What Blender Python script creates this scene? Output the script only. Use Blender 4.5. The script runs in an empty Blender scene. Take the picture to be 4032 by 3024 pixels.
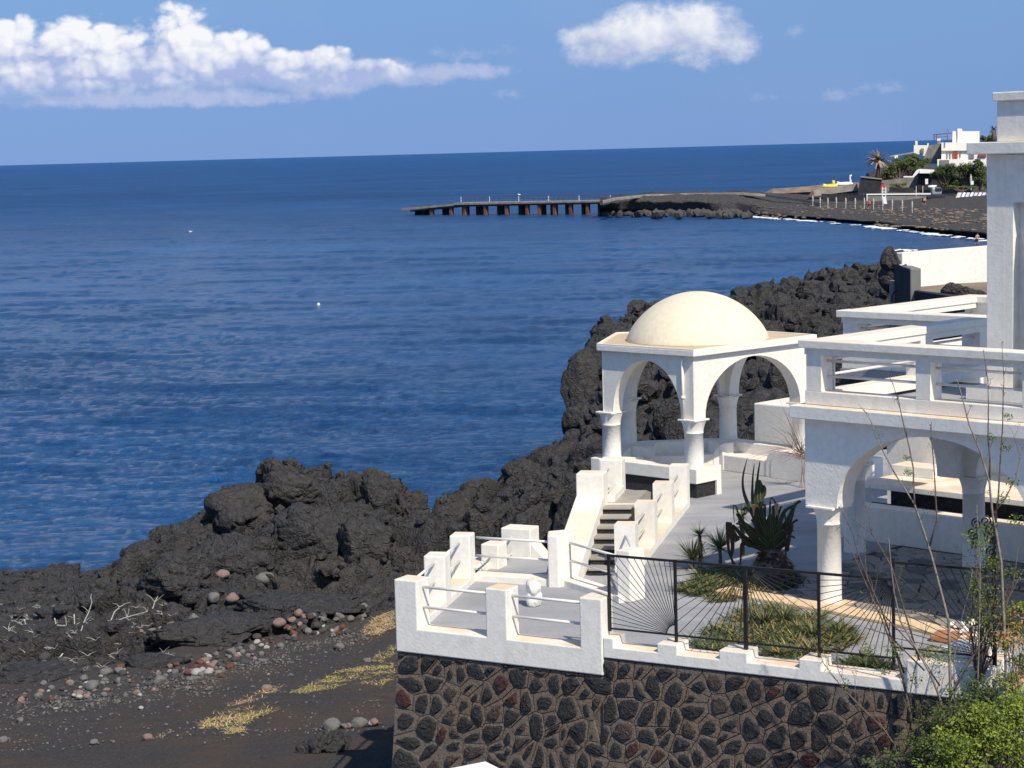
import bpy, bmesh, math, random
import numpy as np
from mathutils import Vector, Matrix
random.seed(7)
sc = bpy.context.scene
col = sc.collection
# ------------------------------------------------------------------ camera
FPX = 8000.0                      # focal length in photo pixels (photo 4032 wide)
ROLL = math.radians(1.56)
PITCH = math.atan(917*math.cos(ROLL)/FPX)
EYE = 7.2                         # metres above the terrace floor (z = 0)
SEA = -7.3
cam = bpy.data.cameras.new('camera'); cam_ob = bpy.data.objects.new('camera', cam); col.objects.link(cam_ob)
cam.sensor_width = 36.0; cam.lens = 36.0*FPX/4032.0; cam.clip_start = .1; cam.clip_end = 90000
fw = Vector((0, math.cos(PITCH), -math.sin(PITCH))); up0 = Vector((0, math.sin(PITCH), math.cos(PITCH))); rt0 = Vector((1, 0, 0))
rt = rt0*math.cos(ROLL) - up0*math.sin(ROLL); up = rt0*math.sin(ROLL) + up0*math.cos(ROLL)
m = Matrix.Identity(4)
for i in range(3):
    m[i][0] = rt[i]; m[i][1] = up[i]; m[i][2] = -fw[i]
m[2][3] = EYE
cam_ob.matrix_world = m
sc.camera = cam_ob
# ------------------------------------------------------------------ light
SUN_EL = math.radians(48); SUN_AZ = 151.0     # azimuth from +Y, clockwise: behind the camera, to the right
sunv = Vector((math.sin(math.radians(SUN_AZ))*math.cos(SUN_EL), math.cos(math.radians(SUN_AZ))*math.cos(SUN_EL), math.sin(SUN_EL)))
sun = bpy.data.lights.new('sun', 'SUN'); sun.energy = 4.9; sun.angle = math.radians(.53); sun.color = (1.0, .91, .755)
sun_ob = bpy.data.objects.new('sun', sun); col.objects.link(sun_ob)
sun_ob.rotation_euler = sunv.to_track_quat('Z', 'Y').to_euler()
world = bpy.data.worlds.new('World'); sc.world = world; world.use_nodes = True
sc.view_settings.view_transform = 'Standard'; sc.view_settings.look = 'None'; sc.view_settings.exposure = 0.0; sc.view_settings.gamma = 1
sc.view_settings.use_curve_mapping = False
sc.render.engine = 'CYCLES'
sc.cycles.max_bounces = 6; sc.cycles.transparent_max_bounces = 6

def ray(u, v):
    a = (u-2016)/FPX; b = -(v-1512)/FPX
    a2 = a*math.cos(ROLL)+b*math.sin(ROLL); b2 = -a*math.sin(ROLL)+b*math.cos(ROLL)
    return Vector((a2, b2*math.sin(PITCH)+math.cos(PITCH), b2*math.cos(PITCH)-math.sin(PITCH)))
def PZ(u, v, z):
    d = ray(u, v); t = (z-EYE)/d.z; return Vector((d.x*t, d.y*t, z))
def PD(u, v, D):
    d = ray(u, v); t = D/d.y; return Vector((d.x*t, D, EYE+d.z*t))
def PL(u, v, p0, d):
    r_ = ray(u, v); det = r_.x*(-d[1])+r_.y*d[0]; t = (p0[0]*(-d[1])+p0[1]*d[0])/det
    return Vector((r_.x*t, r_.y*t, EYE+r_.z*t))

# ------------------------------------------------------------------ sky
def build_world():
    nt = world.node_tree; nt.nodes.clear(); N = nt.nodes.new; L = nt.links.new
    out = N('ShaderNodeOutputWorld'); bg = N('ShaderNodeBackground')
    tc = N('ShaderNodeTexCoord'); add = N('ShaderNodeVectorMath'); add.operation = 'MULTIPLY_ADD'; add.inputs[1].default_value = (1, 1, .7); add.inputs[2].default_value = (0, 0, .30)
    nrm = N('ShaderNodeVectorMath'); nrm.operation = 'NORMALIZE'
    sky = N('ShaderNodeTexSky'); sky.sky_type = 'NISHITA'; sky.sun_disc = False
    sky.sun_elevation = SUN_EL; sky.sun_rotation = math.radians(SUN_AZ); sky.air_density = 1.0; sky.dust_density = .35; sky.ozone_density = 2.0; sky.altitude = 20
    L(tc.outputs['Generated'], add.inputs[0]); L(add.outputs[0], nrm.inputs[0]); L(nrm.outputs[0], sky.inputs['Vector'])
    def M(op, a, b=None, c=None, clamp=False):
        n = N('ShaderNodeMath'); n.operation = op; n.use_clamp = clamp
        for k, x in enumerate((a, b, c)):
            if x is None: continue
            if isinstance(x, (int, float)): n.inputs[k].default_value = x
            else: L(x, n.inputs[k])
        return n.outputs[0]
    sep = N('ShaderNodeSeparateXYZ'); L(tc.outputs['Generated'], sep.inputs[0])
    yy = M('MAXIMUM', sep.outputs[1], .02)
    U = M('DIVIDE', sep.outputs[0], yy); W = M('DIVIDE', sep.outputs[2], yy)
    cmb = N('ShaderNodeCombineXYZ'); L(U, cmb.inputs[0]); L(M('MULTIPLY', W, 1.25), cmb.inputs[1])
    def noise(scale, det, off=(0, 0, 0), rough=.55):
        a = N('ShaderNodeVectorMath'); a.operation = 'ADD'; a.inputs[1].default_value = off; L(cmb.outputs[0], a.inputs[0])
        n = N('ShaderNodeTexNoise'); n.inputs['Scale'].default_value = scale; n.inputs['Detail'].default_value = det; n.inputs['Roughness'].default_value = rough
        L(a.outputs[0], n.inputs['Vector']); return n.outputs['Fac']
    wn = N('ShaderNodeTexNoise'); wn.inputs['Scale'].default_value = 55; wn.inputs['Detail'].default_value = 3; L(cmb.outputs[0], wn.inputs['Vector'])
    def vor(off=(0, 0, 0)):
        s = N('ShaderNodeVectorMath'); s.operation = 'MULTIPLY_ADD'; s.inputs[1].default_value = (.012, .012, 0)
        a = N('ShaderNodeVectorMath'); a.operation = 'ADD'; a.inputs[1].default_value = off; L(cmb.outputs[0], a.inputs[0])
        L(wn.outputs['Color'], s.inputs[0]); L(a.outputs[0], s.inputs[2]); r = None
        for sc_, k in ((42.0, .62), (105.0, .28), (230.0, .14)):
            n = N('ShaderNodeTexVoronoi'); n.feature = 'F1'; n.voronoi_dimensions = '2D'; n.inputs['Scale'].default_value = sc_; n.inputs['Detail'].default_value = 0
            L(s.outputs[0], n.inputs['Vector']); d2 = M('MULTIPLY', M('POWER', n.outputs['Distance'], 1.6), k); r = d2 if r is None else M('ADD', r, d2)
        return r
    def blobs(lst):
        f = None
        for (px, py, rx, ry) in lst:
            r_ = ray(px, py); cu, cw = r_.x/r_.y, r_.z/r_.y
            e = M('ADD', M('POWER', M('ABSOLUTE', M('MULTIPLY', M('SUBTRACT', U, cu), FPX/rx)), 2.0),
                  M('POWER', M('ABSOLUTE', M('MULTIPLY', M('SUBTRACT', W, cw), FPX/ry)), 2.0))
            v = M('SUBTRACT', 1.0, e)
            f = v if f is None else M('SMOOTH_MAX', f, v, .25)
        return M('MAXIMUM', f, -1.5)
    def sstep(x, a, b):
        n = N('ShaderNodeMapRange'); n.interpolation_type = 'SMOOTHSTEP'; n.inputs[1].default_value = a; n.inputs[2].default_value = b
        L(x, n.inputs[0]); return n.outputs[0]
    # front side of the sky only
    front = sstep(sep.outputs[1], .3, .5)
    # bank of cumulus on the left
    puff = vor(); fine = noise(240, 5, (3, 1, 0)); broad = noise(34, 6, (9, 2, 0))
    A = blobs([(60, 260, 190, 190), (290, 240, 230, 185), (470, 260, 170, 140), (700, 235, 230, 215), (900, 275, 220, 150), (1120, 285, 190, 105), (1290, 250, 110, 75),
               (500, 345, 700, 95), (1350, 300, 260, 70), (-250, 260, 300, 200)])
    dA = M('ADD', M('ADD', A, M('MULTIPLY', M('SUBTRACT', broad, .5), .8)), M('ADD', M('MULTIPLY', M('SUBTRACT', .30, puff), 1.5), M('MULTIPLY', M('SUBTRACT', fine, .5), .35)))
    B = blobs([(2400, 175, 200, 100), (2560, 120, 200, 125), (2750, 135, 190, 130), (2880, 165, 120, 90), (2300, 150, 110, 60)])
    dB = M('ADD', B, M('ADD', M('MULTIPLY', M('SUBTRACT', broad, .5), 2.2), M('MULTIPLY', M('SUBTRACT', fine, .5), .8)))
    E_ = blobs([(1480, 285, 260, 60), (1640, 292, 240, 48), (1860, 280, 190, 36), (1260, 320, 260, 70), (700, 390, 700, 40)])
    C = blobs([(3010, 380, 130, 26), (3290, 372, 150, 32), (3460, 340, 110, 34), (1990, 370, 80, 28), (3130, 120, 60, 34), (1850, 205, 200, 40)])
    nC = noise(85, 6, (5, 5, 0), .6); dC = M('ADD', C, M('MULTIPLY', M('SUBTRACT', nC, .58), 4.5))
    dE = M('ADD', E_, M('MULTIPLY', M('SUBTRACT', nC, .5), 2.6)); aE = M('MULTIPLY', sstep(dE, -.1, 1.1), .72)
    # soft underside: cloud fades out below
    aA = M('MULTIPLY', sstep(dA, -.04, .44), sstep(M('ADD', M('ADD', W, M('MULTIPLY', U, -.004)), M('MULTIPLY', broad, .006)), .0285, .0470))
    aB = M('MULTIPLY', sstep(dB, -.15, 1.0), .95)
    aC = M('MULTIPLY', sstep(dC, -.1, 1.5), .45)
    emb = M('SUBTRACT', vor((.003, .0045, 0)), puff)
    emb2 = M('SUBTRACT', noise(34, 6, (9, 2, 0)), noise(34, 6, (9.004, 2.006, 0)))
    lowA = sstep(M('ADD', W, M('ADD', M('MULTIPLY', broad, .022), M('MULTIPLY', puff, -.035))), .031, .068)
    shA = M('ADD', lowA, M('MULTIPLY', emb, 1.15), clamp=True)
    shA = M('MULTIPLY', M('ADD', shA, 0, clamp=True), 1.0)
    lowB = sstep(M('ADD', W, M('MULTIPLY', broad, .02)), .052, .078)
    shB = M('ADD', M('ADD', M('MULTIPLY', lowB, .6), .22), M('MULTIPLY', emb2, 2.0), clamp=True)
    def mixc(f, a, b):
        n = N('ShaderNodeMix'); n.data_type = 'RGBA'
        if isinstance(f, float): n.inputs[0].default_value = f
        else: L(f, n.inputs[0])
        for k, x in ((6, a), (7, b)):
            if isinstance(x, tuple): n.inputs[k].default_value = (*x, 1)
            else: L(x, n.inputs[k])
        return n.outputs[2]
    SH = (3.9, 4.75, 7.6); LT = (9.3, 9.4, 9.7)
    tint = N('ShaderNodeVectorMath'); tint.operation = 'MULTIPLY'; 
    L(sky.outputs[0], tint.inputs[0])
    gr = N('ShaderNodeMapRange'); gr.inputs[1].default_value = 0; gr.inputs[2].default_value = .085; L(sep.outputs[2], gr.inputs[0])
    gm = N('ShaderNodeMix'); gm.data_type = 'RGBA'; gm.inputs[6].default_value = (1.13, 1.15, 1.34, 1); gm.inputs[7].default_value = (1.36, 1.50, 1.60, 1)
    L(gr.outputs[0], gm.inputs[0]); L(gm.outputs[2], tint.inputs[1])
    base = tint.outputs[0]
    veil = M('MULTIPLY', sstep(noise(9, 5, (4, 7, 0)), .45, .8), .18)
    base = mixc(veil, base, (3.6, 4.4, 7.0))
    c = mixc(M('MULTIPLY', aC, front), base, (5.2, 5.8, 7.8))
    c = mixc(M('MULTIPLY', aE, front), c, (5.3, 5.8, 7.9))
    c = mixc(M('MULTIPLY', aB, front), c, mixc(shB, (4.6, 5.3, 7.4), LT))
    c = mixc(M('MULTIPLY', aA, front), c, mixc(shA, SH, LT))
    # two backgrounds: the cloudy band ahead, and plain sky everywhere else
    bg.inputs[1].default_value = .1; L(c, bg.inputs[0])
    bg2 = N('ShaderNodeBackground'); bg2.inputs[1].default_value = .1; L(tint.outputs[0], bg2.inputs[0])
    ms = N('ShaderNodeMixShader'); band = M('MULTIPLY', M('LESS_THAN', W, .14), M('MULTIPLY', M('GREATER_THAN', W, -.01), M('LESS_THAN', M('ABSOLUTE', U), .5)))
    L(M('MULTIPLY', band, M('GREATER_THAN', sep.outputs[1], .3)), ms.inputs[0]); L(bg2.outputs[0], ms.inputs[1]); L(bg.outputs[0], ms.inputs[2]); L(ms.outputs[0], out.inputs[0])
build_world()

# ------------------------------------------------------------------ materials
MAT = {}
def principled(name, rough=.8, spec=.3):
    mt = bpy.data.materials.new(name); mt.use_nodes = True
    b = mt.node_tree.nodes['Principled BSDF']; b.inputs['Roughness'].default_value = rough; b.inputs['Specular IOR Level'].default_value = spec
    MAT[name] = mt
    return mt, b, mt.node_tree.nodes.new, mt.node_tree.links.new
def simple(name, c, rough=.8, spec=.3, metal=0, var=.12, scale=6, bump=0, bscale=40):
    mt, b, N, L = principled(name, rough, spec)
    b.inputs['Metallic'].default_value = metal
    tc = N('ShaderNodeTexCoord'); n = N('ShaderNodeTexNoise'); n.inputs['Scale'].default_value = scale; n.inputs['Detail'].default_value = 5
    L(tc.outputs['Object'], n.inputs['Vector'])
    r_ = N('ShaderNodeValToRGB'); e = r_.color_ramp.elements; e[0].position = .3; e[1].position = .7
    e[0].color = (*[x*(1-var) for x in c], 1); e[1].color = (*[min(1, x*(1+var)) for x in c], 1)
    L(n.outputs['Fac'], r_.inputs[0]); L(r_.outputs[0], b.inputs['Base Color'])
    if bump:
        n2 = N('ShaderNodeTexNoise'); n2.inputs['Scale'].default_value = bscale; n2.inputs['Detail'].default_value = 6; L(tc.outputs['Object'], n2.inputs['Vector'])
        bp = N('ShaderNodeBump'); bp.inputs['Distance'].default_value = bump; L(n2.outputs['Fac'], bp.inputs['Height']); L(bp.outputs[0], b.inputs['Normal'])
    return mt
def ramp(N, pts):
    r_ = N('ShaderNodeValToRGB'); e = r_.color_ramp.elements
    while len(e) < len(pts): e.new(.5)
    for k, (p, c) in enumerate(pts): e[k].position = p; e[k].color = (*c, 1)
    return r_
def plaster(name, c, stain=(.72, .50, .30), amount=.55, grime=.25, bump=.006):
    mt, b, N, L = principled(name, .88, .2)
    tc = N('ShaderNodeTexCoord'); geo = N('ShaderNodeNewGeometry')
    n1 = N('ShaderNodeTexNoise'); n1.inputs['Scale'].default_value = 1.3; n1.inputs['Detail'].default_value = 7; n1.inputs['Roughness'].default_value = .6
    n2 = N('ShaderNodeTexNoise'); n2.inputs['Scale'].default_value = 9; n2.inputs['Detail'].default_value = 8
    mp = N('ShaderNodeMapping'); mp.inputs['Scale'].default_value = (1, 1, .16)      # streaks run down the wall
    n3 = N('ShaderNodeTexNoise'); n3.inputs['Scale'].default_value = 5.5; n3.inputs['Detail'].default_value = 6
    for n in (n1, n2): L(geo.outputs['Position'], n.inputs['Vector'])
    L(geo.outputs['Position'], mp.inputs[0]); L(mp.outputs[0], n3.inputs['Vector'])
    sp = N('ShaderNodeSeparateXYZ'); L(geo.outputs['Normal'], sp.inputs[0])
    up_ = N('ShaderNodeMapRange'); up_.inputs[1].default_value = .5; up_.inputs[2].default_value = .95; L(sp.outputs[2], up_.inputs[0])
    s = N('ShaderNodeMapRange'); s.inputs[1].default_value = .34; s.inputs[2].default_value = .60; L(n1.outputs['Fac'], s.inputs[0])
    mm = N('ShaderNodeMath'); mm.operation = 'MULTIPLY'; L(up_.outputs[0], mm.inputs[0]); L(s.outputs[0], mm.inputs[1])
    m2 = N('ShaderNodeMath'); m2.operation = 'MULTIPLY'; m2.inputs[1].default_value = amount; L(mm.outputs[0], m2.inputs[0])
    base = ramp(N, [(.3, tuple(x*.90 for x in c)), (.6, c), (.8, tuple(min(.9, x*1.04) for x in c))]); L(n2.outputs['Fac'], base.inputs[0])
    g = N('ShaderNodeMapRange'); g.inputs[1].default_value = .5; g.inputs[2].default_value = .74; g.inputs[4].default_value = grime; L(n3.outputs['Fac'], g.inputs[0])
    mx0 = N('ShaderNodeMix'); mx0.data_type = 'RGBA'; mx0.inputs[7].default_value = (c[0]*.72, c[1]*.62, c[2]*.48, 1); L(g.outputs[0], mx0.inputs[0]); L(base.outputs[0], mx0.inputs[6])
    mx = N('ShaderNodeMix'); mx.data_type = 'RGBA'; mx.inputs[7].default_value = (*stain, 1); L(m2.outputs[0], mx.inputs[0]); L(mx0.outputs[2], mx.inputs[6])
    L(mx.outputs[2], b.inputs['Base Color'])
    bp = N('ShaderNodeBump'); bp.inputs['Distance'].default_value = bump; bp.inputs['Strength'].default_value = .7
    n4 = N('ShaderNodeTexNoise'); n4.inputs['Scale'].default_value = 22; n4.inputs['Detail'].default_value = 8; L(geo.outputs['Position'], n4.inputs['Vector'])
    L(n4.outputs['Fac'], bp.inputs['Height']); L(bp.outputs[0], b.inputs['Normal'])
    return mt
plaster('plaster', (.845, .81, .735), amount=.5, grime=.20)
plaster('plaster_front', (.84, .815, .755), amount=.80, grime=.30)
plaster('plaster_rough', (.84, .81, .75), amount=.4, grime=.08, bump=.009)
plaster('dome_plaster', (.80, .71, .54), stain=(.66, .58, .45), amount=.4, grime=.22)
plaster('roof_plaster', (.62, .50, .36), stain=(.5, .36, .22), amount=.6, grime=.2)
simple('ledge_stain', (.70, .52, .33), .9)
simple('rail_paint', (.74, .72, .68), .5, .4, var=.06)
simple('black_iron', (.016, .015, .017), .5, .4, bump=.002)
simple('rusty_iron', (.10, .05, .03), .7)
simple('terracotta', (.40, .19, .10), .85, bump=.003)
simple('trough', (.5, .5, .48))
def floor_mat():
    mt, b, N, L = principled('concrete_floor', .8, .25)
    geo = N('ShaderNodeNewGeometry'); n1 = N('ShaderNodeTexNoise'); n1.inputs['Scale'].default_value = .45; n1.inputs['Detail'].default_value = 8; n1.inputs['Roughness'].default_value = .62
    mp = N('ShaderNodeMapping'); mp.inputs['Scale'].default_value = (.7, 2.4, 1); mp.inputs['Rotation'].default_value = (0, 0, .25)
    L(geo.outputs['Position'], mp.inputs[0]); L(mp.outputs[0], n1.inputs['Vector'])
    r_ = ramp(N, [(.3, (.255, .255, .27)), (.5, (.325, .325, .34)), (.62, (.375, .37, .375)), (.75, (.36, .32, .29))]); L(n1.outputs['Fac'], r_.inputs[0])
    n2 = N('ShaderNodeTexNoise'); n2.inputs['Scale'].default_value = 14; n2.inputs['Detail'].default_value = 8; L(geo.outputs['Position'], n2.inputs['Vector'])
    mr = N('ShaderNodeMapRange'); mr.inputs[3].default_value = .82; mr.inputs[4].default_value = 1.12; L(n2.outputs['Fac'], mr.inputs[0])
    mx = N('ShaderNodeMix'); mx.data_type = 'RGBA'; mx.blend_type = 'MULTIPLY'; mx.inputs[0].default_value = 1; L(r_.outputs[0], mx.inputs[6])
    L(mr.outputs[0], mx.inputs[7]); L(mx.outputs[2], b.inputs['Base Color'])
    bp = N('ShaderNodeBump'); bp.inputs['Distance'].default_value = .004; L(n2.outputs['Fac'], bp.inputs['Height']); L(bp.outputs[0], b.inputs['Normal'])
floor_mat()
def rock_mat(name, c0, c1, c2, bump=.05, scale=1.0, warm=(.075, .055, .042), spec=.25):
    mt, b, N, L = principled(name, .85, spec)
    geo = N('ShaderNodeNewGeometry')
    n1 = N('ShaderNodeTexNoise'); n1.inputs['Scale'].default_value = .35*scale; n1.inputs['Detail'].default_value = 6
    n2 = N('ShaderNodeTexNoise'); n2.inputs['Scale'].default_value = 7*scale; n2.inputs['Detail'].default_value = 10; n2.inputs['Roughness'].default_value = .7
    v = N('ShaderNodeTexVoronoi'); v.inputs['Scale'].default_value = 3.2*scale; v.feature = 'DISTANCE_TO_EDGE'
    v2 = N('ShaderNodeTexVoronoi'); v2.inputs['Scale'].default_value = 11*scale; v2.feature = 'F1'
    wv = N('ShaderNodeVectorMath'); wv.operation = 'MULTIPLY_ADD'; wv.inputs[1].default_value = (.25, .25, .25)
    nw = N('ShaderNodeTexNoise'); nw.inputs['Scale'].default_value = 2*scale; nw.inputs['Detail'].default_value = 4
    for n in (n1, n2, nw): L(geo.outputs['Position'], n.inputs['Vector'])
    L(nw.outputs['Color'], wv.inputs[0]); L(geo.outputs['Position'], wv.inputs[2]); L(wv.outputs[0], v.inputs['Vector']); L(wv.outputs[0], v2.inputs['Vector'])
    r1 = ramp(N, [(.3, c0), (.55, c1), (.75, c2)]); L(n2.outputs['Fac'], r1.inputs[0])
    r2 = N('ShaderNodeMapRange'); r2.inputs[1].default_value = .5; r2.inputs[2].default_value = .70; r2.inputs[4].default_value = .6; L(n1.outputs['Fac'], r2.inputs[0])
    mx = N('ShaderNodeMix'); mx.data_type = 'RGBA'; mx.inputs[7].default_value = (*warm, 1); L(r2.outputs[0], mx.inputs[0]); L(r1.outputs[0], mx.inputs[6])
    L(mx.outputs[2], b.inputs['Base Color'])
    h = N('ShaderNodeMath'); h.operation = 'MULTIPLY_ADD'; h.inputs[1].default_value = 1.2; L(n2.outputs['Fac'], h.inputs[0])
    cr = N('ShaderNodeMapRange'); cr.inputs[1].default_value = 0; cr.inputs[2].default_value = .07; L(v.outputs['Distance'], cr.inputs[0])
    h2 = N('ShaderNodeMath'); h2.operation = 'MULTIPLY_ADD'; h2.inputs[1].default_value = .35; L(cr.outputs[0], h2.inputs[0]); 
    mlt = N('ShaderNodeMath'); mlt.operation = 'MULTIPLY'; mlt.inputs[1].default_value = -.5; L(v2.outputs['Distance'], mlt.inputs[0]); L(mlt.outputs[0], h2.inputs[2])
    L(h2.outputs[0], h.inputs[2])
    bp = N('ShaderNodeBump'); bp.inputs['Distance'].default_value = bump; L(h.outputs[0], bp.inputs['Height']); L(bp.outputs[0], b.inputs['Normal'])
    return mt
rock_mat('lava', (.026, .0255, .027), (.056, .0545, .056), (.105, .101, .100), bump=.095, warm=(.072, .064, .058))
rock_mat('lava_far', (.050, .047, .045), (.090, .083, .078), (.17, .15, .135), bump=.4, scale=.25)
rock_mat('lava_stone', (.020, .021, .023), (.042, .044, .047), (.080, .080, .082), bump=.035, scale=3, warm=(.05, .045, .043))
rock_mat('red_stone', (.045, .022, .021), (.078, .038, .036), (.115, .065, .06), bump=.03, scale=3, warm=(.08, .03, .03))
rock_mat('brown_stone', (.055, .045, .04), (.09, .07, .062), (.13, .105, .09), bump=.03, scale=3, warm=(.075, .055, .05))
rock_mat('mortar', (.115, .086, .066), (.170, .130, .100), (.26, .215, .18), bump=.012, scale=3, warm=(.15, .14, .13))
rock_mat('pebble_grey', (.10, .10, .10), (.17, .165, .16), (.24, .23, .22), bump=.01, scale=4, warm=(.15, .13, .12))
rock_mat('pebble_dark', (.045, .045, .046), (.075, .073, .072), (.12, .11, .105), bump=.015, scale=4, warm=(.07, .06, .06))
rock_mat('pebble_pink', (.16, .115, .10), (.24, .17, .15), (.33, .25, .22), bump=.01, scale=4, warm=(.26, .17, .14))
rock_mat('pebble_red', (.09, .04, .033), (.14, .06, .05), (.19, .10, .08), bump=.01, scale=4, warm=(.15, .06, .05))
rock_mat('pebble_pale', (.26, .25, .24), (.36, .34, .32), (.46, .44, .41), bump=.008, scale=4, warm=(.45, .40, .34))
rock_mat('crazy_stone', (.26, .23, .20), (.34, .30, .26), (.42, .38, .33), bump=.01, scale=2, warm=(.20, .16, .12))
def sand_mat():
    mt, b, N, L = principled('black_sand', .95, .1)
    geo = N('ShaderNodeNewGeometry')
    n1 = N('ShaderNodeTexNoise'); n1.inputs['Scale'].default_value = .5; n1.inputs['Detail'].default_value = 7
    n2 = N('ShaderNodeTexNoise'); n2.inputs['Scale'].default_value = 18; n2.inputs['Detail'].default_value = 10; n2.inputs['Roughness'].default_value = .75
    for n in (n1, n2): L(geo.outputs['Position'], n.inputs['Vector'])
    r1 = ramp(N, [(.3, (.050, .047, .048)), (.5, (.080, .075, .074)), (.68, (.135, .120, .110))]); L(n2.outputs['Fac'], r1.inputs[0])
    r2 = N('ShaderNodeMapRange'); r2.inputs[1].default_value = .45; r2.inputs[2].default_value = .68; r2.inputs[4].default_value = .75; L(n1.outputs['Fac'], r2.inputs[0])
    mx = N('ShaderNodeMix'); mx.data_type = 'RGBA'; mx.inputs[7].default_value = (.125, .090, .070, 1); L(r2.outputs[0], mx.inputs[0]); L(r1.outputs[0], mx.inputs[6]); L(mx.outputs[2], b.inputs['Base Color'])
    bp = N('ShaderNodeBump'); bp.inputs['Distance'].default_value = .10; L(n2.outputs['Fac'], bp.inputs['Height']); L(bp.outputs[0], b.inputs['Normal'])
sand_mat()
def water_mat():
    mt, b, N, L = principled('sea_water', .10, .40)
    geo = N('ShaderNodeNewGeometry'); b.inputs['IOR'].default_value = 1.33
    mp = N('ShaderNodeMapping'); mp.inputs['Rotation'].default_value = (0, 0, .30); mp.inputs['Scale'].default_value = (.50, 1, 1); L(geo.outputs['Position'], mp.inputs[0])
    def nz(s, d, r=.6, dist=0):
        n = N('ShaderNodeTexNoise'); n.inputs['Scale'].default_value = s; n.inputs['Detail'].default_value = d; n.inputs['Roughness'].default_value = r; n.inputs['Distortion'].default_value = dist; L(mp.outputs[0], n.inputs['Vector']); return n.outputs['Fac']
    a = nz(1.7, 5, .62, .5); c = nz(.30, 3, .5); e = nz(.07, 3, .5)
    s1 = N('ShaderNodeMath'); s1.operation = 'MULTIPLY_ADD'; s1.inputs[1].default_value = 2.0; L(c, s1.inputs[0]); L(a, s1.inputs[2])
    s2 = N('ShaderNodeMath'); s2.operation = 'MULTIPLY_ADD'; s2.inputs[1].default_value = 2.0; L(e, s2.inputs[0]); L(s1.outputs[0], s2.inputs[2])
    bp = N('ShaderNodeBump'); bp.inputs['Distance'].default_value = 1.7; bp.inputs['Strength'].default_value = 1.0; L(s2.outputs[0], bp.inputs['Height']); L(bp.outputs[0], b.inputs['Normal'])
    # wavelets too small to see at a distance become roughness
    sy = N('ShaderNodeSeparateXYZ'); L(geo.outputs['Position'], sy.inputs[0]); rg_ = N('ShaderNodeMapRange'); rg_.inputs[1].default_value = 90; rg_.inputs[2].default_value = 700; rg_.inputs[3].default_value = .10; rg_.inputs[4].default_value = .42
    L(sy.outputs[1], rg_.inputs[0]); L(rg_.outputs[0], b.inputs['Roughness'])
    big = nz(.012, 3); d = nz(.05, 3)
    r1 = ramp(N, [(.35, (.008, .062, .20)), (.55, (.012, .082, .25)), (.7, (.018, .104, .295))]); L(d, r1.inputs[0])
    r2 = ramp(N, [(.35, (.85, .85, .86)), (.65, (1.12, 1.12, 1.1))]); L(big, r2.inputs[0])
    mx = N('ShaderNodeMix'); mx.data_type = 'RGBA'; mx.blend_type = 'MULTIPLY'; mx.inputs[0].default_value = 1; L(r1.outputs[0], mx.inputs[6]); L(r2.outputs[0], mx.inputs[7])
    L(mx.outputs[2], b.inputs['Base Color'])
water_mat()
simple('foam', (.75, .78, .8), .7, var=.1)
def leaf_mat(name, c, rough=.55, trans=.25, var=.35):
    mt, b, N, L = principled(name, rough, .35)
    geo = N('ShaderNodeNewGeometry'); n = N('ShaderNodeTexNoise'); n.inputs['Scale'].default_value = 7; n.inputs['Detail'].default_value = 3; L(geo.outputs['Position'], n.inputs['Vector'])
    a = N('ShaderNodeMath'); a.operation = 'MULTIPLY_ADD'; a.inputs[1].default_value = .5; L(geo.outputs['Random Per Island'], a.inputs[0])
    h = N('ShaderNodeMath'); h.operation = 'MULTIPLY'; h.inputs[1].default_value = .6; L(n.outputs['Fac'], h.inputs[0]); L(h.outputs[0], a.inputs[2])
    r_ = ramp(N, [(.2, tuple(x*(1-var) for x in c)), (.5, c), (.85, (c[0]*(1+var)*1.1, c[1]*(1+var), c[2]*(1+var*.4)))]); L(a.outputs[0], r_.inputs[0]); L(r_.outputs[0], b.inputs['Base Color'])
    if trans:
        t = N('ShaderNodeBsdfTranslucent'); L(r_.outputs[0], t.inputs[0]); ms = N('ShaderNodeMixShader'); ms.inputs[0].default_value = trans
        out = mt.node_tree.nodes['Material Output']; L(b.outputs[0], ms.inputs[1]); L(t.outputs[0], ms.inputs[2]); L(ms.outputs[0], out.inputs[0])
    return mt
leaf_mat('leaf_bright', (.20, .26, .030)); leaf_mat('leaf_mid', (.085, .125, .028)); leaf_mat('leaf_dark', (.045, .070, .025)); leaf_mat('leaf_orange', (.45, .24, .12))
leaf_mat('agave_leaf', (.034, .048, .026), .5, .05, .3); leaf_mat('agave_edge', (.20, .22, .07), .5, .05, .2); leaf_mat('dead_leaf', (.045, .028, .018), .8, .05, .4)
leaf_mat('tan_leaf', (.42, .27, .13), .8, .15, .3); leaf_mat('aloe_leaf', (.085, .115, .040), .5, .15, .45); leaf_mat('aloe_dry', (.30, .23, .09), .6, .15, .4)
leaf_mat('straw', (.66, .49, .27), .9, .2, .3); leaf_mat('straw_green', (.46, .44, .13), .8, .2, .35); leaf_mat('far_leaf', (.05, .07, .022), .8, .1, .5); leaf_mat('far_leaf_bright', (.10, .13, .03), .8, .1, .4)
leaf_mat('palm_frond', (.40, .30, .19), .8, .1, .35)
simple('bark_pale', (.24, .20, .17), .9, var=.35, scale=14, bump=.006); simple('bark', (.13, .095, .075), .9, var=.4, scale=14, bump=.006); simple('twig_red', (.26, .17, .14), .9, var=.3)
simple('root_white', (.42, .41, .37), .9, var=.3)
simple('white_paint', (.80, .80, .78), .6, var=.05); simple('blue_paint', (.05, .08, .36), .5, var=.1); simple('yellow_paint', (.75, .62, .06), .5); simple('red_paint', (.55, .05, .05), .6)
simple('red_shutter', (.32, .06, .04), .8, var=.2); simple('dark_glass', (.02, .025, .03), .15, .6); simple('dark_wall', (.030, .030, .036), .9, var=.35, scale=.8)
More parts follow.
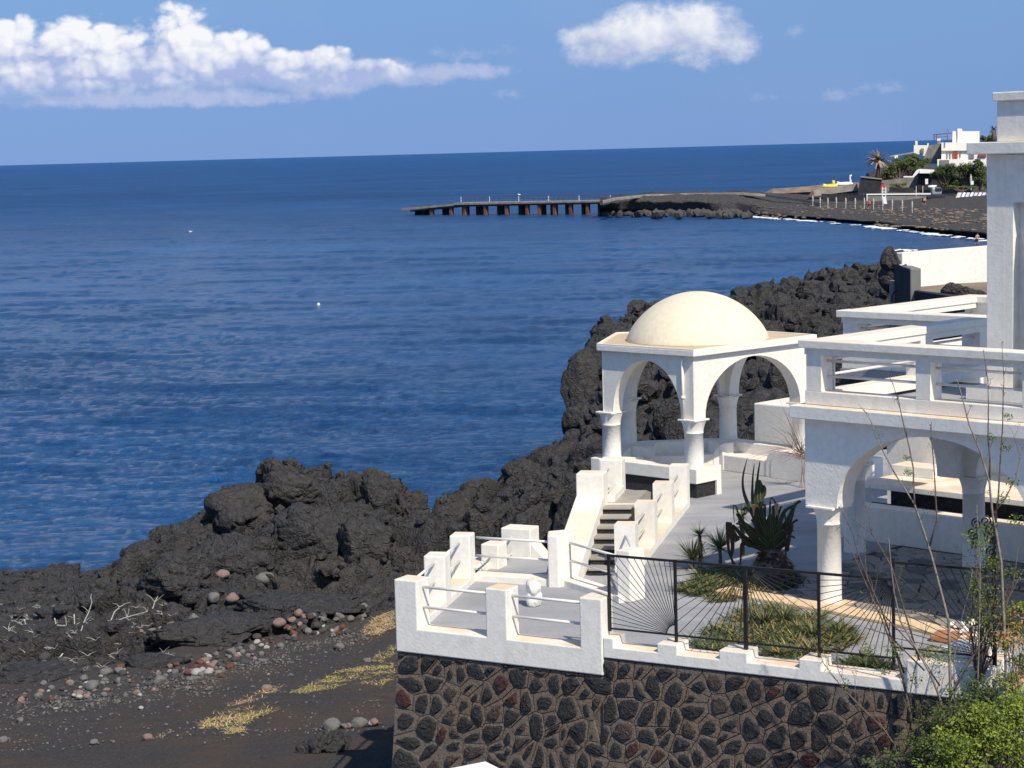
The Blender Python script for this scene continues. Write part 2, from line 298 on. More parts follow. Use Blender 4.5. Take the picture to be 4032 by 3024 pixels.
simple('grey_wall', (.20, .195, .185), .9, var=.25, scale=.8); simple('old_concrete', (.30, .275, .24), .9, var=.3, scale=.7); simple('dark_beam', (.055, .045, .04), .9, var=.3, scale=.6)
simple('rust_pile', (.20, .085, .055), .9, var=.45, scale=.7); simple('path_dirt', (.21, .16, .12), .95, var=.3, scale=.5, bump=.05, bscale=2); simple('wood', (.22, .16, .10), .8)
simple('skin', (.48, .28, .20), .6, var=.05); simple('cloth_dark', (.03, .03, .04), .9); simple('cloth_red', (.50, .07, .06), .9); simple('hair', (.03, .02, .015), .8)
simple('canvas', (.50, .47, .44), .9); simple('canvas_purple', (.16, .10, .20), .9); simple('canvas_blue', (.10, .16, .33), .9); simple('truck_paint', (.25, .30, .31), .4, .5); simple('tyre', (.02, .02, .02), .9)
simple('graffiti', (.17, .26, .22), .95, var=.3)
# ------------------------------------------------------------------ builders
UP = Vector((0, 0, 1))
def V2(x, y): return Vector((x, y))
def link(name, me, mt=None, parent=None):
    o = bpy.data.objects.new(name, me); col.objects.link(o)
    if mt is not None and me is not None and not me.materials:
        for x in (mt if isinstance(mt, (list, tuple)) else [mt]): me.materials.append(MAT[x])
    if parent is not None: o.parent = parent
    return o
def pyd(name, verts, faces, mt, parent=None, smooth=False, mats=None):
    me = bpy.data.meshes.new(name); me.from_pydata([tuple(v) for v in verts], [], faces)
    o = link(name, me, mt, parent)
    if mats: me.polygons.foreach_set('material_index', mats)
    if smooth: me.polygons.foreach_set('use_smooth', [True]*len(me.polygons))
    me.update(); return o
def tag(o, label, cat, group=None):
    o['label'] = label; o['category'] = cat
    if group: o['group'] = group
    return o
def thing(name, label, cat, loc=(0, 0, 0), group=None):
    # the empty stands at the thing's base; parts are built in world coordinates and shifted under it
    o = bpy.data.objects.new(name, None); o.empty_display_size = .2; col.objects.link(o); o.location = loc
    return tag(o, label, cat, group)
def settle(t):
    "re-express world-built children relative to the empty's base point"
    off = Vector(t.location); done = set()
    for c in t.children:
        if c.data is not None and c.data.name not in done and c.location.length < 1e-6:
            c.data.transform(Matrix.Translation(-off)); done.add(c.data.name)
            for g in c.children:
                if g.data is not None and g.data.name not in done:
                    g.data.transform(Matrix.Translation(-off)); done.add(g.data.name)
    return t
def struct(o, kind='structure'): o['kind'] = kind; return o
def bevel(o, w=.012, seg=2):
    b = o.modifiers.new('bevel', 'BEVEL'); b.width = w; b.segments = seg; b.limit_method = 'ANGLE'; b.angle_limit = math.radians(40); return o
class MB:
    def __init__(s): s.v = []; s.f = []; s.m = []; s.k = 0
    def mat(s, k): s.k = k; return s
    def add(s, vs, fs):
        n = len(s.v); s.v += [tuple(v) for v in vs]
        for f in fs: s.f.append(tuple(i+n for i in f)); s.m.append(s.k)
        return s
    def prism(s, poly, z0, z1):
        "poly: list of (x, y), counter-clockwise or not; z0/z1 numbers"
        a = sum(poly[i][0]*poly[(i+1) % len(poly)][1]-poly[(i+1) % len(poly)][0]*poly[i][1] for i in range(len(poly)))
        if a < 0: poly = poly[::-1]
        n = len(poly); vs = [(p[0], p[1], z0) for p in poly]+[(p[0], p[1], z1) for p in poly]
        fs = [tuple(range(n-1, -1, -1)), tuple(range(n, 2*n))]+[(i, (i+1) % n, n+(i+1) % n, n+i) for i in range(n)]
        return s.add(vs, fs)
    def obox(s, p, d, L, n, w, z0, z1):
        "box along d (length L) and n (width w) from corner p"
        p = Vector((p[0], p[1])); d = Vector((d[0], d[1])); n = Vector((n[0], n[1]))
        q = [p, p+d*L, p+d*L+n*w, p+n*w]
        return s.prism([(a.x, a.y) for a in q], z0, z1)
    def box(s, c, sx, sy, sz):
        x, y, z = c; return s.prism([(x-sx/2, y-sy/2), (x+sx/2, y-sy/2), (x+sx/2, y+sy/2), (x-sx/2, y+sy/2)], z-sz/2, z+sz/2)
    def profile(s, p, d, n, w, pts):
        "polygon of (s, z) in the plane of d and up, extruded w along n"
        p = Vector((p[0], p[1])); d = Vector((d[0], d[1])); n = Vector((n[0], n[1])); k = len(pts)
        A = [p+d*a for a, z in pts]; vs = [(q.x, q.y, pts[i][1]) for i, q in enumerate(A)]+[(q.x+n.x*w, q.y+n.y*w, pts[i][1]) for i, q in enumerate(A)]
        area = sum(pts[i][0]*pts[(i+1) % k][1]-pts[(i+1) % k][0]*pts[i][1] for i in range(k)); cr = d.x*n.y-d.y*n.x
        fs = [tuple(range(k)), tuple(range(2*k-1, k-1, -1))]+[(i, k+i, k+(i+1) % k, (i+1) % k) for i in range(k)]
        if area*cr > 0: fs = [tuple(reversed(f)) for f in fs]
        fs = [tuple(reversed(f)) for f in fs] if False else fs
        return s.add(vs, fs)
    def tube(s, pts, rad, seg=8, cap=True):
        pts = [Vector(p) for p in pts]; R = rad if isinstance(rad, (list, tuple)) else [rad]*len(pts)
        vs = []; prev = None
        for i, p in enumerate(pts):
            t = (pts[min(i+1, len(pts)-1)]-pts[max(i-1, 0)]).normalized()
            if prev is None: a = t.orthogonal().normalized()
            else:
                a = prev-t*prev.dot(t); a = a.normalized() if a.length > 1e-6 else t.orthogonal().normalized()
            prev = a; b = t.cross(a)
            for k in range(seg):
                w = 2*math.pi*k/seg; vs.append(p+(a*math.cos(w)+b*math.sin(w))*R[i])
        fs = [(i*seg+k, i*seg+(k+1) % seg, (i+1)*seg+(k+1) % seg, (i+1)*seg+k) for i in range(len(pts)-1) for k in range(seg)]
        if cap: fs += [tuple(range(seg-1, -1, -1)), tuple(range((len(pts)-1)*seg, len(pts)*seg))]
        return s.add(vs, fs)
    def lathe(s, c, prof, seg=32, wob=0):
        x, y = c; vs = []; k = len(prof)
        for j in range(seg):
            w = 2*math.pi*j/seg
            for (r, z) in prof: vs.append((x+r*math.cos(w), y+r*math.sin(w), z))
        fs = [(j*k+i, ((j+1) % seg)*k+i, ((j+1) % seg)*k+i+1, j*k+i+1) for j in range(seg) for i in range(k-1)]
        return s.add(vs, fs)
    def build(s, name, mt, parent=None, smooth=False, bev=0):
        o = pyd(name, s.v, s.f, mt, parent, smooth, s.m if isinstance(mt, (list, tuple)) else None)
        bm = bmesh.new(); bm.from_mesh(o.data); bmesh.ops.recalc_face_normals(bm, faces=bm.faces); bm.to_mesh(o.data); bm.free()
        if bev: bevel(o, bev)
        return o
def arch_profile(L0, L1, ztop, zbot, arches, n=20):
    "s, z points of the lower edge of a wall pierced by elliptical arches (centre, half width, rise above zbot)"
    pts = [(L0, zbot)]
    for (c, a, b) in arches:
        for k in range(n+1):
            w = math.pi*(1-k/n); pts.append((c+a*math.cos(w), zbot+b*math.sin(w)))
    pts.append((L1, zbot)); return pts
def arch_wall(mb, p, d, n, w, L0, L1, ztop, zbot, arches, seg=24):
    low = arch_profile(L0, L1, ztop, zbot, arches, seg); p = Vector((p[0], p[1])); d = Vector((d[0], d[1])); n = Vector((n[0], n[1]))
    # split shared points for vertical jambs when the arch springs inside the wall
    vs = []; fs = []; k = len(low)
    for off in (0, w):
        for (s_, z) in low:
            q = p+d*s_+n*off; vs.append((q.x, q.y, z))
        for (s_, z) in low:
            q = p+d*s_+n*off; vs.append((q.x, q.y, ztop))
    for i in range(k-1):
        if low[i+1][0]-low[i][0] < 1e-5: continue
        fs += [(i, i+1, k+i+1, k+i), (2*k+i+1, 2*k+i, 3*k+i, 3*k+i+1), (i+1, i, 2*k+i, 2*k+i+1), (k+i, k+i+1, 3*k+i+1, 3*k+i)]
    fs += [(0, k, 3*k, 2*k), (k-1, 2*k+k-1, 3*k+k-1, k+k-1)]
    return mb.add(vs, fs)
def offset_poly(poly, r):
    "outward offset of a convex counter-clockwise polygon"
    a = sum(poly[i][0]*poly[(i+1) % len(poly)][1]-poly[(i+1) % len(poly)][0]*poly[i][1] for i in range(len(poly)))
    if a < 0: poly = poly[::-1]
    n = len(poly); out = []
    for i in range(n):
        p0, p1, p2 = V2(*poly[i-1]), V2(*poly[i]), V2(*poly[(i+1) % n])
        e1 = (p1-p0).normalized(); e2 = (p2-p1).normalized(); n1 = V2(e1.y, -e1.x); n2 = V2(e2.y, -e2.x)
        b = (n1+n2).normalized(); out.append(tuple(p1+b*(r/max(.3, b.dot(n1)))))
    return out
# numpy noise
def _h(ix, iy, s):
    h = (ix.astype(np.int64)*374761393+iy.astype(np.int64)*668265263+s*1442695041) & 0xffffffff
    h = ((h ^ (h >> 13))*1274126177) & 0xffffffff; return ((h ^ (h >> 16)) & 0xffffff)/float(0xffffff)
def vn(x, y, s=0):
    ix = np.floor(x); iy = np.floor(y); fx = x-ix; fy = y-iy; ux = fx*fx*(3-2*fx); uy = fy*fy*(3-2*fy)
    a = _h(ix, iy, s); b = _h(ix+1, iy, s); c = _h(ix, iy+1, s); d = _h(ix+1, iy+1, s)
    return (a*(1-ux)+b*ux)*(1-uy)+(c*(1-ux)+d*ux)*uy
def fbm(x, y, o=5, s=0, g=.5):
    t = 0; a = 1; n = 0
    for k in range(o):
        t = t+a*vn(x, y, s+k*17); n += a; a *= g; x, y = x*1.93+y*.6+3.1, y*1.93-x*.6+7.7
    return t/n
def worley(x, y, s=0, jit=1.0):
    ix = np.floor(x); iy = np.floor(y); f1 = np.full(x.shape, 9.); f2 = np.full(x.shape, 9.); cid = np.zeros(x.shape); dx1 = np.zeros(x.shape); dy1 = np.zeros(x.shape)
    for i in (-1, 0, 1):
        for j in (-1, 0, 1):
            cx = ix+i; cy = iy+j; px = cx+.5+(_h(cx, cy, s)-.5)*jit; py = cy+.5+(_h(cx, cy, s+5)-.5)*jit
            d = np.hypot(x-px, y-py); c = _h(cx, cy, s+9); m1 = d < f1
            f2 = np.where(m1, f1, np.minimum(f2, d)); cid = np.where(m1, c, cid); dx1 = np.where(m1, x-px, dx1); dy1 = np.where(m1, y-py, dy1); f1 = np.where(m1, d, f1)
    return f1, f2, cid, dx1, dy1
def sst(x, a, b): t = np.clip((x-a)/(b-a), 0, 1); return t*t*(3-2*t)
def grid_mesh(name, X, Y, Z, mt, mask=None, smooth=True):
    ny, nx = X.shape; me = bpy.data.meshes.new(name)
    co = np.stack([X, Y, Z], -1).reshape(-1, 3).astype(np.float32)
    i = np.arange(ny-1)[:, None]*nx+np.arange(nx-1)[None, :]; q = np.stack([i, i+1, i+nx+1, i+nx], -1).reshape(-1, 4)
    if mask is not None:
        mk = mask[:-1, :-1] & mask[1:, 1:] & mask[1:, :-1] & mask[:-1, 1:]; q = q[mk.reshape(-1)]
        used = np.unique(q); remap = -np.ones(len(co), dtype=np.int64); remap[used] = np.arange(len(used)); co = co[used]; q = remap[q]
    me.vertices.add(len(co)); me.vertices.foreach_set('co', co.reshape(-1)); me.loops.add(q.size); me.loops.foreach_set('vertex_index', q.reshape(-1).astype(np.int32))
    me.polygons.add(len(q)); me.polygons.foreach_set('loop_start', np.arange(0, q.size, 4, dtype=np.int32)); me.polygons.foreach_set('loop_total', np.full(len(q), 4, dtype=np.int32))
    if smooth: me.polygons.foreach_set('use_smooth', np.ones(len(q), dtype=bool))
    me.update(calc_edges=True); me.validate()
    return link(name, me, mt)

# ------------------------------------------------------------------ sea
R_ = 60000
SY0, SY1 = 56.0, 950.0
ys = [SY0]
while ys[-1] < SY1: ys.append(ys[-1]+.24*(ys[-1]/75.0)**1.55)
ys[-1] = SY1; ys = np.array(ys); ts = np.linspace(-1, 1, 560)
T_, Y = np.meshgrid(ts, ys); X = T_*(Y*.30+6)+Y*.012
def waves(X, Y):
    z = np.zeros(X.shape); r = np.random.RandomState(3)
    wx = X+1.6*(fbm(X*.11, Y*.11, 3, 201)-.5)*4; wy = Y+1.6*(fbm(X*.11+40, Y*.11, 3, 207)-.5)*4
    for k in range(34):
        lam = 1.0*1.12**k; a = math.radians(18+r.uniform(-38, 38)); q = 2*math.pi/lam; ph = r.uniform(0, 6.3)
        s_ = np.sin(q*(wx*math.sin(a)+wy*math.cos(a))+ph); z += .0125*lam**.42*(1-np.abs(s_)**1.2-.4)*np.clip((lam*2.2-Y*.011)/.8, 0, 1)
    return z*(.45+1.1*fbm(X*.05, Y*.05, 3, 99))
k = np.clip(np.minimum((1-np.abs(T_))*(Y*.30+6)/4, np.minimum((Y-SY0)/3, (SY1-Y)/260)), 0, 1)
Zs = SEA+waves(X, Y)*k
sea = grid_mesh('sea', X, Y, Zs, 'sea_water'); struct(sea)
_n = len(sea.data.vertices); bm = bmesh.new(); bm.from_mesh(sea.data)
q = [bm.verts.new(v) for v in ((-R_, -R_, SEA), (R_, -R_, SEA), (R_, R_, SEA), (-R_, R_, SEA), (X[0, 0], SY0, SEA), (X[0, -1], SY0, SEA), (X[-1, -1], SY1, SEA), (X[-1, 0], SY1, SEA))]
for f in ((0, 1, 5, 4), (1, 2, 6, 5), (2, 3, 7, 6), (3, 0, 4, 7)): bm.faces.new([q[i] for i in f])
bm.to_mesh(sea.data); bm.free()

# ------------------------------------------------------------------ lava and sand terrain
def rbf(points, smooth=0.0):
    P = np.array([(p[0], p[1]) for p in points]); z = np.array([p[2] for p in points]); n = len(P)
    D = np.hypot(P[:, None, 0]-P[None, :, 0], P[:, None, 1]-P[None, :, 1])
    A = np.zeros((n+1, n+1)); A[:n, :n] = -D+np.eye(n)*(-smooth); A[:n, n] = 1; A[n, :n] = 1
    w = np.linalg.solve(A, np.append(z, 0))
    def f(x, y):
        r = np.full(x.shape, w[n])
        for k in range(n): r = r-w[k]*np.hypot(x-P[k, 0], y-P[k, 1])
        return r
    return f
def rock_detail(X, Y, amp=1.0, sc_=1.0):
    wx = X+1.1*(fbm(X*.7, Y*.7, 4, 31)-.5); wy = Y+1.1*(fbm(X*.7+9, Y*.7+4, 4, 47)-.5)
    f1, f2, c, dx, dy = worley(wx/2.6/sc_, wy/2.6/sc_, 3); e = f2-f1
    big = (c-.5)*1.5+(dx*(c-.5)+dy*(.5-c))*1.1-(1-sst(e, 0, .11))*1.15
    g1, g2, c2, ax, ay = worley(wx/.95/sc_, wy/.95/sc_, 11); e2 = g2-g1
    mid = (c2-.5)*.42+(ax*(c2-.5)*1.1+ay*(.5-c2)*.8)*.7-(1-sst(e2, 0, .18))*.30
    h1, h2, c3, bx, by = worley(wx/.36/sc_, wy/.36/sc_, 21)
    sml = (c3-.5)*.18-(1-sst(h2-h1, 0, .25))*.14
    rid = (1-np.abs(fbm(X*.45/sc_, Y*.45/sc_, 5, 71)*2-1))*.8
    fine = (fbm(X*3.5/sc_, Y*3.5/sc_, 5, 5, .65)-.5)*.60
    return (big*.85+mid+sml+rid-.45+fine)*amp
def P3(u, v, D): p = PD(u, v, D); return (p.x, p.y, p.z)
lava_pts = [P3(*a) for a in [
 (-150, 2820, 43), (0, 2745, 45), (250, 2650, 46.5), (500, 2570, 48), (760, 2500, 50), (1000, 2440, 51.5), (1250, 2390, 53), (1450, 2340, 54), (-150, 2560, 50), (0, 2500, 51), (250, 2440, 52), (500, 2400, 53),
 (-200, 2350, 58), (0, 2320, 58), (250, 2310, 58), (480, 2290, 58), (-200, 2245, 65), (0, 2237, 65), (240, 2238, 65), (480, 2232, 65),
 (500, 2180, 61), (560, 2140, 61), (650, 2060, 61.5), (760, 2040, 61.5), (890, 2000, 62), (900, 1900, 63), (960, 1860, 63), (1050, 1850, 63.5), (1160, 1855, 63.5), (1250, 1895, 63), (1330, 1925, 62.5),
 (1430, 1890, 62.5), (1500, 1880, 62.5), (1565, 1920, 62.5), (1600, 2000, 62), (1650, 2035, 62), (800, 2200, 57), (1100, 2100, 59), (1100, 2300, 55), (1350, 2100, 58.5), (1380, 2250, 55.5), (1500, 2100, 58), (700, 2350, 54), (900, 2380, 53), (1500, 2250, 55),
 (1700, 2040, 63), (1760, 1990, 64), (1850, 1930, 66), (1930, 1860, 68), (1990, 1850, 68), (2100, 1770, 71), (2200, 1735, 73), (2330, 1740, 73), (1800, 2100, 59), (1950, 2050, 58), (2050, 1950, 60), (2200, 1950, 56), (1700, 2200, 55), (1900, 2250, 50), (2250, 1830, 62),
 (2280, 1740, 80), (2275, 1600, 85), (2270, 1450, 87), (2330, 1350, 90), (2420, 1290, 92), (2530, 1240, 94), (2700, 1240, 96), (2330, 1560, 84), (2450, 1450, 82), (2600, 1450, 78), (2600, 1720, 58), (2800, 1600, 64), (2800, 1400, 84), (3000, 1700, 54), (3050, 1450, 74),
 (2900, 1215, 100), (3000, 1190, 108), (3040, 1200, 112), (3100, 1190, 112), (3200, 1120, 120), (3330, 1075, 130), (3470, 1065, 140), (3560, 1070, 150), (3150, 1300, 88), (3300, 1300, 88), (3450, 1200, 105), (3250, 1200, 102), (3500, 1350, 80), (3700, 1300, 85), (3900, 1250, 95), (3800, 1150, 120), (4200, 1150, 120)]]
# ground under the terraces
lava_pts += [(4, 42, -1.6), (8, 42, -1.4), (12, 42, -1), (0, 40, -3.0), (2, 38, -2.6), (14, 50, -.6), (20, 60, -.5), (-2.2, 38, -3.8), (-1.5, 45, -3.9), (20, 40, -1), (8, 34, -1.4), (3, 33, -2.2)]
base_h = rbf(lava_pts, .15)
# shoreline as a polyline; lava falls into the sea beyond it
shore = [(-60, 66), (-17, 66.5), (-12.3, 66.5), (-11.4, 62.8), (-9.0, 64.5), (-7.2, 66), (-6, 66), (-3.3, 64.5), (-2.2, 63.6), (-.8, 68.5), (.8, 72), (2.2, 74.5), (2.75, 78), (3.1, 88), (4.0, 94), (6, 98), (10, 104), (12.6, 112), (13.6, 114), (15.5, 122), (19, 130), (22, 138), (25, 141), (28, 150), (33, 172), (60, 190), (120, 200)]
shx = np.array([a for a, b in shore]); shy = np.array([b for a, b in shore])
def lava_height(X, Y):
    amp = 1+.35*sst(Y, 70, 95)+.25*sst(Y, 100, 130)
    soft = 1-.65*(1-sst(Y-(41+.0*X), 0, 10))*(1-sst(X, -6, 0))
    shelf = 1-.75*(1-sst(X, -13.5, -10.8))*sst(Y, 46, 52)*(1-sst(Y, 66, 67))     # the low shelf on the left is smoother
    b = base_h(X, Y); d = rock_detail(X, Y)*amp*soft*shelf
    under = sst(X-(-1.9+.216*(Y-30)), -1.5, .5)*sst(-(Y-47-.2*X), -2, 1)               # keep below the terraces
    z = b+d*(.62-.25*under)-.34-.25*sst(Y, 95, 125)
    # the black sand reaches further back towards the terrace
    dist = ((Y-37.0)-(X+20)*.974)/1.396+(fbm(X*.5, Y*.5, 4, 77)-.5)*2.4-(1-sst(X, -9, -3))*.5
    z = z-sst(-dist, -.2, 1.4)*2.2*(X < 1.5)
    s = np.interp(X+(fbm(X*.5, Y*.5, 4, 91)-.5)*(2.0-1.2*sst(X, 0, 2)*(1-sst(X, 5, 8))), shx, shy)
    over = Y-(s+(fbm(X*.8, Y*.8, 4, 55)-.5)*1.6)
    over = over+6*sst(3.0-X+.035*(Y-78), 0, .5)*sst(Y, 72.5, 74)
    z = z-np.maximum(0, over)*2.2-sst(over, -.3, 1.0)*1.5
    return np.maximum(z, SEA-2.5)
def lava_patch(x0, x1, y0, y1, st, mt='lava'):
    X, Y = np.meshgrid(np.arange(x0, x1+st/2, st), np.arange(y0, y1+st/2, st)); Z = lava_height(X, Y)
    hx = (fbm(X*1.3+50, Y*1.3, 4, 12)-.5)*.8; hy = (fbm(X*1.3, Y*1.3+70, 4, 13)-.5)*.8
    edge = np.minimum(np.minimum(X-x0, x1-X), np.minimum(Y-y0, y1-Y)); k = sst(edge, 0, .6)
    # sideways shove grows with height so blocks lean and overhang
    zz = np.clip(Z-base_h(X, Y), -1.3, 1.6); X2 = X+k*(hx+.35*zz*np.sin(X*1.9+Y)); Y2 = Y+k*(hy-.30*zz)
    o = grid_mesh('lava_rock', X2, Y2, Z, mt, mask=Z > SEA-2.2); return struct(o)
lava_patch(-20, 3.4, 42, 79, .075)
lava_patch(3.4, 22, 41, 79, .14)
lava_patch(0, 40, 79, 150, .17)
lava_patch(22, 60, 41, 79, .4)
lava_patch(40, 90, 79, 205, .6)
lava_patch(22, 40, 150, 180, .4)
def sand_z(X, Y): return -3.0-.085*(Y-31)+.045*(X+2)+(fbm(X*.6, Y*.6, 4, 7)-.5)*.22
X, Y = np.meshgrid(np.arange(-26, 12.01, .12), np.arange(20, 60.01, .12)); Z = sand_z(X, Y)+(fbm(X*3, Y*3, 3, 8)-.5)*.06+(fbm(X*1.1+Y*.5, Y*2.6, 3, 18)-.5)*.13
Z = Z-np.maximum(0, Y-46.5-.95*(X+11.4))*.35
struct(grid_mesh('sand_beach', X, Y, Z, 'black_sand'))
# sea floor sheet so that nothing is open beneath
struct(pyd('sea_floor', [(-200, -50, SEA-3), (400, -50, SEA-3), (400, 700, SEA-3), (-200, 700, SEA-3)], [(0, 1, 2, 3)], 'black_sand'))
# ------------------------------------------------------------------ directions of the buildings (plan)
Ad = V2(.700, -.714); Bd = V2(.714, .700)          # house and pavilion
Fd = V2(.8645, -.5027); Fn = V2(.5027, .8645)      # front wall line, and back from it
Cd = V2(.216, .9764); Cr = V2(.9764, -.216)        # direction of the stair and side parapets
C0 = V2(-1.866, 30.155)                            # front left corner of the small terrace
def fr(s, b=0): p = C0+Fd*s+Fn*b; return p
H0 = V2(4.547, 31.40)                              # left end of the house's front wall
def hp(s, b=0): return H0+Ad*s+Bd*b
# ------------------------------------------------------------------ terrace floors and their stone base
P1c = V2(1.81, 31.74)
pav = dict(N=V2(3.72, 41.52), L=V2(2.10, 43.12), BL=V2(2.58, 45.36), BR=V2(4.86, 45.52), R=V2(6.27, 43.80))
Lfoot = V2(*C0)+Cd*4.95
floor_main = [tuple(fr(3.45, .1)), tuple(fr(14, .1)), tuple(fr(14, 24)), (9.5, 47.5), tuple(pav['BR']+V2(.1, .4)), tuple(pav['BL']+V2(-.2, .3)), tuple(pav['L']+V2(-.25, 0)), (1.45, 33.0)]
t1 = MB(); t1.prism(floor_main, -.5, 0); fl = t1.build('terrace_floor', 'concrete_floor'); struct(fl)
sq = [tuple(fr(.1, .1)), tuple(fr(3.5, .1)), (1.9, 33.2), tuple(C0+Cd*5.6+Cr*3.35), tuple(C0+Cd*5.6+Cr*.1)]
t2 = MB(); t2.prism(sq, -.5, -.006); struct(t2.build('lower_terrace_floor', 'concrete_floor'))
# dark stone foundations under the floors
b = MB(); b.prism([tuple(fr(.10, .16)), tuple(fr(14, .16)), tuple(fr(14, 23)), (9.4, 47.3), tuple(pav['BR']+V2(0, .3)), tuple(pav['BL']+V2(-.1, .2)), tuple(pav['L']+V2(-.1, 0)), (1.6, 37), tuple(C0+Cd*5.5+Cr*.2)], -4.5, -.502)
struct(b.build('foundation', 'lava_stone'))
# crazy paving under the arcade and in front of it: stones one by one
def clip_poly(poly, a, b, c):
    "keep the side a*x + b*y <= c"
    out = []
    for i in range(len(poly)):
        p, q = poly[i], poly[(i+1) % len(poly)]; dp = a*p[0]+b*p[1]-c; dq = a*q[0]+b*q[1]-c
        if dp <= 0: out.append(p)
        if (dp < 0) != (dq < 0) and abs(dp-dq) > 1e-12:
            t = dp/(dp-dq); out.append((p[0]+(q[0]-p[0])*t, p[1]+(q[1]-p[1])*t))
    return out
def voronoi_cells(seeds, rect, reach):
    cells = []
    for i, s in enumerate(seeds):
        poly = [(rect[0], rect[2]), (rect[1], rect[2]), (rect[1], rect[3]), (rect[0], rect[3])]
        for j, t in enumerate(seeds):
            if i == j or abs(s[0]-t[0]) > reach or abs(s[1]-t[1]) > reach: continue
            a, b = t[0]-s[0], t[1]-s[1]; c = (t[0]**2+t[1]**2-s[0]**2-s[1]**2)/2
            poly = clip_poly(poly, a, b, c)
            if len(poly) < 3: break
        cells.append(poly if len(poly) >= 3 else None)
    return cells
def centroid(p): return (sum(a for a, b in p)/len(p), sum(b for a, b in p)/len(p))
def grow(poly, d, c=None):
    "shrink a convex polygon by distance d (inward), keeping at least a bit of it"
    area = sum(poly[i][0]*poly[(i+1) % len(poly)][1]-poly[(i+1) % len(poly)][0]*poly[i][1] for i in range(len(poly)))
    if area < 0: poly = poly[::-1]
    out = poly
    for i in range(len(poly)):
        p, q = poly[i], poly[(i+1) % len(poly)]; ex, ey = q[0]-p[0], q[1]-p[1]; l = math.hypot(ex, ey)
        if l < 1e-4: continue
        nx, ny = ey/l, -ex/l
        out = clip_poly(out, nx, ny, nx*p[0]+ny*p[1]-d)
        if len(out) < 3: return None
    return out
def jseeds(x0, x1, y0, y1, s, rng, j=.42):
    out = []; ny = max(1, round((y1-y0)/(s*.86))); 
    for r in range(ny):
        y = y0+(r+.5)*(y1-y0)/ny; nx = max(1, round((x1-x0)/s))
        for k in range(nx): out.append((x0+(k+.5+(.5 if r % 2 else 0))*(x1-x0)/nx+rng.uniform(-j, j)*s, y+rng.uniform(-j, j)*s*.86))
    return out
def resample(poly, step):
    out = []
    for i in range(len(poly)):
        p, q = poly[i], poly[(i+1) % len(poly)]; l = math.hypot(q[0]-p[0], q[1]-p[1]); n = max(1, int(round(l/step)))
        for k in range(n): out.append((p[0]+(q[0]-p[0])*k/n, p[1]+(q[1]-p[1])*k/n))
    return out
def wall_stone(cell, to3, rng, joint=.007, mort=(.028, .075), mat_pick=None, raise_=(.025, .055)):
    "one stone bedded in its own collar of mortar; returns verts, faces, material indices. to3(s, z, out) -> point"
    c = centroid(cell); a = grow(cell, joint)
    if not a: return None
    a = resample(a, .10); k = len(a); inner0 = grow(cell, rng.uniform(*mort))
    if not inner0 or len(inner0) < 3: inner0 = [(c[0]+(p[0]-c[0])*.55, c[1]+(p[1]-c[1])*.55) for p in a]
    else:
        ck = []
        for i_ in range(len(inner0)):
            p_, q_ = inner0[i_], inner0[(i_+1) % len(inner0)]; ck += [(p_[0]*.72+q_[0]*.28, p_[1]*.72+q_[1]*.28), (p_[0]*.28+q_[0]*.72, p_[1]*.28+q_[1]*.72)]
        inner0 = resample(ck, .065)
    b_ = [(p[0]+rng.uniform(-.016, .016), p[1]+rng.uniform(-.016, .016)) for p in inner0]; n = len(b_); cb = centroid(b_)
    R = rng.uniform(*raise_)
    vs = [to3(p[0], p[1], -.03) for p in a]+[to3(p[0], p[1], .012) for p in a]                       # joint wall and collar edge
    vs += [to3(p[0], p[1], .016) for p in b_]                                                         # foot of the stone
    vs += [to3(cb[0]+(p[0]-cb[0])*.86, cb[1]+(p[1]-cb[1])*.86, .016+R*rng.uniform(.65, .95)) for p in b_]
    vs += [to3(cb[0]+(p[0]-cb[0])*.42+rng.uniform(-.01, .01), cb[1]+(p[1]-cb[1])*.42, .016+R*rng.uniform(.75, 1.15)) for p in b_]
    vs.append(to3(cb[0], cb[1], .016+R*rng.uniform(.85, 1.1)))
    fs = []; ms = []
    for i in range(k): fs.append((i, (i+1) % k, k+(i+1) % k, k+i)); ms.append(0)
    # collar: bridge ring a (k points) to ring b (n points) by angle
    A = sorted(range(k), key=lambda i: math.atan2(a[i][1]-cb[1], a[i][0]-cb[0])); B = sorted(range(n), key=lambda i: math.atan2(b_[i][1]-cb[1], b_[i][0]-cb[0]))
    i = j = 0
    angA = [math.atan2(a[q][1]-cb[1], a[q][0]-cb[0]) for q in A]; angB = [math.atan2(b_[q][1]-cb[1], b_[q][0]-cb[0]) for q in B]
    while i < k or j < n:
        na = angA[i+1] if i+1 < k else angA[0]+2*math.pi*(1 if i < k else 9); nb = angB[j+1] if j+1 < n else angB[0]+2*math.pi*(1 if j < n else 9)
        ia, jb = k+A[i % k], 2*k+B[j % n]
        if j >= n or (i < k and na <= nb): fs.append((ia, k+A[(i+1) % k], jb)); i += 1
        else: fs.append((ia, 2*k+B[(j+1) % n], jb)); j += 1
        ms.append(0)
    o0 = 2*k
    for q in range(n):
        w = (q+1) % n
        fs += [(o0+q, o0+w, o0+n+w, o0+n+q), (o0+n+q, o0+n+w, o0+2*n+w, o0+2*n+q), (o0+2*n+q, o0+2*n+w, o0+3*n)]; ms += [1, 1, 1]
    return vs, fs, ms

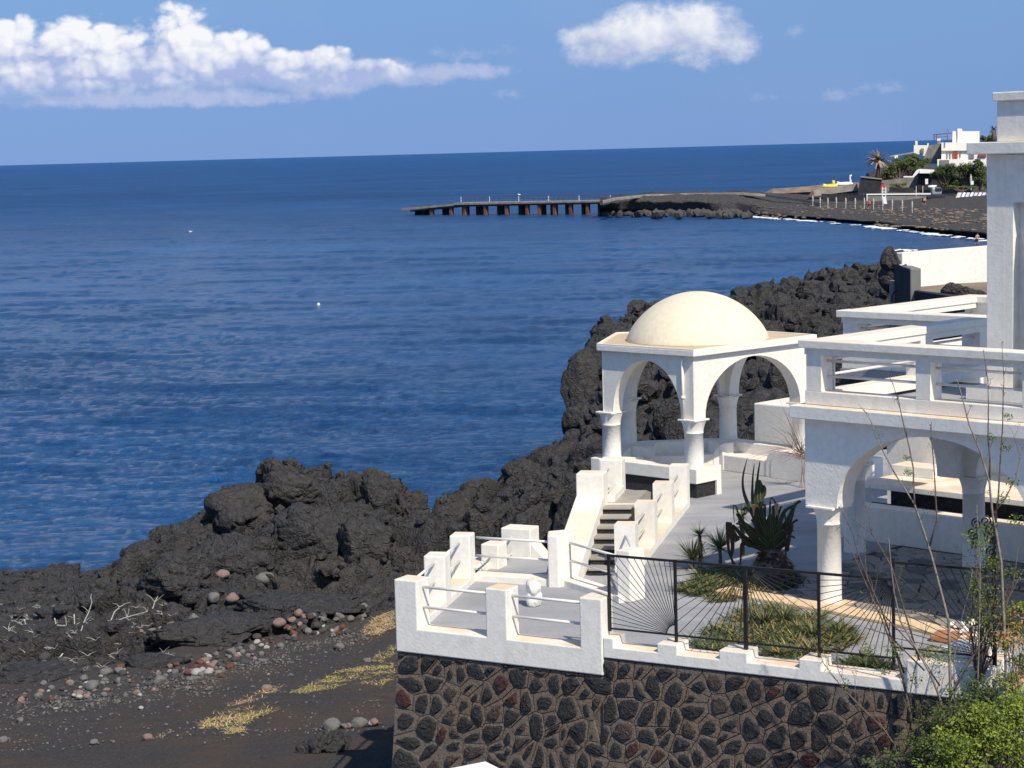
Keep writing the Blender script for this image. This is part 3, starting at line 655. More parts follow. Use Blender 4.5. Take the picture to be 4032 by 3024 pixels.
# ------------------------------------------------------------------ stone retaining wall below the terraces
rng = random.Random(4)
rw = thing('retaining_wall', 'long dark volcanic stone retaining wall with brown mortar joints under the white parapet', 'stone wall', (*fr(6), -4.5))
def wall_to3(s, z, o):
    lean = .035*(-z)*(1 if s > .6 else 1); out = fr(s, .06-o-lean*.8); return (out.x-.07*max(0, -z-.28)*max(0, .5-s)*2, out.y, z)
core = MB(); WB = -4.4
core.add([wall_to3(0, -.24, -.03), wall_to3(14, -.03, -.03), wall_to3(14, WB, -.03), wall_to3(0, WB, -.03), tuple(fr(0.02, .5))+(-.24,), tuple(fr(14, .5))+(-.03,), tuple(fr(14, .5))+(WB,), tuple(fr(-.3, .5))+(WB,)],
         [(0, 1, 2, 3), (4, 7, 6, 5), (0, 4, 5, 1), (3, 2, 6, 7), (0, 3, 7, 4), (1, 5, 6, 2)])
core.build('wall_core', 'mortar', rw)
def stone_field(s0, s1, z0, z1, size, parent, name, join, topf=None, seed=1):
    r = random.Random(seed); seeds = jseeds(s0, s1, z0, z1, size, r); extra = [(r.uniform(s0, s1), r.uniform(z0, z1)) for _ in range(int(len(seeds)*.30))]; seeds += extra
    big = MB(); n = 0
    for cell in voronoi_cells(seeds, (s0, s1, z0, z1), size*3.2):
        if not cell: continue
        if topf: cell = topf(cell)
        if not cell or len(cell) < 3: continue
        res = wall_stone(cell, wall_to3, r)
        if not res: continue
        vs, fs, ms = res; q = r.random(); cx = centroid(cell)[0]
        sm = 'red_stone' if q < (.30 if cx < .5 else .07) else ('brown_stone' if q < .28 else 'lava_stone')
        if join: big.mat(0); nn = len(big.v); big.v += vs; big.f += [tuple(i+nn for i in f) for f in fs]; big.m += [x if x == 0 else {'lava_stone': 1, 'brown_stone': 2, 'red_stone': 3}[sm] for x in ms]
        else:
            pyd(name, vs, fs, ['mortar', sm], parent, False, ms)
        n += 1
    if join:
        o = pyd(name, big.v, big.f, ['mortar', 'lava_stone', 'brown_stone', 'red_stone'], parent, False, big.m); o['kind'] = 'stuff'
    return n
def top_clip(cell):
    if centroid(cell)[0] < 3.5: return clip_poly(cell, 0, 1, -.30)
    return clip_poly(clip_poly(cell, 0, 1, -.04), -1, 0, -3.5) if centroid(cell)[0] >= 3.5 else cell
print('stones', stone_field(.0, 11.2, -2.15, -.04, .355, rw, 'stone', False, top_clip, 5))
stone_field(.0, 11.2, -4.35, -2.15, .37, rw, 'lower_stones', True, None, 6)
settle(rw)

# ------------------------------------------------------------------ white parapet of the small terrace
def rails(parent, a, b_, zs, r=.022, name='rail'):
    for z in zs: MB().tube([(a[0], a[1], z), (b_[0], b_[1], z)], r, 10).build(name, 'rail_paint', parent, True)
PT = .83    # pier tops
sp = thing('terrace_parapet', 'white front parapet of the small lower terrace with three square piers and pipe rails', 'parapet', (*fr(1.7), -.29))
def castle(L_, z0, zl, zt, piers):
    "outline of a low wall with raised piers: list of (s, z)"
    pts = [(0, z0)]; s = 0
    for (a, w_) in piers:
        if a > 1e-6: pts += [(pts[-1][0] if len(pts) > 1 else 0, zl)] if len(pts) == 1 else []; pts.append((a, zl))
        else: pass
        pts += [(a, zt), (a+w_, zt)]
        if a+w_ < L_-1e-6: pts.append((a+w_, zl))
    if pts[-1][0] < L_-1e-6: pts.append((L_, zl))
    pts.append((L_, z0)); return pts
MB().profile(fr(0, 0), Fd, Fn, .37, castle(3.53, -.288, .095, PT, [(0, .40), (1.60, .36), (3.17, .36)])).build('parapet_body', 'plaster_front', sp, bev=.02)
for s0, s1 in ((.40, 1.60), (1.96, 3.17)):
    rails(sp, fr(s0, .17), fr(s1, .17), (.40, .71)); 
settle(sp)
lp = thing('terrace_parapet', 'white left side parapet of the lower terrace with two piers toward the lava rocks', 'parapet', (*(C0+Cd*2.5), -.5))
def cp(c, r=0): return C0+Cd*c+Cr*r
MB().profile(cp(.42, 0), Cd, Cr, .35, castle(4.9, -.9, .11, PT, [(1.33, .38), (3.03, .38)])).build('parapet_body', 'plaster_front', lp, bev=.02)
for c0, c1 in ((.42, 1.75), (2.13, 3.45)): rails(lp, cp(c0, .17), cp(c1, .17), (.40, .71))
settle(lp)
bp_ = thing('terrace_parapet', 'white back parapet of the lower terrace, two long thin rails between low wall ends', 'parapet', (*(C0+Cd*5.2+Cr*1.5), -.3))
# pixels of its ends: low wall from (1870, 2270) to (2160, 2290)
q0 = PZ(1872, 2262, .11); q1 = PZ(2168, 2282, .11); q0 = V2(q0.x, q0.y); q1 = V2(q1.x, q1.y); dB = (q1-q0).normalized(); nB = V2(-dB.y, dB.x)
LB = (q1-q0).length
MB().obox(q0-dB*.30, dB, LB+.33, nB, .36, -.6, .11).build('base_wall', 'plaster', bp_, bev=.015)
e0 = q0+nB*.17; e1 = q1+nB*.17
rails(bp_, e0-dB*.05, e1+dB*.1, (.40, .71)); settle(bp_)
# angled corner pier and rails to the foot of the stair
cn = thing('corner_pier', 'white angled corner pier between the back rails and the stair of the lower terrace', 'pier', (*q1, 0))
poly = [PZ(2160, 2310, 0), PZ(2201, 2312, 0), PZ(2240, 2298, 0)]
pA = V2(poly[0].x, poly[0].y); pB = V2(poly[1].x, poly[1].y); pC = pB+(Bd*.62); 
cpoly = [tuple(pA), tuple(pB), tuple(pB+Fn*.34+V2(.12, 0)), tuple(pA+V2(.42, .55)), tuple(pA+V2(.02, .42))]
MB().prism(cpoly, -.4, .86).build('pier_block', 'plaster', cn, bev=.02); settle(cn)
s0 = pB+V2(.04, .16); pe = PZ(2437, 2375, 0); s1 = V2(pe.x, pe.y)
ap = thing('terrace_parapet', 'short white parapet with two slanting rails beside the foot of the stair', 'parapet', (*s0, 0))
dd = (s1-s0).normalized(); nn = V2(-dd.y, dd.x); MB().obox(s0, dd, (s1-s0).length, nn, .34, -.1, .10).build('base_wall', 'plaster', ap, bev=.015)
rails(ap, s0+nn*.16, s1+nn*.16, (.40, .70)); settle(ap)
# stair side parapet: one corner pier and four piers running back to the pavilion
rp = thing('stair_parapet', 'white parapet of five piers and slanting rails between the stair and the grey terrace', 'parapet', (*P1c, 0))
pc = PZ(2483, 2374, 0); pc = V2(pc.x, pc.y)
MB().obox(pc-Fd*.30, Fd, .30+.0, Fn, .38, 0, .84).obox(pc, Fd, .01, Fn, .38, 0, .84) 
MB().prism([tuple(pc), tuple(pc+Bd*.36), tuple(pc+Bd*.36-Fd*.24), tuple(pc-Fd*.24)], 0, .845).build('pier', 'plaster', rp, bev=.02)
line0 = V2(1.66, 33.9); D4 = (V2(3.09, 40.05)-V2(1.66, 33.83)).normalized(); R4 = V2(D4.y, -D4.x)
MB().profile(line0, D4, R4, .36, castle(6.74, -.3, .13, .87, [(2.125*k, .36) for k in range(4)])).build('parapet_body', 'plaster_front', rp, bev=.02)
for k in range(3): rails(rp, line0+D4*(2.125*k+.36)+R4*.17, line0+D4*(2.125*(k+1))+R4*.17, (.38, .68))
a0 = pc+Bd*.34-Fd*.14; rails(rp, a0, line0+D4*.1+R4*.17, (.38, .68)); settle(rp)
# ------------------------------------------------------------------ the stair with its sloping side wall
st = thing('stair', 'narrow stair of dark stone steps climbing behind a white sloping wall', 'stair', (1.6, 34.4, 0))
e0 = PZ(2318, 2270, 0); f0 = V2(e0.x, e0.y+.1); n_st = 7; rise = .122; run = .30; D5 = V2(.150, .9887)
def right_at(p):
    "where the horizontal line through p, square to the flight, meets the pier line"
    r5 = V2(D5.y, -D5.x); o = line0-p; det = r5.x*(-D4.y)+r5.y*D4.x; t = (o.x*(-D4.y)+o.y*D4.x)/det; return p+r5*(t-.004)
def flight(p, q, z0, z1, name, mt, bv=0):
    return MB().prism([tuple(p), tuple(right_at(p)), tuple(right_at(q)), tuple(q)], z0, z1).build(name, mt, st, bev=bv)
for k in range(n_st):
    p = f0+D5*(run*k); flight(p, p+D5*(run+.02), -.1, rise*(k+1)-.040, 'riser', 'lava_stone')
    flight(p-D5*.03, p+D5*(run+.02), rise*(k+1)-.0395, rise*(k+1), 'step', 'old_concrete', .006)
top = rise*n_st; lpz = f0+D5*(run*n_st); lp1 = lpz+D5*1.5
flight(lpz-D5*.04, lpz+D5*.10, top-.08, top+.002, 'worn_edge', 'plaster_front', .01)
flight(lpz+D5*.103, lp1, -.3, top-.002, 'landing', 'old_concrete')
w3 = lp1; w2 = right_at(lp1); w4 = V2(3.2, 41.7); w5 = V2(1.9, 42.3)
vs = [(*w3, top-.01), (*w2, top-.01), (*w4, -.06), (*w5, -.04), (*w3, -1), (*w2, -1), (*w4, -1), (*w5, -1)]
pyd('ramp', vs, [(0, 1, 2, 3), (0, 4, 5, 1), (1, 5, 6, 2), (2, 6, 7, 3), (3, 7, 4, 0), (4, 7, 6, 5)], 'old_concrete', st)
# sloping side wall: outline in (along D4, z)
sw0 = PZ(2300, 2290, 0); sw = V2(sw0.x, sw0.y)
swL = .44
prof = [(-.25, -.8), (-.25, .10), (.05, .22), (2.42, 1.04), (2.42, 1.43), (2.86, 1.43), (2.86, -.8)]
MB().profile(sw-R4*(swL+.14), D4, R4, swL+.06, prof).build('side_wall', 'plaster', st, bev=.02)
MB().obox(sw-R4*.42+D4*3.9, D4, .40, R4, .42, -.5, 1.46).build('pier', 'plaster', st, bev=.02)
rails(st, sw-R4*.25+D4*2.85, sw-R4*.25+D4*3.95, (1.30, .95))
MB().obox(sw-R4*.10+D4*2.86, D4, 1.05, R4, .14, -.5, .98).build('kerb', 'plaster', st, bev=.012)
settle(st)
# second flight down behind the back rails: two piers and a sloping cheek
lf = thing('back_stair_parapet', 'white low parapet with a tall tapering pier behind the back rails', 'parapet', (-.3, 36.5, -.2))
def px_pier(u0, u1, vt, vb, zt, depth, name, parent, mt='plaster', dirn=None):
    a = PZ(u0, vt, zt); b2 = PL(u1, vt, (a.x, a.y), (dB.x, dB.y)); lo = PL(u0, vb, (a.x, a.y), (dB.x, dB.y))
    L_ = (V2(b2.x, b2.y)-V2(a.x, a.y)).length
    MB().obox(V2(a.x, a.y), dB, L_, nB, depth, min(-.05, lo.z), zt).build(name, mt, parent, bev=.02); return a, L_
a1, l1 = px_pier(1892, 1960, 2142, 2262, .42, .38, 'pier', lf)
a2, l2 = px_pier(1971, 2087, 2078, 2262, .55, .40, 'pier', lf)
p2 = V2(a2.x, a2.y)+dB*l2
MB().profile(p2+nB*.02, dB, nB, .34, [(0, -.5), (0, .30), (.62, -.35), (.62, -.5)]).build('cheek', 'plaster', lf, bev=.015)
rails(lf, V2(a1.x, a1.y)+dB*.2-D4*1.1, V2(a1.x, a1.y)+dB*.2+D4*.05, (.24, -.05)); rails(lf, V2(a1.x, a1.y)+dB*.25+D4*.3, V2(a2.x, a2.y)+dB*.2+D4*.05, (.36, .08))
MB().prism([tuple(q0+nB*.3), tuple(q1+nB*.3), tuple(q1+nB*2.6), tuple(q0+nB*2.6)], -.8, -.06).build('slab', 'plaster_front', lf, bev=.01)
settle(lf)
# broken chunk of an old column standing on the lower terrace
# ------------------------------------------------------------------ stepped kerb wall carrying the iron fence
kw = thing('fence_wall', 'low white stepped wall with rust stains under the black iron fence', 'low wall', (*fr(6), -.02))
MB().profile(fr(3.535, .016), Fd, Fn, .40, castle(4.5, -.025, .14, .272, [(0, .165), (.855, .31), (1.805, .42), (2.985, .32)])).build('wall_body', 'plaster_front', kw, bev=.015)
settle(kw)
pb = thing('planter_block', 'large white rendered block closing the right end of the fence wall', 'planter', (*fr(8.4), -.04))
MB().obox(fr(8.04, -.01), Fd, 1.15, Fn, .9, -.035, .42).build('block', 'plaster_front', pb, bev=.02)
MB().obox(fr(8.5, .35), Fd, .5, Fn, .3, .42, .60).build('top_block', 'plaster', pb, bev=.02)
settle(pb)
# ------------------------------------------------------------------ black iron fence with sunray panels
fe = thing('iron_fence', 'black iron fence with fans of sunray bars along the edge of the grey terrace', 'fence', (*fr(6, .2), .27))
FB = .19
def fpt(u, v): q = fr(0, FB); return PL(u, v, (q.x, q.y), (Fd.x, Fd.y))
fz0, fz1 = .37, 1.45
posts = []
for (u, v) in ((2398, 2300), (2659, 2300), (2934, 2300), (3223, 2300), (3518, 2400)):
    p = fpt(u, v); posts.append(((V2(p.x, p.y)-C0).dot(Fd)))
for i, s in enumerate(posts):
    w_ = .036 if i != 2 else .05
    MB().obox(fr(s-w_/2, FB-w_/2), Fd, w_, Fn, w_, .27 if i else .33, fz1 if i < 4 else 1.72).build('post', 'black_iron', fe)
MB().obox(fr(posts[0]+.018, FB-.016), Fd, posts[-1]-posts[0]-.04, Fn, .032, fz1-.034, fz1-.002).build('top_rail', 'black_iron', fe)
MB().obox(fr(posts[0]+.018, FB-.012), Fd, posts[-1]-posts[0]-.04, Fn, .024, fz0-.012, fz0+.012).build('bottom_rail', 'black_iron', fe)
def fan(sa, sb, za, zb, corner, n, r0=.15, rad=.0052):
    "bars radiating from one corner (right/left, top/bottom) of a panel"
    cx = sb if 'r' in corner else sa; cz = za if 'b' in corner else zb; sx = -1 if 'r' in corner else 1; sz = 1 if 'b' in corner else -1
    W_, H_ = sb-sa, zb-za
    for k in range(1, n):
        w = math.pi/2*k/n; dx, dz = sx*math.cos(w), sz*math.sin(w); t = min(W_/max(1e-6, abs(dx)), H_/max(1e-6, abs(dz)))
        a = fr(cx+dx*r0, FB); e = fr(cx+dx*t, FB)
        MB().tube([(a.x, a.y, cz+dz*r0), (e.x, e.y, cz+dz*t)], rad, 6).build('ray_bar', 'black_iron', fe)
    arc = []
    for k in range(9):
        w = math.pi/2*k/8; p = fr(cx+sx*math.cos(w)*r0, FB); arc.append((p.x, p.y, cz+sz*math.sin(w)*r0))
    MB().tube(arc, .009, 6).build('hub_arc', 'black_iron', fe)
zb_, zt_ = fz0, fz1-.02
fan(posts[0], posts[1], zb_, zt_, 'rb', 20); fan(posts[1], posts[2], zb_, zt_, 'rt', 16); fan(posts[2], posts[3], zb_, zt_, 'lt', 14); fan(posts[3], posts[4], zb_, zt_, 'rt', 18, .10)
settle(fe)
f2 = thing('iron_fence', 'raised section of black iron fence with ray bars behind the bare shrub stems', 'fence', (*fr(9.3, .2), .42))
sE = 9.16; z2a, z2b = .52, 1.68
MB().obox(fr(posts[4]+.03, FB-.014), Fd, sE-posts[4]-.03, Fn, .028, z2b-.03, z2b).build('top_rail', 'black_iron', f2)
MB().obox(fr(posts[4]+.03, FB-.012), Fd, sE-posts[4]-.03, Fn, .024, z2a-.012, z2a+.012).build('bottom_rail', 'black_iron', f2)
MB().obox(fr(sE-.02, FB-.02), Fd, .04, Fn, .04, .43, z2b).build('post', 'black_iron', f2)
_fe = fe; fe = f2; fan(posts[4], sE-.02, z2a, z2b-.02, 'rb', 17); fe = _fe
# gate further right: rail, post and scrolls
MB().obox(fr(sE+.02, FB-.014), Fd, 2.6, Fn, .028, z2b-.06, z2b-.03).build('top_rail', 'black_iron', f2)
MB().obox(fr(sE+.02, FB-.01), Fd, 2.6, Fn, .02, 1.42, 1.44).build('mid_rail', 'black_iron', f2)
gp = PL(3916, 2300, tuple(fr(0, FB+.0)), (Fd.x, Fd.y)); sg = (V2(gp.x, gp.y)-C0).dot(Fd)
MB().obox(fr(sg-.02, FB-.02), Fd, .045, Fn, .045, .3, 2.42).build('gate_post', 'black_iron', f2)
settle(f2)
def scroll(name, s, z, R, hand, parent, back=FB, r=.012, turns=1.6):
    pts = []
    for k in range(26):
        t = k/25; w = hand*(t*turns*2*math.pi)+math.pi/2; q = R*(1-.78*t); p = fr(s+q*math.cos(w), back); pts.append((p.x, p.y, z+q*math.sin(w)))
    MB().tube(pts, r, 6).build(name, 'black_iron', parent)
ga = thing('gate_arch', 'curled black wrought iron ornament rising above the gate behind the shrub', 'iron ornament', (*fr(sg, FB), 1.8))
for (u, v, R, h) in ((3845, 2062, .07, 1), (3880, 2052, .075, -1), (3832, 2105, .075, 1), (3895, 2085, .075, -1), (3897, 2118, .08, 1), (3912, 2130, .07, -1), (3905, 2175, .08, 1), (3907, 2205, .07, -1), (3900, 2360, .07, 1)):
    p = PL(u, v, tuple(fr(0, FB)), (Fd.x, Fd.y)); scroll('scroll', (V2(p.x, p.y)-C0).dot(Fd), p.z, R, h, ga)
pa = [PL(u, v, tuple(fr(0, FB)), (Fd.x, Fd.y)) for u, v in ((3826, 2160), (3836, 2110), (3855, 2075), (3872, 2062), (3890, 2080), (3908, 2120), (3918, 2180), (3918, 2260))]
MB().tube(pa, .014, 6).build('curved_bar', 'black_iron', ga, True); settle(ga)
# ------------------------------------------------------------------ pavilion
pv = thing('domed_pavilion', 'white five-sided pavilion with a cream dome on round columns and arches, above the lava', 'pavilion', (4.0, 43.6, 0))
pn = ['N', 'L', 'BL', 'BR', 'R']; pp = [pav[k] for k in pn]
WT = .30; ZS = 1.62; ZC = 2.935
def column(name, c, r, z0, z1, parent, cap=.54, mt='plaster_rough', rot=Ad):
    o = MB().lathe((c.x, c.y), [(r*1.03, z0), (r*1.03, z0+.04), (r, z0+.06), (r*.97, z1-.30), (r*1.02, z1-.296), (r*1.02, z1-.28), (r*.99, z1-.272), (r*1.02, z1-.22), (r*1.09, z1-.16), (r*1.20, z1-.09), (r*1.34, z1-.036)], 40).build(name, mt, parent, True)
    for p_ in o.data.polygons: p_.use_smooth = True
    q = MB().obox(V2(c.x, c.y)-rot*cap/2-V2(-rot.y, rot.x)*cap/2, rot, cap, V2(-rot.y, rot.x), cap, z1-.036, z1-.0).build('capital', mt, o, bev=.008); return o
for k, c in zip(pn, pp): column('column', c, .20, .0 if k == 'R' else .60, ZS, pv, .47)
for i in range(5):
    a, b2 = pp[i], pp[(i+1) % 5]
    if i == 4: a, b2 = pp[4], pp[0]
    d = (b2-a).normalized(); n = V2(-d.y, d.x); L_ = (b2-a).length
    # wall centred on the column line
    o = arch_wall(MB(), a-n*WT/2, d, n, WT, -(.148 if i in (0, 4) else .09), L_+(.148 if i in (3, 4) else .09), ZC-.002*i, ZS+.001*i, [(L_/2, L_/2-.20, 1.16)]).build('arch_wall', 'plaster', pv)
    o.data.polygons.foreach_set('use_smooth', [False]*len(o.data.polygons))
poly = [tuple(p) for p in pp]
MB().prism(offset_poly(poly, .26), ZC, 3.06).build('cornice', 'plaster', pv, bev=.012)
MB().prism(offset_poly(poly, .18), 3.055, 3.064).build('roof_surface', 'roof_plaster', pv)
ow = offset_poly(poly, .255); iw = offset_poly(poly, .18); rim = MB()
for i in range(5):
    j = (i+1) % 5; rim.prism([ow[i], ow[j], iw[j], iw[i]], 3.0605, 3.085)
rim.build('roof_rim', 'plaster', pv)
dc = V2(4.02, 43.62); DR, DH = 1.53, 1.03
prof = []
for k in range(29):
    t = k/28; r = DR*math.cos(t*math.pi/2) if k < 28 else .0005; z = 3.07+DH*max(0, 1-(r/DR)**2)**.70; prof.append((max(r, .0005), z))
MB().lathe(dc, prof, 72).build('dome', 'dome_plaster', pv, True)
# rain pipe on the near corner
nc = pav['N']; pq = nc-Bd*(WT/2+.03)-Ad*.12
MB().tube([(pq.x, pq.y, 2.90), (pq.x, pq.y, 1.66)], .028, 12).tube([(pq.x, pq.y, 2.1), (pq.x, pq.y, 2.04)], .042, 12).build('rain_pipe', 'plaster', pv, True)
# seat-high outer walls with the bench inside
cen = V2(4.1, 43.7)
for i in (1, 2, 3):
    a, b2 = pp[i], pp[i+1]; d = (b2-a).normalized(); n = V2(-d.y, d.x); n = n if n.dot(cen-a) > 0 else -n; L_ = (b2-a).length
    if i == 3: L_ += 0
    MB().obox(a-n*.17-d*.06, d, L_+.12, n, .34, -.6, .612-.001*i).build('low_wall', 'plaster_rough', pv, bev=.02)
    MB().obox(a+n*.168+d*.02, d, L_-.04, n, .46, 0, .36-.001*i).build('bench', 'plaster_rough', pv, bev=.02)
    for sgn, s0_ in ((1, .0), (-1, L_)):
        pts = [(0, 0), (0, .615)]+[(.12+.34*math.sin(w*math.pi/16), .30+.31*math.cos(w*math.pi/16)) for w in range(0, 9)]+[(.46, 0)]
        MB().profile(a+d*s0_+n*.1, d*sgn, n, .545, pts).build('bench_end', 'plaster_rough', pv, bev=.01)
# front left breast wall on dark stone
L0, Nn = pav['L'], pav['N']; d = (Nn-L0).normalized(); n = V2(-d.y, d.x); n = n if n.dot(cen-L0) < 0 else -n; Lw = (Nn-L0).length
MB().obox(L0-d*.20+n*(-.20), d, Lw+.20, n, .40, .335, .60).build('breast_beam', 'plaster', pv, bev=.015)
MB().obox(L0-d*.14+n*(-.17), d, Lw+.10, n, .32, -.7, .334).build('stone_panel', 'lava_stone', pv)
MB().obox(L0-d*.42+n*(-.20), d, .26, n, .42, -.9, .605).build('end_pier', 'plaster', pv, bev=.015)
MB().obox(Nn-d*.20-Bd*.22, Bd, .80, d, .44, .30, .61).build('corner_block', 'plaster', pv, bev=.015)
MB().obox(Nn-d*.20-Bd*.18, Bd, .60, d, .40, -.1, .30).build('corner_stone', 'lava_stone', pv)
MB().obox(Nn-d*.20+Bd*.43, Bd, .15, d, .44, -.05, .31).build('corner_strip', 'plaster', pv, bev=.01)
pts_m = MB(); rr = MB().prism(offset_poly([tuple(p) for p in (Nn, L0, V2(2.6, 41.9))], .0), 0, .01)
settle(pv)
# warm sun-lit mound of plaster at the foot of the left column
# ------------------------------------------------------------------ low white structure right of the pavilion
wb = thing('white_block', 'plain white rendered block standing on the lava behind the pavilion', 'block', (6.5, 47, -.5))
a = PD(2967, 1587, 47.0); MB().obox(V2(a.x, a.y), Ad, 1.7, Bd, 1.6, -.8, a.z).build('block', 'plaster', wb, bev=.03); settle(wb)
lw = thing('garden_wall', 'white curved bench wall running right from the pavilion to the house', 'bench wall', (6.6, 43.4, 0))
R_c = pav['R']; d = (R_c-pav['BR']).normalized()
MB().obox(R_c-d*.05-V2(-d.y, d.x)*.17, d, 2.2, V2(-d.y, d.x), .34, -.3, .60).build('low_wall', 'plaster_rough', lw, bev=.02)
nnn = -V2(-d.y, d.x)
MB().profile(R_c+d*.0+nnn*.10, -d, nnn, .56, [(-.9, 0), (-.9, .55), (-.2, .62), (0, .60)]+[(.30*math.sin(w*math.pi/16), .30+.30*math.cos(w*math.pi/16)) for w in range(1, 9)]+[(.30, 0)]).build('rounded_end', 'plaster_rough', lw, bev=.01)
settle(lw)

# ------------------------------------------------------------------ house
hs = thing('villa', 'white villa with a broad arch, balcony railings and a tall pier at the right edge', 'house', (*hp(3, 2), 0))
TH = .40; ZF = 2.95; FLOOR = 3.10
# front arcade wall
arch_wall(MB(), hp(0), Ad, Bd, TH, 0, 9.6, ZF, 1.575, [(2.30, 1.70, 1.25), (6.15, 1.70, 1.25)], 32).build('front_arch_wall', 'plaster_rough', hs)
column('column', hp(.30, .20), .19, .0, 1.575, hs, .52); column('column', hp(4.22, .20), .19, 0, 1.575, hs, .52)
MB().obox(hp(.02, -.02), Ad, .56, Bd, .5, -.02, .03).build('column_base', 'ledge_stain', hs, bev=.01)
# left side wall and the inner arcade
arch_wall(MB(), hp(.12, TH+.002), Bd, Ad, TH-.02, 0, 3.32, ZF-.003, 1.577, [(1.62, 1.44, 1.24)], 24).build('side_arch_wall', 'plaster_rough', hs)
B2 = V2(7.72, 33.75); B1 = V2(5.99, 35.4); dI = (B2-B1).normalized(); nI = V2(-dI.y, dI.x)
column('column', B1, .19, 0, 1.575, hs, .50); column('column', B2, .19, 0, 1.575, hs, .50)
arch_wall(MB(), B1-nI*.19, dI, nI, .38, -.25, 6.5, ZF-.006, 1.579, [(1.195, 1.02, 1.28), (4.3, 1.75, 1.28)], 24).build('inner_arch_wall', 'plaster_rough', hs)
MB().obox(B1-nI*.19-dI*.3, dI, .2, nI, .38, 1.58, 1.60).build('ledge', 'plaster_rough', hs)
# floor slab of the balcony with its projecting band
bal = [hp(-.08, -.08), hp(9.6, -.08), hp(9.6, 6), hp(2.6, 9.2), hp(-1.75-.55, 5.2+3.6), hp(-2.45, 4.9), hp(-.08, 4.9)]
c1 = V2(4.525, 31.42); Pq = c1+Bd*4.85; c2 = Pq-Ad*2.85; c3 = c2+Bd*4.3
slab = [tuple(hp(-.02, .02)), tuple(hp(9.6, .02)), tuple(hp(9.6, 9)), tuple(c3+Ad*3), tuple(c3), tuple(c2), tuple(Pq)]
def concave(mb, polys, z0, z1):
    for p in polys: mb.prism(p, z0, z1)
    return mb
sl = MB(); sl.prism([tuple(hp(.0, .03)), tuple(hp(9.6, .03)), tuple(hp(9.6, 4.2)), tuple(hp(.0, 4.2))], ZF+.001, FLOOR)
sl.build('balcony_slab', 'concrete_floor', hs)
s2 = MB(); s2.obox(c2, Ad, 2.85, Bd, .7, ZF, FLOOR-.003).obox(c2+Bd*.701, Bd, 3.6, Ad, .7, ZF, FLOOR-.003); s2.build('rear_slab', 'concrete_floor', hs)
bd = MB(); bd.obox(hp(-.17, -.17), Ad, 9.8, Bd, .22, ZF+.004, 3.155); bd.build('band', 'plaster_front', hs, bev=.012)
bd = MB(); bd.obox(hp(-.171, .05), Bd, 5.0, Ad, .19, ZF+.006, 3.15); bd.build('band', 'plaster_front', hs, bev=.012)
# balustrade: curb, piers, cap beam, two rails per opening
def balustrade(p, d, n, L_, piers, parent, zc=(3.156, 3.37), cap=(4.04, 4.165), th=.30, lip=.07, mt='plaster', railz=(3.60, 3.84), flip=0, ext=0):
    "p: outer corner; d along; n inward. piers: list of (start, width)"
    MB().obox(p+n*.05, d, L_, n, th, *zc).build('curb', mt, parent, bev=.012)
    MB().obox(p+n*.052, d, L_, n, th-.004, cap[0]-.10, cap[0]-.001).build('lintel', mt, parent)
    MB().obox(p-d*lip*ext-n*(lip-.05), d, L_+lip*ext, n, th+lip*1.3, *cap).build('cap_beam', mt, parent, bev=.012)
    last = None
    for (s, w_) in piers:
        MB().obox(p+d*s+n*.051, d, w_, n, th-.002, zc[1]-.002, cap[0]-.09).build('pier', mt, parent, bev=.008)
        if last is not None:
            for z in railz:
                a = p+d*last+n*(.05+th*.55); b2 = p+d*s+n*(.05+th*.55); MB().tube([(*a, z), (*b2, z)], .022, 10).build('rail', 'rail_paint', parent, True)
        last = s+w_
fd_p = c1+V2(0, 0)
def sA(u, v): q = PL(u, v, tuple(c1), (Ad.x, Ad.y)); return (V2(q.x, q.y)-c1).dot(Ad)
balustrade(c1, Ad, Bd, 9.5, [(.03, sA(3226, 1500)-.03), (sA(3597, 1500), sA(3656, 1500)-sA(3597, 1500)), (3.85, .28), (6.1, .28), (9.2, .28)], hs, ext=1)
def outer(p): return p
balustrade(c1+Bd*.36, Bd, Ad, 4.85-.36, [(0.0, .02), (2.35, .36), (4.1, .35)], hs, cap=(4.038, 4.1635), zc=(3.157, 3.36))
balustrade(c2, Ad, Bd, 2.85, [(.03, .30), (2.55, .28)], hs, cap=(4.036, 4.162), ext=1, zc=(3.10, 3.36))
balustrade(c2+Bd*.36, Bd, Ad, 3.95, [(0.0, .02), (1.8, .30), (3.65, .30)], hs, cap=(4.034, 4.160), zc=(3.10, 3.36))
balustrade(c3+Ad*.33-Bd*.35, Ad, Bd, 3.0, [(.0, .25), (2.6, .3)], hs, cap=(4.032, 4.158), zc=(3.10, 3.36))
# raised step and the tall end pier of the upper storey
stp = PZ(3802, 1573, FLOOR); sp0 = V2(stp.x, stp.y)
MB().obox(sp0, Ad, 4.5, Bd, 1.5, FLOOR, FLOOR+.20).build('balcony_step', 'plaster_front', hs, bev=.012)
tz = FLOOR+.20; tp = PZ(3885, 1522, tz); T0 = V2(tp.x, tp.y)
MB().obox(T0, Ad, .34, Bd, .9, tz, 6.95).build('tower_pier', 'plaster', hs, bev=.01)
MB().obox(T0+Bd*.0006+Ad*.3402, Ad, .13, Bd, .7, tz, 6.94).build('tower_wall', 'plaster', hs)
MB().obox(T0+Bd*.20+Ad*.47, Ad, .16, Bd, .4, tz, 6.2).build('recess', 'plaster', hs)
MB().obox(T0+Bd*.0009+Ad*.4704, Ad, 2.4, Bd, .5, 6.2, 6.94).build('tower_lintel', 'plaster', hs)
cc = T0+Ad*.90+Bd*.165
MB().lathe((cc.x, cc.y), [(.27, tz), (.265, 4.5), (.255, 5.5), (.20, 6.0), (.1, 6.17), (.001, 6.198)], 40).build('half_round_column', 'plaster', hs, True)
MB().obox(T0+Ad*.9+Bd*.10, Ad, 2.2, Bd, .6, tz, 6.19).build('tower_wall', 'plaster', hs)
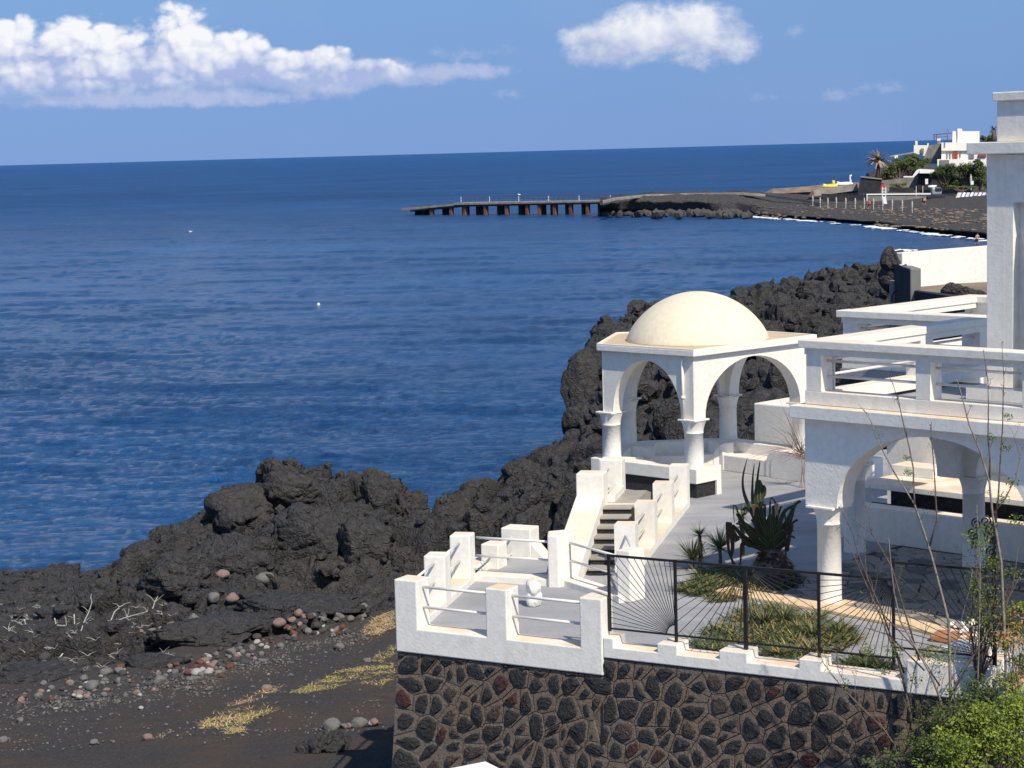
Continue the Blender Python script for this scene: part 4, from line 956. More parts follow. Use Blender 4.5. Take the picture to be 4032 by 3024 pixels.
MB().obox(T0-Ad*.24-Bd*.20, Ad, 3.2, Bd, 1.5, 6.951, 7.14).build('roof_slab', 'plaster_front', hs, bev=.015)
u0 = PL(3922, 500, tuple(T0-Bd*.05), (Ad.x, Ad.y)); sU = (V2(u0.x, u0.y)-T0).dot(Ad)
MB().obox(T0-Bd*.03+Ad*sU, Ad, 2.6, Bd, 1.3, 7.141, 7.76).build('roof_parapet', 'plaster_front', hs, bev=.01)
MB().obox(T0-Bd*.09+Ad*(sU-.05), Ad, 2.7, Bd, 1.42, 7.761, 7.90).build('parapet_cap', 'plaster', hs, bev=.015)
# rooms behind the balcony keep the light off the arcade

settle(hs)
# broken brick patch on the inner column's capital
bk = thing('brick_patch', 'broken dark brick ends sticking out beside the inner column head', 'bricks', (*B1, 1.7))
for k in range(5): MB().obox(B1+dI*(.17+.02*(k % 2))-nI*.17, dI, .10, nI, .14, 1.66+.085*k, 1.735+.085*k).build('brick', 'brown_stone' if k % 2 else 'terracotta', bk)
settle(bk)
# ------------------------------------------------------------------ things seen through the arch
g1 = PZ(3395, 2128, 0); gw0 = V2(g1.x, g1.y)
gw = thing('planter_wall', 'low white wall with black stones behind and a white slab on top, seen through the arch', 'low wall', (*gw0, 0))
tp_ = PL(3395, 1990, tuple(gw0), (Ad.x, Ad.y)).z
MB().obox(gw0-Ad*.8, Ad, 5.5, Bd, .34, 0, tp_).build('low_wall', 'plaster', gw, bev=.015)
sb = gw0+Bd*.9; z1_ = PL(3401, 1915, tuple(sb), (Ad.x, Ad.y)).z; z2_ = PL(3401, 1893, tuple(sb), (Ad.x, Ad.y)).z
MB().obox(gw0+Bd*.345-Ad*.4, Ad, 5, Bd, .55, 0, tp_-.10).build('soil', 'black_sand', gw)
MB().obox(sb-Ad*.0, Ad, 5, Bd, .3, 0, z1_).build('stone_wall', 'lava', gw)
s_l = PL(3401, 1895, tuple(sb), (Ad.x, Ad.y)); sl0 = V2(s_l.x, s_l.y)-Bd*.12
MB().obox(sl0, Ad, 5, Bd, 2.2, z1_, z2_).build('top_slab', 'plaster_front', gw, bev=.01)
MB().obox(sl0+Bd*1.0-Ad*.0, Ad, .95, Bd, .5, z2_+.001, z2_+.20).build('step_block', 'plaster_front', gw, bev=.015)
settle(gw)
bw = thing('courtyard_wall', 'tall white courtyard wall with twig shadows seen through the arch', 'wall', (*(sl0+Bd*2.2), 0))
MB().obox(sl0+Bd*2.15-Ad*.9, Ad, 2.9, Bd, .25, 0, 2.95).build('wall', 'plaster', bw)
MB().obox(sl0+Bd*2.15+Ad*2.0, (Ad-Bd).normalized(), 1.1, (Ad+Bd).normalized(), .25, 0, 2.9).build('angled_wall', 'plaster', bw)
MB().obox(sl0+Bd*1.2+Ad*3.0, Ad, 3.5, Bd, .25, 0, 2.9).build('wall', 'plaster', bw); settle(bw)
# ------------------------------------------------------------------ crazy paving: irregular stones laid one by one
cpv = MB()
rg = random.Random(11)
def hcoord(u, v): p = PZ(u, v, 0); q = V2(p.x, p.y)-H0; return (q.dot(Ad), q.dot(Bd))
_e0 = hcoord(2900, 2318); _e1 = hcoord(3290, 2385); _e2 = hcoord(3760, 2478)
PAVED = [hcoord(u, v) for u, v in ((2860, 2315), (2978, 2296), (3190, 2262), (3300, 2222), (3420, 2180), (3560, 2146), (3760, 2078), (4150, 2078), (4150, 2560), (3760, 2478), (3290, 2388))]
def in_poly(c, P):
    r = False
    for i in range(len(P)):
        a, b2 = P[i], P[(i+1) % len(P)]
        if (a[1] > c[1]) != (b2[1] > c[1]) and c[0] < (b2[0]-a[0])*(c[1]-a[1])/(b2[1]-a[1])+a[0]: r = not r
    return r
def PAVE(s): return (_e0[1]+(_e1[1]-_e0[1])*(s-_e0[0])/(_e1[0]-_e0[0]) if s < _e1[0] else _e1[1]+(_e2[1]-_e1[1])*(s-_e1[0])/(_e2[0]-_e1[0]))-.05
u_, v_ = Ad, Bd
edge0 = hp(-2.6, -.2)
cells = []
seeds = jseeds(-4.2, 7.2, -2.4, 4.6, .36, rg, .38); cnt = 0
paving = thing('crazy_paving', 'brown crazy paving of irregular flat stones in the shade under the arch', 'paving', (*hp(2, 1), 0)); paving['kind'] = 'structure'
del paving['category']; del paving['label']
_jb = MB(); _jb.add([(*hp(*q), .004) for q in PAVED], [tuple(range(len(PAVED)))]); _jb.build('joint_bed', 'dark_beam', paving)
for cell in voronoi_cells(seeds, (-4.2, 7.2, -2.4, 4.6), 1.2):
    if not cell: continue
    c = centroid(cell)
    if not in_poly(c, PAVED): continue
    if c[1] < PAVE(c[0]): continue
    a_ = grow(cell, .014)
    if not a_: continue
    a_ = [(p[0]+rg.uniform(-.008, .008), p[1]+rg.uniform(-.008, .008)) for p in a_]
    h_ = .012+rg.uniform(0, .008); k = len(a_)
    top_ = [(*hp(*p), h_) for p in a_]; bot = [(*hp(*p), .002) for p in a_]
    vs = top_+bot; fs = [tuple(range(k))]+[(i, k+i, k+(i+1) % k, (i+1) % k) for i in range(k)]
    pyd('stone', vs, fs, 'crazy_stone' if rg.random() < .85 else 'pebble_grey', paving); cnt += 1
print('paving', cnt)
settle(paving)
# warm flagstone edging of the paved area and the bed kerb
ed = thing('path_edging', 'peach stone edging between the crazy paving and the planting bed', 'edging', (*hp(1, -1.7), 0))
x0 = PZ(2960, 2350, 0); 
ptsE = [PZ(u, v, 0) for u, v in ((2880, 2318), (3010, 2342), (3140, 2364), (3290, 2388), (3420, 2413), (3560, 2440), (3680, 2466), (3780, 2492))]
for i in range(len(ptsE)-1):
    a, b2 = ptsE[i], ptsE[i+1]; a = V2(a.x, a.y); b2 = V2(b2.x, b2.y); d = (b2-a).normalized(); n = V2(-d.y, d.x)
    MB().obox(a+d*.006-n*.45, d, (b2-a).length-.012, n, .42, .0, .05+.004*(i % 2)).build('edging_stone', 'ledge_stain', ed, bev=.01)
settle(ed)
# ------------------------------------------------------------------ boulders, pebbles, sand details
def ico(sub):
    bm = bmesh.new(); bmesh.ops.create_icosphere(bm, subdivisions=sub, radius=1); v = np.array([tuple(x.co) for x in bm.verts]); f = [tuple(x.index for x in q.verts) for q in bm.faces]; bm.free(); return v, f
ICO = {k: ico(k) for k in (1, 2, 3)}
def rock_verts(r, size, sub=2, rough=.35, flat=.75):
    v, f = ICO[sub]; v = v.copy(); o = np.array([r.uniform(0, 99) for _ in range(3)])
    for fr_, am in ((1.3, rough), (3.1, rough*.45)):
        n = fbm(v[:, 0]*fr_+o[0]+v[:, 2]*fr_*.7, v[:, 1]*fr_+o[1]-v[:, 2]*fr_*.6, 2, 3)
        v = v*(1+(n-.5)[:, None]*2*am)
    # a few flat cuts make facets
    for _ in range(5):
        d = np.array([r.gauss(0, 1) for _ in range(3)]); d /= np.linalg.norm(d); h = v@d; lim = r.uniform(.55, .9); v = v-np.outer(np.maximum(0, h-lim), d)*.9
    sx, sy, sz = size if isinstance(size, tuple) else (size, size*r.uniform(.75, 1.2), size*flat)
    w = r.uniform(0, 6.3); c, s = math.cos(w), math.sin(w); v = v*np.array([sx, sy, sz]); x = v[:, 0]*c-v[:, 1]*s; y = v[:, 0]*s+v[:, 1]*c
    return np.stack([x, y, v[:, 2]], 1), f
def joined_rocks(name, items, mt, kind='stuff'):
    V = []; Fq = []; n = 0
    for (p, v, f) in items:
        V.append(v+np.array(p)); Fq += [(a+n, b+n, c+n) for a, b, c in f]; n += len(v)
    o = pyd(name, np.concatenate(V).tolist(), Fq, mt); o['kind'] = kind; return o
rb = random.Random(21)
its = []
_gx = np.arange(-24, 6.01, .1); _gy = np.arange(30, 74.01, .1); _GX, _GY = np.meshgrid(_gx, _gy)
_S = sand_z(_GX, _GY)-np.maximum(0, _GY-46.5-.95*(_GX+11.4))*.35; _G = np.maximum(_S, lava_height(_GX, _GY))
def ground(x, y):
    "height of sand or lava, whichever is on top"
    fx = min(max((x+24)/.1, 0), len(_gx)-1.001); fy = min(max((y-30)/.1, 0), len(_gy)-1.001); i, j = int(fx), int(fy); fx -= i; fy -= j
    return float((_G[j, i]*(1-fx)+_G[j, i+1]*fx)*(1-fy)+(_G[j+1, i]*(1-fx)+_G[j+1, i+1]*fx)*fy)
# rubble over the lava on the right
XY = np.array([(rb.uniform(1, 62), rb.uniform(50, 150)) for _ in range(11000)])
XY = XY[(XY[:, 0] < .36*XY[:, 1]+2) & (XY[:, 0] > .02*XY[:, 1]+1)]; Zr = lava_height(XY[:, :1], XY[:, 1:])[:, 0]
for (x, y), z in zip(XY, Zr):
    if z < SEA+.5: continue
    s_ = rb.choice((.16, .2, .25, .3, .38, .5))*(1+.15*(y > 100))*rb.uniform(.7, 1.2); v, f = rock_verts(rb, s_, 2 if s_ > .36 else 1, .6, .85); its.append(((x, y, z+s_*.18), v, f))
joined_rocks('lava_rubble', its, 'lava')
its = []
XY = np.array([(rb.uniform(-18, 2), rb.uniform(44, 68)) for _ in range(900)]); Zr = lava_height(XY[:, :1], XY[:, 1:])[:, 0]
for (x, y), z in zip(XY, Zr):
    if z < SEA+.6: continue
    s_ = rb.choice((.10, .14, .2, .28))*rb.uniform(.7, 1.3); v, f = rock_verts(rb, s_, 1, .4, .7); its.append(((x, y, z+s_*.15), v, f))
joined_rocks('lava_rubble', its, 'lava')
# big blocks standing on the lava mound
def lava_block(u, v, D, wpx, hpx, seed, dep=.8):
    r = random.Random(seed); bm = bmesh.new(); bmesh.ops.create_icosphere(bm, subdivisions=5, radius=1); A = np.array([tuple(x.co) for x in bm.verts]); f = [tuple(x.index for x in q.verts) for q in bm.faces]; bm.free()
    o = [r.uniform(0, 90) for _ in range(3)]; k = D/FPX
    def n3(q, s, sd, oc=3): return (fbm(q[:, 0]*s+o[0]+q[:, 2]*s*.31, q[:, 1]*s+o[1]+q[:, 2]*s*.83, oc, sd)+fbm(q[:, 1]*s*.9+o[2], q[:, 2]*s+o[0]-q[:, 0]*s*.4, oc, sd+3))/2
    for _ in range(9):
        d = np.array([r.gauss(0, 1), r.gauss(0, 1), r.gauss(0, .8)]); d /= np.linalg.norm(d); h = A@d; lim = r.uniform(.55, .85); A = A-np.outer(np.maximum(0, h-lim), d)*.92
    Nn_ = A/np.linalg.norm(A, axis=1)[:, None]
    w1, w2, cc_, _a, _b = worley(A[:, 0]*2.1+o[1]+n3(A, 1.5, 7), A[:, 2]*2.1+A[:, 1]*.9+o[2]+n3(A, 1.5, 9), 5)
    A = A+Nn_*((n3(A, 1.4, 1)-.5)*.55+(n3(A, 4.2, 2)-.5)*.22+(n3(A, 12, 4)-.5)*.10-(1-sst(w2-w1, 0, .09))*.10+(cc_-.5)*.10)[:, None]
    c = PD(u, v, D); ww, hh = wpx/2*k, hpx/2*k; V = A*np.array([ww, ww*dep, hh])+np.array(c)
    struct(pyd('lava_block', V.tolist(), f, 'lava', None, True))
for k, a in enumerate([(590, 2200, 60.5, 240, 150), (730, 2140, 61, 270, 200), (640, 2120, 61.5, 150, 110), (980, 2010, 62, 330, 260, 1.0), (1130, 1930, 62.5, 330, 190), (1300, 1990, 62, 200, 170), (1490, 1970, 62, 190, 210), (1240, 2130, 58.5, 420, 300), (940, 2190, 57.5, 400, 260), (1440, 2160, 57.5, 260, 260), (720, 2270, 56, 360, 200), (560, 2330, 56.5, 230, 110),
        (1180, 2400, 53, 560, 110), (830, 2480, 50.5, 520, 110), (1120, 2450, 52, 420, 70), (620, 2610, 47, 260, 70), (150, 2660, 46.5, 420, 90), (1780, 2040, 62, 180, 110), (1900, 1960, 65, 220, 150), (2080, 1900, 68, 260, 180), (1980, 2080, 58, 260, 160), (2300, 1560, 84, 190, 340), (2330, 1430, 86, 200, 170), (2290, 1660, 82, 170, 180), (2262, 1745, 80, 130, 110), (2330, 1790, 77, 190, 130), (2275, 1590, 84, 130, 150), (2420, 1330, 89, 200, 130), (2640, 1640, 62, 160, 190), (2790, 1560, 66, 220, 230), (2950, 1650, 58, 160, 160), (3080, 1500, 68, 220, 200),
        (2960, 1215, 104, 120, 70), (3060, 1190, 110, 100, 70), (3200, 1150, 116, 140, 90), (3330, 1110, 124, 170, 90), (3440, 1090, 132, 150, 80)]):
    lava_block(*a[:5], 100+k, *(a[5:] or (.8,)))
# stones lying on the sand
pebg = ['pebble_grey', 'pebble_dark', 'pebble_pink', 'pebble_red', 'pebble_pale']
def stone(u, v, wpx, mat, label, group=None, sub=3, rough=.12, flat=.68, name='stone', asp=None):
    # walk along the view ray until the ground is met
    D = 38.0
    while D < 70:
        p = PD(u, v, D)
        if p.z <= ground(p.x, p.y): break
        D += .15
    r_ = wpx/2/FPX*D; vv, f = rock_verts(rb, (r_, r_*.8, r_*(asp or flat)), sub, rough)
    o = pyd(name, vv.tolist(), f, mat, None, sub > 2); o.location = (p.x, p.y, ground(p.x, p.y)+r_*.35); tag(o, label, 'stone', group); return o
named = [
 (612, 2545, 58, 'pebble_pink', 'large rust pink boulder lying lowest in the trail of pale boulders'), (365*1.7, 2478, 1, None, None)]
big_ones = [(612, 2530, 60, 'pebble_pink', 'largest rust pink boulder at the lower end of the boulder trail'), (680, 2478, 54, 'pebble_pink', 'pale pink cracked boulder in the middle of the boulder trail'),
 (724, 2478, 40, 'pebble_pink', 'oval salmon boulder right of the cracked pink boulder'), (637, 2482, 36, 'pebble_pink', 'small pink boulder left of the cracked pink boulder'), (762, 2446, 52, 'pebble_grey', 'round grey brown boulder above the oval salmon boulder'),
 (876, 2284, 60, 'pebble_pink', 'pink round boulder perched highest against the dark lava mound'), (843, 2378, 66, 'pebble_grey', 'flat grey boulder beneath the perched pink boulder'), (915, 2370, 62, 'pebble_pink', 'flat pink boulder right of the flat grey boulder'),
 (1042, 2312, 82, 'pebble_grey', 'wide pale grey boulder resting on the lava right of the perched boulder'), (597, 2500, 44, 'pebble_grey', 'grey flat boulder left of the small pink boulder'), (556, 2503, 26, 'pebble_pink', 'pinkish stone at the left tip of the boulder trail'), (613, 2466, 24, 'pebble_pale', 'small white stone on top of the boulder trail'),
 (775, 2660, 52, 'pebble_pale', 'pale grey stone leading the row of beach stones'), (822, 2655, 50, 'pebble_pale', 'flat white grey stone in the row of beach stones'), (730, 2655, 28, 'pebble_pink', 'small pink stone left in the row of beach stones'), (862, 2652, 30, 'pebble_pink', 'tan stone right in the row of beach stones'),
 (812, 2590, 30, 'pebble_pale', 'upright cream stone behind the row of beach stones'), (940, 2580, 24, 'pebble_pale', 'cream oval stone alone above the sand'), (912, 2578, 50, 'pebble_grey', 'rounded grey stone beside the cream oval stone'), (788, 2620, 42, 'pebble_red', 'dark red stone in the beach stone cluster'), (845, 2618, 40, 'pebble_pink', 'pale brown stone in the beach stone cluster'), (905, 2632, 52, 'pebble_red', 'dull red flat stone half sunk in black sand'),
 (628, 2690, 62, 'pebble_grey', 'big angular grey stone standing at the edge of the sand'), (364, 2715, 70, 'pebble_grey', 'brown grey block by the dark lava step'), (475, 2632, 40, 'pebble_red', 'brick red stone under the lava ledge'), (180, 2632, 66, 'pebble_dark', 'dark grey block on the low lava ledge'), (250, 2625, 60, 'pebble_dark', 'squat dark block right of the grey ledge block'),
 (420, 2660, 60, 'pebble_grey', 'grey stone among the gravel below the ledge'), (470, 2655, 60, 'pebble_grey', 'lichen grey stone among the gravel'), (410, 2745, 34, 'pebble_grey', 'light grey stone beside the black notch'), (552, 2744, 24, 'pebble_pale', 'white pebble alone on the sand'), (556, 2795, 24, 'pebble_pale', 'white pebble below the other white pebble'), (220, 2798, 24, 'pebble_pale', 'bright white pebble at the left on the sand'),
 (1335, 2560, 50, 'pebble_grey', 'dark round stone near the white parapet'), (1100, 2478, 60, 'pebble_pink', 'layered pink grey rock under the lava ledge'), (1175, 2450, 50, 'pebble_pink', 'pink stone pair under the lava ledge'), (1150, 2470, 40, 'pebble_pink', 'round pink stone left of the stone pair'), (1410, 2290+120, 50, 'pebble_grey', 'grey slab stone close to the parapet corner'),
 (1160, 2576, 34, 'pebble_dark', 'pointed dark stone alone in the middle of the sand'), (1477, 2857, 58, 'pebble_pink', 'pink granite stone beside the black lava lump'), (1465, 2915, 42, 'pebble_pale', 'grey white stone below the pink granite stone'), (1378, 2963, 34, 'pebble_pink', 'small orange pink stone at the lower sand edge'), (1310, 3000, 90, 'pebble_grey', 'large grey cube of rock at the lower frame edge'),
 (1360, 2985, 40, 'pebble_grey', 'round grey stone by the large grey rock'), (1420, 3010, 70, 'pebble_grey', 'long grey stone in the shade by the wall foot'), (375, 2998, 36, 'pebble_grey', 'flat grey pebble at the lower left of the sand'), (586, 3020, 46, 'pebble_pink', 'pale pink stone cut by the lower frame edge'), (12, 2925, 50, 'pebble_grey', 'light grey stone at the left frame edge'), (1445, 2610, 42, 'pebble_grey', 'grey stone beside the green beach grass'),
 (1050, 2720, 46, 'pebble_pink', 'flat pink brown stone near the straw strands'), (740, 2718, 30, 'pebble_grey', 'grey pebble left above the straw patch'), (824, 2716, 24, 'pebble_grey', 'small grey pebble above the straw patch'), (1040, 2606, 28, 'pebble_grey', 'light grey pebble in mid sand')]
for (u, v, w_, mt_, lb) in big_ones:
    o = stone(u, v, w_, mt_, lb)
cnt = 0
small = []
def path_pt(t, pts):
    k = min(len(pts)-2, int(t*(len(pts)-1))); f = t*(len(pts)-1)-k; return tuple(pts[k][i]*(1-f)+pts[k+1][i]*f for i in (0, 1))
band = [(40, 2760), (250, 2720), (420, 2690), (600, 2650), (760, 2620), (900, 2580), (1050, 2520), (1200, 2470), (1330, 2430), (1440, 2400)]
grp = 'loose beach stones along the edge of the lava'
PLACES = [(170, 'near the left frame edge'), (380, 'under the low lava ledge'), (560, 'between ledge and boulder trail'), (760, 'below the boulder trail'), (950, 'amid the thickest beach stones'), (1120, 'under the long lava tongue'), (1300, 'right of the lava tongue'), (9999, 'toward the parapet corner')]
COLN = {'pebble_grey': 'grey', 'pebble_dark': 'charcoal', 'pebble_pink': 'pinkish', 'pebble_red': 'dull red', 'pebble_pale': 'pale'}
def where(u): return next(t for x, t in PLACES if u < x)
def band_stone(u):
    w_ = rb.uniform(14, 44); mt_ = rb.choice(['pebble_grey', 'pebble_grey', 'pebble_dark', 'pebble_dark', 'pebble_dark', 'pebble_pink', 'pebble_grey', 'pebble_dark', 'pebble_pink', 'pebble_red', 'pebble_pale', 'pebble_grey', 'pebble_grey'])
    return w_, mt_, '%s %s rounded stone lying %s' % ('very small' if w_ < 20 else 'small' if w_ < 28 else 'fist sized' if w_ < 36 else 'head sized', COLN[mt_], where(u))
for k in range(240):
    u, v = path_pt(rb.random(), band); v += rb.gauss(18, 26); u += rb.uniform(-20, 20)
    o = stone(u, v, *band_stone(u), grp, 2, .18)
grp2 = 'scattered pebbles on the black sand'
for k in range(70):
    u = rb.uniform(20, 1500); v = rb.uniform(2700-u*.16, 3020)
    mt_ = rb.choice(['pebble_grey', 'pebble_pale', 'pebble_dark', 'pebble_pink']); stone(u, v, rb.uniform(6, 15), mt_, 'tiny %s pebble on open black sand, %s part' % (COLN[mt_], ('leftmost', 'left', 'middle', 'right')[min(3, int(u/380))]+(' upper' if v < 2840 else ' lower')), grp2, 1, .15, name='pebble')
def number_alike(prefix):
    "stones that read alike are told apart by their order from the left"
    by = {}
    for o in bpy.data.objects:
        if o.get('group') == prefix: by.setdefault(o['label'], []).append(o)
    W_ = ['first', 'second', 'third', 'fourth', 'fifth', 'sixth', 'seventh', 'eighth', 'ninth', 'tenth', 'eleventh', 'twelfth', 'thirteenth', 'fourteenth', 'fifteenth', 'sixteenth']
    for l, os_ in by.items():
        if len(os_) < 2: continue
        for i, o in enumerate(sorted(os_, key=lambda q: q.location.x/q.location.y)): o['label'] = l+', '+W_[min(i, 15)]+' from left'
number_alike(grp); number_alike(grp2)
its = []
for k in range(3200):
    u = rb.uniform(0, 1520); v = rb.uniform(2560, 3024)
    if rb.random() < .72: u, v = path_pt(rb.random(), band); u += rb.uniform(-80, 80); v += rb.gauss(30, 34)
    D = 44 if v < 2750 else 39
    p = PZ(u, v, -4.2); x, y = p.x, p.y; s_ = rb.uniform(.008, .03)*(1.6 if rb.random() < .15 else 1); vv, f = rock_verts(rb, s_, 1, .2); its.append(((x, y, ground(x, y)+s_*.3), vv, f))
joined_rocks('gravel', its, 'pebble_grey')
# lump of clinkery lava on the sand
lc = PZ(1290, 2935, -3.35); mb_ = []
for k in range(46):
    a = rb.uniform(0, 6.3); q = rb.random()**.6; x = lc.x+.42*q*math.cos(a); y = lc.y+.40*q*math.sin(a); s_ = rb.uniform(.07, .17); vv, f = rock_verts(rb, s_, 2, .5, .9); mb_.append(((x, y, ground(x, y)+.26*(1-q)+.03), vv, f))
o = joined_rocks('lava_lump', mb_, 'lava'); del o['kind']; tag(o, 'black clinkery lump of lava half buried in the sand by the stone wall', 'lava lump')
# ------------------------------------------------------------------ blade plants
def blade(V, F, M_, p, dirv, L_, w, bend, k, m=0, seg=3, twist=0):
    "a tapered bent leaf blade: p base, dirv start direction, bend downward amount"
    d = dirv.normalized(); side = d.cross(UP); side = side.normalized() if side.length > 1e-3 else Vector((1, 0, 0))
    if twist: side = (side*math.cos(twist)+d.cross(side)*math.sin(twist))
    n = len(V); q = Vector(p); cur = d.copy()
    for i in range(seg+1):
        t = i/seg; ww = w*(1-t**1.6)*(.75 if i == 0 else 1)
        if i < seg: V.append(tuple(q-side*ww/2)); V.append(tuple(q+side*ww/2))
        else: V.append(tuple(q))
        cur = (cur+Vector((0, 0, -bend))*(1/seg)).normalized(); q = q+cur*(L_/seg)
    for i in range(seg-1): F.append((n+2*i, n+2*i+1, n+2*i+3, n+2*i+2)); M_.append(m)
    F.append((n+2*seg-2, n+2*seg-1, n+2*seg)); M_.append(m)
def rosette(V, F, M_, c, r, L_, w, n, up=.5, bend=.6, m=(0,), spread=1.0):
    for i in range(n):
        a = r.uniform(0, 6.283); e = r.uniform(.1, 1)*up+.1; d = Vector((math.cos(a)*spread, math.sin(a)*spread, e*1.6)); blade(V, F, M_, c+Vector((math.cos(a), math.sin(a), 0))*w*.5, d, L_*r.uniform(.65, 1.1), w*r.uniform(.8, 1.2), bend*r.uniform(.5, 1.3), 0, r.choice(m))
rp_ = random.Random(8)
def bed(name, poly_px, n, Lr, w, label, cat, mats, weights=None, zoff=0.0, bend=.5, blades=12):
    "a mass of rosettes inside a pixel-traced plot on the floor"
    P = [PZ(u, v, 0) for u, v in poly_px]; P = [(p.x, p.y) for p in P]; x0, x1 = min(p[0] for p in P), max(p[0] for p in P); y0, y1 = min(p[1] for p in P), max(p[1] for p in P)
    def inside(x, y):
        c = False
        for i in range(len(P)):
            a, b2 = P[i], P[(i+1) % len(P)]
            if (a[1] > y) != (b2[1] > y) and x < (b2[0]-a[0])*(y-a[1])/(b2[1]-a[1])+a[0]: c = not c
        return c
    V, F, M_ = [], [], []; k = 0; tries = 0
    while k < n and tries < n*30:
        tries += 1; x, y = rp_.uniform(x0, x1), rp_.uniform(y0, y1)
        if not inside(x, y): continue
        k += 1; L_ = rp_.uniform(*Lr); ms = weights(x, y) if weights else (0,)
        rosette(V, F, M_, Vector((x, y, zoff)), rp_, L_, w, blades, .55, bend, ms)
    o = pyd(name, V, F, mats, None, False, M_); o['kind'] = 'stuff'; return o
# soil of the planting bed and the beds of aloe
soil = MB(); 
bed_px = [(2690, 2310), (2800, 2262), (2960, 2235), (3130, 2262), (3165, 2300), (3010, 2345), (2900, 2330), (2760, 2340)]
soil.prism([(PZ(u, v, 0).x, PZ(u, v, 0).y) for u, v in bed_px], -.01, .03); struct(soil.build('planting_soil', 'black_sand'), 'structure')
bed('aloe_bed', [(2660, 2330), (2760, 2262), (2900, 2240), (2930, 2290), (2820, 2330), (2700, 2362)], 110, (.18, .32), .028, '', '', ['aloe_leaf', 'aloe_dry'], lambda x, y: (0, 0, 0, 0, 0, 0, 1), .02)
bed('aloe_bed', [(2760, 2345), (2850, 2300), (2980, 2290), (3010, 2335), (2900, 2375), (2790, 2372)], 66, (.13, .22), .024, '', '', ['aloe_leaf', 'aloe_dry'], lambda x, y: (0, 0, 1, 1), .02)
bed('aloe_bed', [(2690, 2560), (2760, 2500), (2900, 2420), (2960, 2390), (3100, 2400), (3250, 2440), (3360, 2490), (3390, 2540), (3300, 2590), (3120, 2600), (2900, 2588), (2780, 2590)], 300, (.18, .36), .026, '', '', ['aloe_leaf', 'aloe_dry'], lambda x, y: (0, 0, 0, 0, 1) if rp_.random() < .75 else (0, 0, 1, 1), .02)
bed('aloe_bed', [(2990, 2610), (3130, 2600), (3280, 2615), (3290, 2650), (3150, 2640), (3000, 2630)], 50, (.12, .22), .024, '', '', ['aloe_leaf', 'aloe_dry'], lambda x, y: (0, 0, 0, 1), .02)
bed('aloe_bed', [(3290, 2640), (3360, 2590), (3470, 2600), (3520, 2640), (3490, 2680), (3360, 2675)], 70, (.16, .28), .026, '', '', ['aloe_leaf', 'aloe_dry'], lambda x, y: (0, 0, 0, 0, 0, 1), .04)
bed('aloe_bed', [(3080, 2290), (3150, 2270), (3180, 2295), (3120, 2330), (3060, 2330)], 26, (.14, .24), .024, '', '', ['agave_leaf', 'aloe_leaf'], lambda x, y: (0, 1), .02)
# yuccas: one with a tan skirt of dead leaves, the others green
def yucca(u, v, h, L_, label, skirt=False, n=70, mats=('aloe_leaf', 'aloe_dry')):
    b0 = PZ(u, v, 0); t = thing('yucca_plant', label, 'yucca', tuple(b0), None)
    MB().tube([b0, b0+Vector((.01, 0, h*.5)), b0+Vector((0, 0, h))], [.035, .03, .03], 8).build('trunk', 'bark', t)
    V, F, M_ = [], [], []
    for i in range(n):
        a = rp_.uniform(0, 6.283); e = rp_.uniform(-.35, 1.3); d = Vector((math.cos(a), math.sin(a), e)); blade(V, F, M_, b0+Vector((0, 0, h)), d, L_*rp_.uniform(.8, 1.1), .018, .1, 0, 0 if rp_.random() < .85 else 1)
    pyd('crown', V, F, list(mats), t, False, M_)
    if skirt:
        V, F, M_ = [], [], []
        for i in range(60):
            a = rp_.uniform(0, 6.283); d = Vector((math.cos(a)*.35, math.sin(a)*.35, -1)); blade(V, F, M_, b0+Vector((0, 0, h*rp_.uniform(.75, 1.0))), d, h*rp_.uniform(.4, .75), .022, 0, 0, 0)
        pyd('dead_leaf_skirt', V, F, 'tan_leaf', t)
    settle(t)
yucca(2757, 2235, .56, .30, 'small palm-like yucca with a tan skirt of dead leaves left of the agave', True)
yucca(2725, 2240, .18, .50, 'spiky green yucca clump lowest and furthest left in the bed', n=170)
yucca(2835, 2235, .34, .50, 'tall spiky green yucca between the skirted yucca and the agave', n=190)
yucca(2925, 2190, .70, .34, 'yucca tuft peeping out behind the agave on its left', n=70)
# big spiky plants in the middle bed
def spiky(u, v, L_, n, label, w=.024):
    b0 = PZ(u, v, 0); V, F, M_ = [], [], []
    for i in range(n):
        a = rp_.uniform(0, 6.283); e = rp_.uniform(.2, 1.6); blade(V, F, M_, Vector((0, 0, .03)), Vector((math.cos(a), math.sin(a), e)), L_*rp_.uniform(.7, 1.1), w, .25, 0, 0 if rp_.random() < .88 else 1)
    o = pyd('spiky_plant', V, F, ['aloe_leaf', 'aloe_dry'], None, False, M_); o.location = b0; tag(o, label, 'plant')
spiky(3010, 2470, .45, 90, 'large dark green spiky plant in the middle of the bed behind the fence')
spiky(3085, 2455, .40, 80, 'second spiky plant just right of the largest one in the bed')
spiky(3200, 2510, .34, 70, 'spiky plant between the large pair and the fence post')
spiky(3300, 2505, .34, 70, 'spiky plant right of the third fence post')
spiky(3410, 2650, .32, 80, 'dark spiky plant right against the stepped kerb wall')
# ------------------------------------------------------------------ the big agave
ag0 = PZ(3040, 2262, 0)
ag = thing('agave_plant', 'huge dark agave with cut and drooping leaves growing on a shaggy stump', 'agave', tuple(ag0))
Dg = ag0.y
def ap_(u, v, dd=0): return PD(u, v, Dg+dd)
